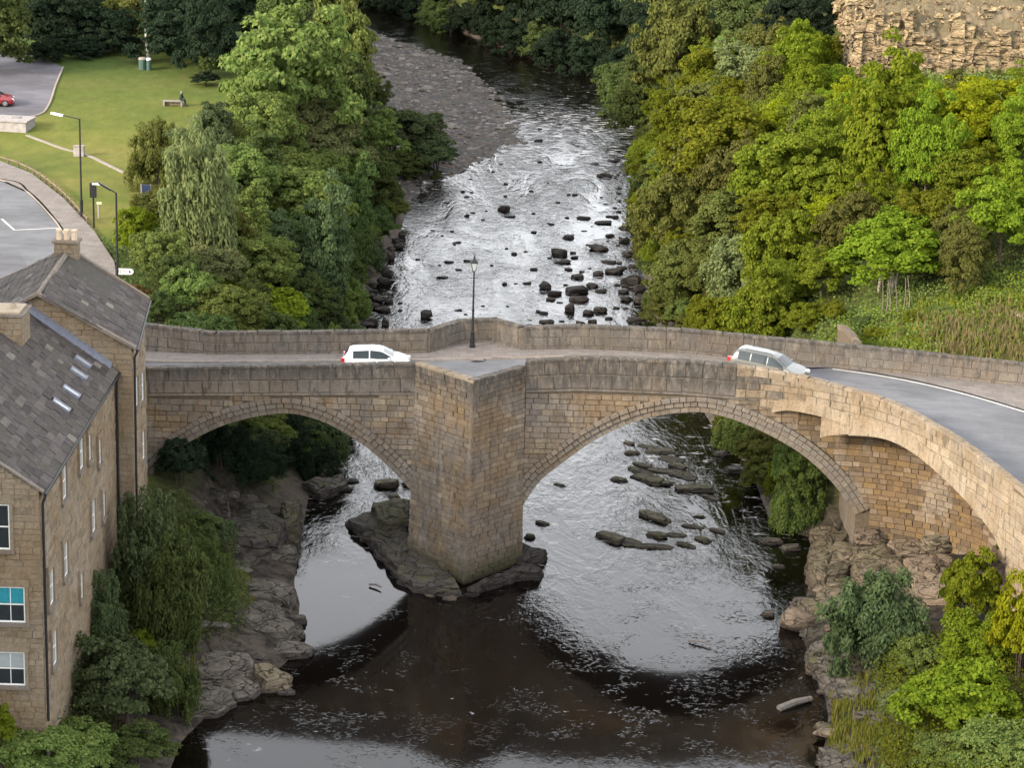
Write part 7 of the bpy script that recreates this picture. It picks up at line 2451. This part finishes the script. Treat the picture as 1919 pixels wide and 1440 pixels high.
# ------------------------------------------------------------------ vehicles
def car(label, body_mat, kind, loc, rz, pitch=0.0):
    root = thing('car', label, 'car', loc, rz)
    root.rotation_euler = (0, pitch, rz)
    if kind == 'hatch': L, W, Hh = 3.85, 1.68, 1.46
    elif kind == 'suv': L, W, Hh = 4.45, 1.82, 1.64
    else: L, W, Hh = 4.0, 1.70, 1.45
    hl = L / 2
    belt = 0.62 * Hh
    # top profile along x (front = +x) and roof half-width
    if kind == 'suv':
        top = [(-hl, 0.62), (-hl + .04, 0.98), (-hl + .18, 1.10), (-hl + .42, 1.56), (-hl + .62, 1.62), (-0.2, Hh), (0.35, 1.60), (0.60, 1.52), (1.28, 1.08), (1.45, 1.05), (hl - .35, 0.93), (hl - .08, 0.78), (hl, 0.55)]
        ga, gb, ws0, ws1, rw0, rw1 = -hl + .55, 1.12, .64, 1.24, -hl + .20, -hl + .42
    else:
        top = [(-hl, 0.55), (-hl + .03, 0.90), (-hl + .10, 1.00), (-hl + .38, 1.34), (-hl + .55, 1.42), (-0.25, Hh), (0.20, 1.42), (0.42, 1.36), (1.06, 0.99), (1.2, 0.955), (hl - .30, 0.82), (hl - .06, 0.68), (hl, 0.50)]
        ga, gb, ws0, ws1, rw0, rw1 = -hl + .62, 0.92, .46, 1.03, -hl + .13, -hl + .37
    xs_ = sorted(set([p[0] for p in top] + [hl * (k / 14.0) for k in range(-14, 15)]))
    tz = lambda x: lerp_pts(top, x)
    belt_z = lambda x: min(belt + 0.03 * (x < 0), tz(x) - 0.02)

    def hw(x):                          # body half width with rounded corners in plan
        e = min(1.0, (hl - abs(x)) / 0.45)
        return W / 2 * (0.80 + 0.20 * math.sqrt(max(0.0, 1 - (1 - e) ** 2)))

    def sect(x):
        w, t_, b = hw(x), tz(x), belt_z(x)
        cab = max(0.0, t_ - b)
        k = min(1.0, cab / (Hh - belt))
        wr = w * (0.95 - 0.19 * k)
        return [(w * .90, 0.20), (w * .985, 0.34), (w, 0.55), (w * .985, b), (wr + (w * .96 - wr) * .15, b + cab * .72), (wr - .03, b + cab * .92), (wr * .78, t_ - .004), (wr * .4, t_ + .012), (0, t_ + .018)]
    mb = MB()
    n = 9
    for x in xs_:
        s = sect(x)
        for (y, z) in s: mb.v.append((x, -y, z))
        for (y, z) in reversed(s[:-1]): mb.v.append((x, y, z))
    m = 2 * n - 1
    for i in range(len(xs_) - 1):
        for k in range(m - 1): mb.f.append((i * m + k, (i + 1) * m + k, (i + 1) * m + k + 1, i * m + k + 1))
        mb.f.append((i * m + m - 1, (i + 1) * m + m - 1, (i + 1) * m, i * m))
    mb.f.append(tuple(range(m))); mb.f.append(tuple(reversed(range((len(xs_) - 1) * m, len(xs_) * m))))
    body = mb.local('body', body_mat, root, True)
    # side windows
    for sgn in (-1, 1):
        nd = 3 if kind == 'suv' else 2
        cuts = [ga + (gb - ga) * q for q in ((0, .28, .64, 1.0) if nd == 3 else (0, .44, 1.0))]
        for i in range(nd):
            a, b = cuts[i] + .035, cuts[i + 1] - .035
            mb = MB(); q = 6
            for j in range(q + 1):
                x = a + (b - a) * j / q
                s = sect(x)
                zl = s[3][1] + .035; zh = max(zl + .012, s[5][1] - .02)
                edge = min(1, (x - (-hl)) / .01)
                for u in (0.0, 0.5, 1.0):
                    z = zl + (zh - zl) * u
                    y = float(np.interp(z, [s[3][1], s[4][1], s[5][1]], [s[3][0], s[4][0], s[5][0]])) + .012
                    mb.v.append((x, sgn * y, z))
            for j in range(q):
                for u in range(2):
                    f = (j * 3 + u, (j + 1) * 3 + u, (j + 1) * 3 + u + 1, j * 3 + u + 1)
                    mb.f.append(f if sgn < 0 else tuple(reversed(f)))
            mb.local('side_window', M['glass_car'], root)
    for nm, x0, x1 in (('windscreen', ws0, ws1), ('rear_window', rw1, rw0)):
        mb = MB(); q = 6
        for j in range(q + 1):
            x = x0 + (x1 - x0) * j / q
            s = sect(x); w = s[6][0] * 1.0
            for u in (-1, -.5, 0, .5, 1): mb.v.append((x + (.012 if x > 0 else -.012), u * w, tz(x) + .022 - .012 * abs(u)))
        for j in range(q):
            for u in range(4):
                f = (j * 5 + u, (j + 1) * 5 + u, (j + 1) * 5 + u + 1, j * 5 + u + 1)
                mb.f.append(f if x1 > x0 else tuple(reversed(f)))
        mb.local(nm, M['glass_car'], root)
    for sgn in (-1, 1):
        mb = MB(); mb.box((hl - .16, sgn * (W / 2 - .24), 0.66 if kind != 'suv' else .76), (.26, .34, .15), sgn * -.35); mb.local('headlight', M['lamp_clear'], root)
        mb = MB(); mb.box((-hl + .10, sgn * (W / 2 - .17), 0.86 if kind != 'suv' else .98), (.20, .26, .24), sgn * .3); mb.local('tail_light', M['lamp_red'], root)
        mb = MB(); mb.box((gb - .12, sgn * (W / 2 + .08), belt + .06), (.14, .20, .13)); mb.local('door_mirror', body_mat, root)
        for x in (-hl + .72, hl - .76):
            wr_ = .31 if kind != 'suv' else .34
            mb = MB(); mb.tube([(x, sgn * (W / 2 - .20), wr_), (x, sgn * (W / 2 - .0), wr_)], wr_, 20)
            wh = mb.local('wheel', M['rubber'], root)
            mb = MB(); mb.tube([(x, sgn * (W / 2 - .02), wr_), (x, sgn * (W / 2 + .012), wr_)], wr_ * .66, 14); mb.local('rim', M['chrome'], wh)
    if kind == 'suv':
        for sgn in (-1, 1):
            mb = MB(); mb.tube([(-1.3, sgn * .62, 1.66), (-1.2, sgn * .62, 1.70), (.2, sgn * .62, 1.70), (.35, sgn * .62, 1.63)], .02, 6); mb.local('roof_rail', M['black'], root)
    mb = MB(); mb.box((hl - .015, 0, .42), (.05, .55, .13)); mb.local('number_plate', M['white'], root)
    mb = MB(); mb.box((-hl + .01, 0, .62), (.05, .55, .13)); mb.local('number_plate', mat_plain('yellow_plate', (.6, .45, .05)), root)
    return root


q = at_z(706, 645, 12.0)
car('small white hatchback driving across the bridge behind the parapet', M['car_white'], 'hatch', (q.x, 133.0, road_z(q.x)), 0.0, -0.03)
q = at_z(1440, 668, 12.0)
car('pale silver estate car with roof rails driving down off the bridge', M['car_silver'], 'suv', (q.x, 132.9, road_z(q.x, 133)), rad(-24), 0.066)
q = at_z(-16, 176, 12.0)
car('dark red car parked in the car park at the left edge', M['car_red'], 'hatch2', (q.x, q.y, gz(q.x, q.y) + .08), rad(8))

# ------------------------------------------------------------------ street furniture
def street_lamp(label, base_px, top_px, arm, z):
    b = at_z(*base_px, z); t_ = at_y(*top_px, b.y)
    z = gz(b.x, b.y) if z != 10 else 10.05
    root = thing('street_lamp', label, 'street lamp', (b.x, b.y, z), 0, 'black lamp columns by the road')
    h = t_.z
    mb = MB(); mb.tube([(b.x, b.y, z), (b.x, b.y, z + 1.3), (b.x, b.y, z + 1.32), (b.x, b.y, h)], [.12, .12, .075, .06], 10); mb.build('column', M['black'], root)
    mb = MB(); a = Vector((b.x, b.y, h - .05)); e = a + Vector(arm)
    mb.tube([a, a.lerp(e, .5) + Vector((0, 0, .03)), e], .04, 6); mb.build('arm', M['black'], root)
    mb = MB(); d = Vector(arm).normalized(); c = e + d * .35
    mb.hexa([c + d * s * .45 + Vector((-d.y, d.x, 0)) * w * .14 + Vector((0, 0, zz)) for zz in (-.07, .06) for s, w in ((-1, -1), (1, -1), (1, 1), (-1, 1))])
    mb.build('lantern', M['white'] if abs(arm[0]) > 1 else M['black'], root)


street_lamp('tall black lamp column with a white head over the grass verge', (153, 408), (150, 222), (-1.35, 0.2, 0.22), 10)
street_lamp('black lamp column with a short arm, rising behind the house roof', (221, 562), (219, 361), (-0.42, -0.1, 0.28), 10)
b = at_z(176, 428, 10)
root = thing('traffic_signal', 'black traffic signal with backing board on the pavement edge', 'traffic signal', (b.x, b.y, 10.08))
t_ = at_y(175, 343, b.y).z
mb = MB(); mb.tube([(b.x, b.y, 10.05), (b.x, b.y, t_ - .3)], .07, 10); mb.build('pole', M['black'], root)
mb = MB(); mb.box((b.x, b.y - .02, t_ - .52), (.48, .16, 1.08)); mb.build('backing_board', M['black'], root)
mb = MB(); mb.box((b.x + .02, b.y + .16, t_ - .52), (.28, .2, .92)); mb.build('signal_head', M['black'], root)
mb = MB(); mb.box((b.x + .28, b.y - .05, t_ - .05), (.66, .16, .12)); mb.build('top_bar', M['white'], root)
b = at_z(185, 402, 10.2)
root = thing('marker_post', 'short pale marker post with yellow top at the verge end', 'post', (b.x, b.y, gz(b.x, b.y)))
mb = MB(); mb.tube([(b.x, b.y, 9.9), (b.x, b.y, 11.0)], .07, 8); mb.build('post', M['concrete'], root)
mb = MB(); mb.box((b.x + .05, b.y, 11.06), (.34, .2, .14)); mb.build('cap', mat_plain('pale_yellow', (.62, .6, .35)), root)
# finger sign: white plate with black lettering and arrow, illegible at this distance
b = at_z(212, 556, 10)
root = thing('finger_sign', 'white pointed direction sign with dark lettering beside the lamp column', 'sign', (b.x, b.y, 10.05))
P_ = at_y(219, 508, b.y)
mb = MB(); mb.tube([(P_.x - .05, b.y, 10.0), (P_.x - .05, b.y, P_.z + .3)], .04, 8); mb.build('post', M['black'], root)
x0, x1, zc_, hh = P_.x, P_.x + 1.10, P_.z, .20
out = [(x0, zc_ - hh), (x1 - .18, zc_ - hh), (x1 - .05, zc_ - .12), (x1, zc_), (x1 - .05, zc_ + .12), (x1 - .18, zc_ + hh), (x0, zc_ + hh)]
mb = MB(); n = len(out)
mb.add([(x, b.y - .10, z) for x, z in out] + [(x, b.y - .07, z) for x, z in out], [tuple(range(n)), tuple(reversed(range(n, 2 * n)))] + [(i, i + n, (i + 1) % n + n, (i + 1) % n) for i in range(n)])
pl_ = mb.build('plate', M['white'], root)
mb = MB(); rr2 = random.Random(4); x = x0 + .12
while x < x0 + .66:                       # rows of letter-like strokes
    w = rr2.uniform(.05, .09)
    mb.box((x + w / 2, b.y - .103, zc_ + .02), (w * .35, .006, .16)); mb.box((x + w / 2, b.y - .103, zc_ + rr2.choice([.09, -.05, .02])), (w * .8, .006, .03)); x += w + .03
mb.add([(x1 - .32, b.y - .104, zc_ - .09), (x1 - .14, b.y - .104, zc_), (x1 - .32, b.y - .104, zc_ + .09)], [(0, 1, 2)])
mb.build('lettering', M['black'], pl_)
mb = MB(); mb.box((P_.x - .35, b.y - .02, P_.z - .42), (.5, .04, .36)); mb.build('grey_plate', M['concrete'], root)
b = at_z(274, 424, 9.6)
b.z = gz(b.x, b.y)
root = thing('notice_board', 'dark blue notice board on grey posts among the bushes', 'notice board', (b.x, b.y, b.z))
for dx in (-.32, .36):
    mb = MB(); mb.tube([(b.x + dx, b.y, b.z - .2), (b.x + dx, b.y, b.z + 3.0)], .04, 8); mb.build('post', M['concrete'], root)
mb = MB(); mb.box((b.x + .03, b.y - .05, b.z + 2.5), (.62, .06, .95)); mb.build('panel', M['blue_sign'], root)
# bridge lamp
LX, LY = at_z(885, 651, 10.75)[:2]
lz = road_z(LX) + .1
root = thing('bridge_lamp', 'black cast iron lamp post with glass lantern in the bridge refuge', 'lamp post', (LX, LY, lz))
top_z = at_y(889, 476, LY).z
mb = MB(); mb.tube([(LX, LY, lz), (LX, LY, lz + .15), (LX, LY, lz + .18), (LX, LY, lz + .85), (LX, LY, lz + .95), (LX, LY, lz + 1.0)], [.17, .17, .13, .12, .14, .08], 12); mb.build('base', M['black'], root)
mb = MB(); mb.tube([(LX, LY, lz + 1.0), (LX, LY, lz + 2.2), (LX, LY, lz + 2.22), (LX, LY, lz + 2.3), (LX, LY, lz + 2.32), (LX, LY, top_z - 1.05)], [.075, .065, .09, .09, .06, .045], 10); mb.build('post', M['black'], root)
mb = MB(); mb.tube([(LX - .27, LY, top_z - 1.45), (LX + .27, LY, top_z - 1.45)], .022, 6); mb.build('ladder_bar', M['black'], root)
mb = MB()
fz0, fz1 = top_z - 1.02, top_z - .52
for sx, sy in ((-1, -1), (1, -1), (1, 1), (-1, 1)):
    mb.tube([(LX + sx * .08, LY + sy * .08, fz0), (LX + sx * .19, LY + sy * .19, fz1)], .016, 5)
mb.box((LX, LY, fz0 - .02), (.2, .2, .05)); mb.box((LX, LY, fz1 + .01), (.44, .44, .04))
mb.add([(LX - .23, LY - .23, fz1 + .03), (LX + .23, LY - .23, fz1 + .03), (LX + .23, LY + .23, fz1 + .03), (LX - .23, LY + .23, fz1 + .03), (LX, LY, fz1 + .28)], [(0, 1, 4), (1, 2, 4), (2, 3, 4), (3, 0, 4)])
mb.tube([(LX, LY, fz1 + .22), (LX, LY, fz1 + .36), (LX, LY, top_z)], [.06, .05, .012], 8)
lf = mb.build('lantern_frame', M['black'], root)
mb = MB()
for (a, c) in (((-1, -1), (1, -1)), ((1, -1), (1, 1)), ((1, 1), (-1, 1)), ((-1, 1), (-1, -1))):
    mb.add([(LX + a[0] * .07, LY + a[1] * .07, fz0 + .01), (LX + c[0] * .07, LY + c[1] * .07, fz0 + .01), (LX + c[0] * .18, LY + c[1] * .18, fz1 - .01), (LX + a[0] * .18, LY + a[1] * .18, fz1 - .01)], [(0, 1, 2, 3)])
mb.build('lantern_glass', M['glass_pale'], lf)
# knee rail along the verge
fence = thing('knee_rail_fence', 'low timber knee rail fence along the grass verge', 'fence', (*xy(60, 326, 10), 10))
fl = catmull([at_z(*p, 10) for p in [(-120, 292), (-60, 294), (0, 300), (60, 323), (120, 368), (170, 424)]], 6)
ff_, FLn, fc_ = poly_pos([(p.x, p.y) for p in fl])
s = 0.0
prev = None
while s < FLn:
    a = ff_(s); g = gz(*a)
    mb = MB(); mb.box((a[0], a[1], g + .28), (.15, .15, .78), .4); mb.build('post', M['timber'], fence)
    if prev:
        mb = MB(); mb.tube([(prev[0], prev[1], prev[2] + .52), (a[0], a[1], g + .52)], .065, 6); mb.build('rail', M['timber'], fence)
    prev = (a[0], a[1], g); s += 1.75
# concrete chamber, stone box, bench, bins, seated person, birch
b = at_z(22, 236, 10.7); g = gz(b.x, b.y)
root = thing('concrete_chamber', 'square concrete chamber with a flat lid on the grass at left', 'chamber', (b.x, b.y, g))
mb = MB(); mb.box((b.x, b.y + .9, g + .42), (3.0, 2.6, .95), -.12); mb.build('wall', M['concrete'], root)
mb = MB(); mb.box((b.x, b.y + .9, g + .96), (3.25, 2.85, .12), -.12); mb.build('lid', M['concrete'], root)
mb = MB(); mb.box((b.x + .2, b.y + 1.2, g + 1.05), (.7, .7, .06), -.12); mb.build('hatch', M['timber_grey'], root)
b = at_z(150, 268, 10.9); g = gz(b.x, b.y)
root = thing('litter_bin', 'pale grey block bin standing beside the path edging', 'litter bin', (b.x, b.y, g))
mb = MB(); mb.box((b.x - .1, b.y, g + .42), (.85, .6, .9)); mb.build('bin_body', M['concrete'], root)
mb = MB(); mb.box((b.x - .1, b.y, g + .9), (.92, .66, .08)); mb.build('lid', M['kerb'], root)
b = at_z(324, 184, 11.8); g = gz(b.x, b.y)
bench = thing('bench', 'long low grey bench out on the lawn', 'bench', (b.x, b.y, g))
for k in range(3):
    mb = MB(); mb.box((b.x, b.y - .18 + k * .18, g + .52), (1.85, .16, .06)); mb.build('slat', M['timber_grey'], bench)
for sx in (-1, 1):
    mb = MB(); mb.box((b.x + sx * .8, b.y, g + .24), (.14, .45, .5)); mb.build('leg', M['timber_grey'], bench)
mb = MB(); mb.box((b.x, b.y + .12, g + .25), (1.5, .06, .25)); mb.build('stretcher', M['timber'], bench)
for (px_, py_, lab, capm) in ((279, 122, 'slim dark post bin with a white cap by the birch on the lawn', 'white'), (267, 121, 'squat green bin left of the white capped one on the lawn', 'kerb')):
    b = at_z(px_, py_, 12.4); g = gz(b.x, b.y)
    root = thing('litter_bin', lab, 'litter bin', (b.x, b.y, g))
    w = .30 if capm == 'white' else .48
    mb = MB(); mb.tube([(b.x, b.y, g - .1), (b.x, b.y, g + 1.05)], [w * .8, w * .8], 10); mb.build('bin_body', M['green_bin'], root)
    mb = MB(); mb.tube([(b.x, b.y, g + 1.05), (b.x, b.y, g + 1.2), (b.x, b.y, g + 1.27)], [w * .86, w * .8, w * .3], 10); mb.build('cap', M[capm], root)
# person sitting on the end of the bench, turned to the right
bp = bench.location
px0, py0, pz0 = bp.x + .72, bp.y, bp.z + .55
me = bpy.data.meshes.new('person')
J = {'pel': (0, 0, .12), 'chest': (.06, 0, .42), 'neck': (.10, 0, .60), 'head': (.13, 0, .72), 'top': (.14, 0, .82),
     'sl': (.07, .17, .52), 'el': (.16, .22, .30), 'hl': (.34, .14, .20), 'sr': (.07, -.17, .52), 'er': (.16, -.22, .30), 'hr': (.34, -.14, .20),
     'pl': (.02, .09, .10), 'kl': (.42, .11, .10), 'al': (.46, .11, -.36), 'tl': (.62, .12, -.47), 'pr': (.02, -.09, .10), 'kr': (.42, -.11, .10), 'ar': (.44, -.11, -.36), 'tr': (.60, -.12, -.47)}
E_ = [('pel', 'chest'), ('chest', 'neck'), ('neck', 'head'), ('head', 'top'), ('chest', 'sl'), ('sl', 'el'), ('el', 'hl'), ('chest', 'sr'), ('sr', 'er'), ('er', 'hr'),
      ('pel', 'pl'), ('pl', 'kl'), ('kl', 'al'), ('al', 'tl'), ('pel', 'pr'), ('pr', 'kr'), ('kr', 'ar'), ('ar', 'tr')]
Rr = dict(pel=.15, chest=.15, neck=.06, head=.105, top=.085, sl=.075, el=.05, hl=.04, sr=.075, er=.05, hr=.04, pl=.10, kl=.07, al=.05, tl=.045, pr=.10, kr=.07, ar=.05, tr=.045)
ks = list(J)
me.from_pydata([J[k] for k in ks], [(ks.index(a), ks.index(b)) for a, b in E_], [])
pers = bpy.data.objects.new('person', me)
col.objects.link(pers)
pers.location = (px0, py0, pz0)
pers.rotation_euler = (0, 0, rad(-20))
sk = pers.modifiers.new('skin', 'SKIN')
for i, k in enumerate(ks):
    me.skin_vertices[0].data[i].radius = (Rr[k], Rr[k])
    me.skin_vertices[0].data[i].use_root = (k == 'pel')
ss_ = pers.modifiers.new('sub', 'SUBSURF'); ss_.levels = 1; ss_.render_levels = 1
me.materials.append(M['cloth_dark'])
tag(pers, 'person in dark clothes sitting at the right end of the lawn bench', 'person')
mb = MB()
mb.tube([(px0 + .10, py0 - .05, pz0 + .70), (px0 + .11, py0 - .05, pz0 + .86), (px0 + .11, py0 - .05, pz0 + .90)], [.115, .11, .05], 10)
mb.build('hair', M['hair'], pers)
# birch with a bare white stem
b = at_z(279, 104, 12.6); g = gz(b.x, b.y)
root = thing('birch_tree', 'birch with a bare pale stem standing at the far end of the lawn', 'tree', (b.x, b.y, g), 0, GF)
mb = MB(); mb.tube([(b.x, b.y, g - .2), (b.x - .25, b.y, g + 2.2), (b.x - .3, b.y, g + 5), (b.x - .2, b.y, g + 9)], [.17, .14, .11, .05], 8); mb.build('trunk', M['birch'], root)
k = obj_mat('crown', with_mat(CROWN['tall'][0], LEAF['far'])); k.parent = root
k.location = (-.2, 0, 10.5); k.scale = (2.6, 2.6, 3.0)

# ------------------------------------------------------------------ evening haze over the valley
if HAZE > 0:
    hb = MB(); hb.box((20, 620, 24), (1900, 1700, 60))
    t = NT('haze_air')
    pv_ = t.n('ShaderNodeVolumePrincipled')
    pv_.inputs['Color'].default_value = (0.86, 0.90, 1.0, 1)
    pv_.inputs['Density'].default_value = HAZE
    t.l(pv_.outputs[0], t.out.inputs['Volume'])
    t.out.inputs['Surface']
    tag(hb.build('haze', t.m), kind='stuff')
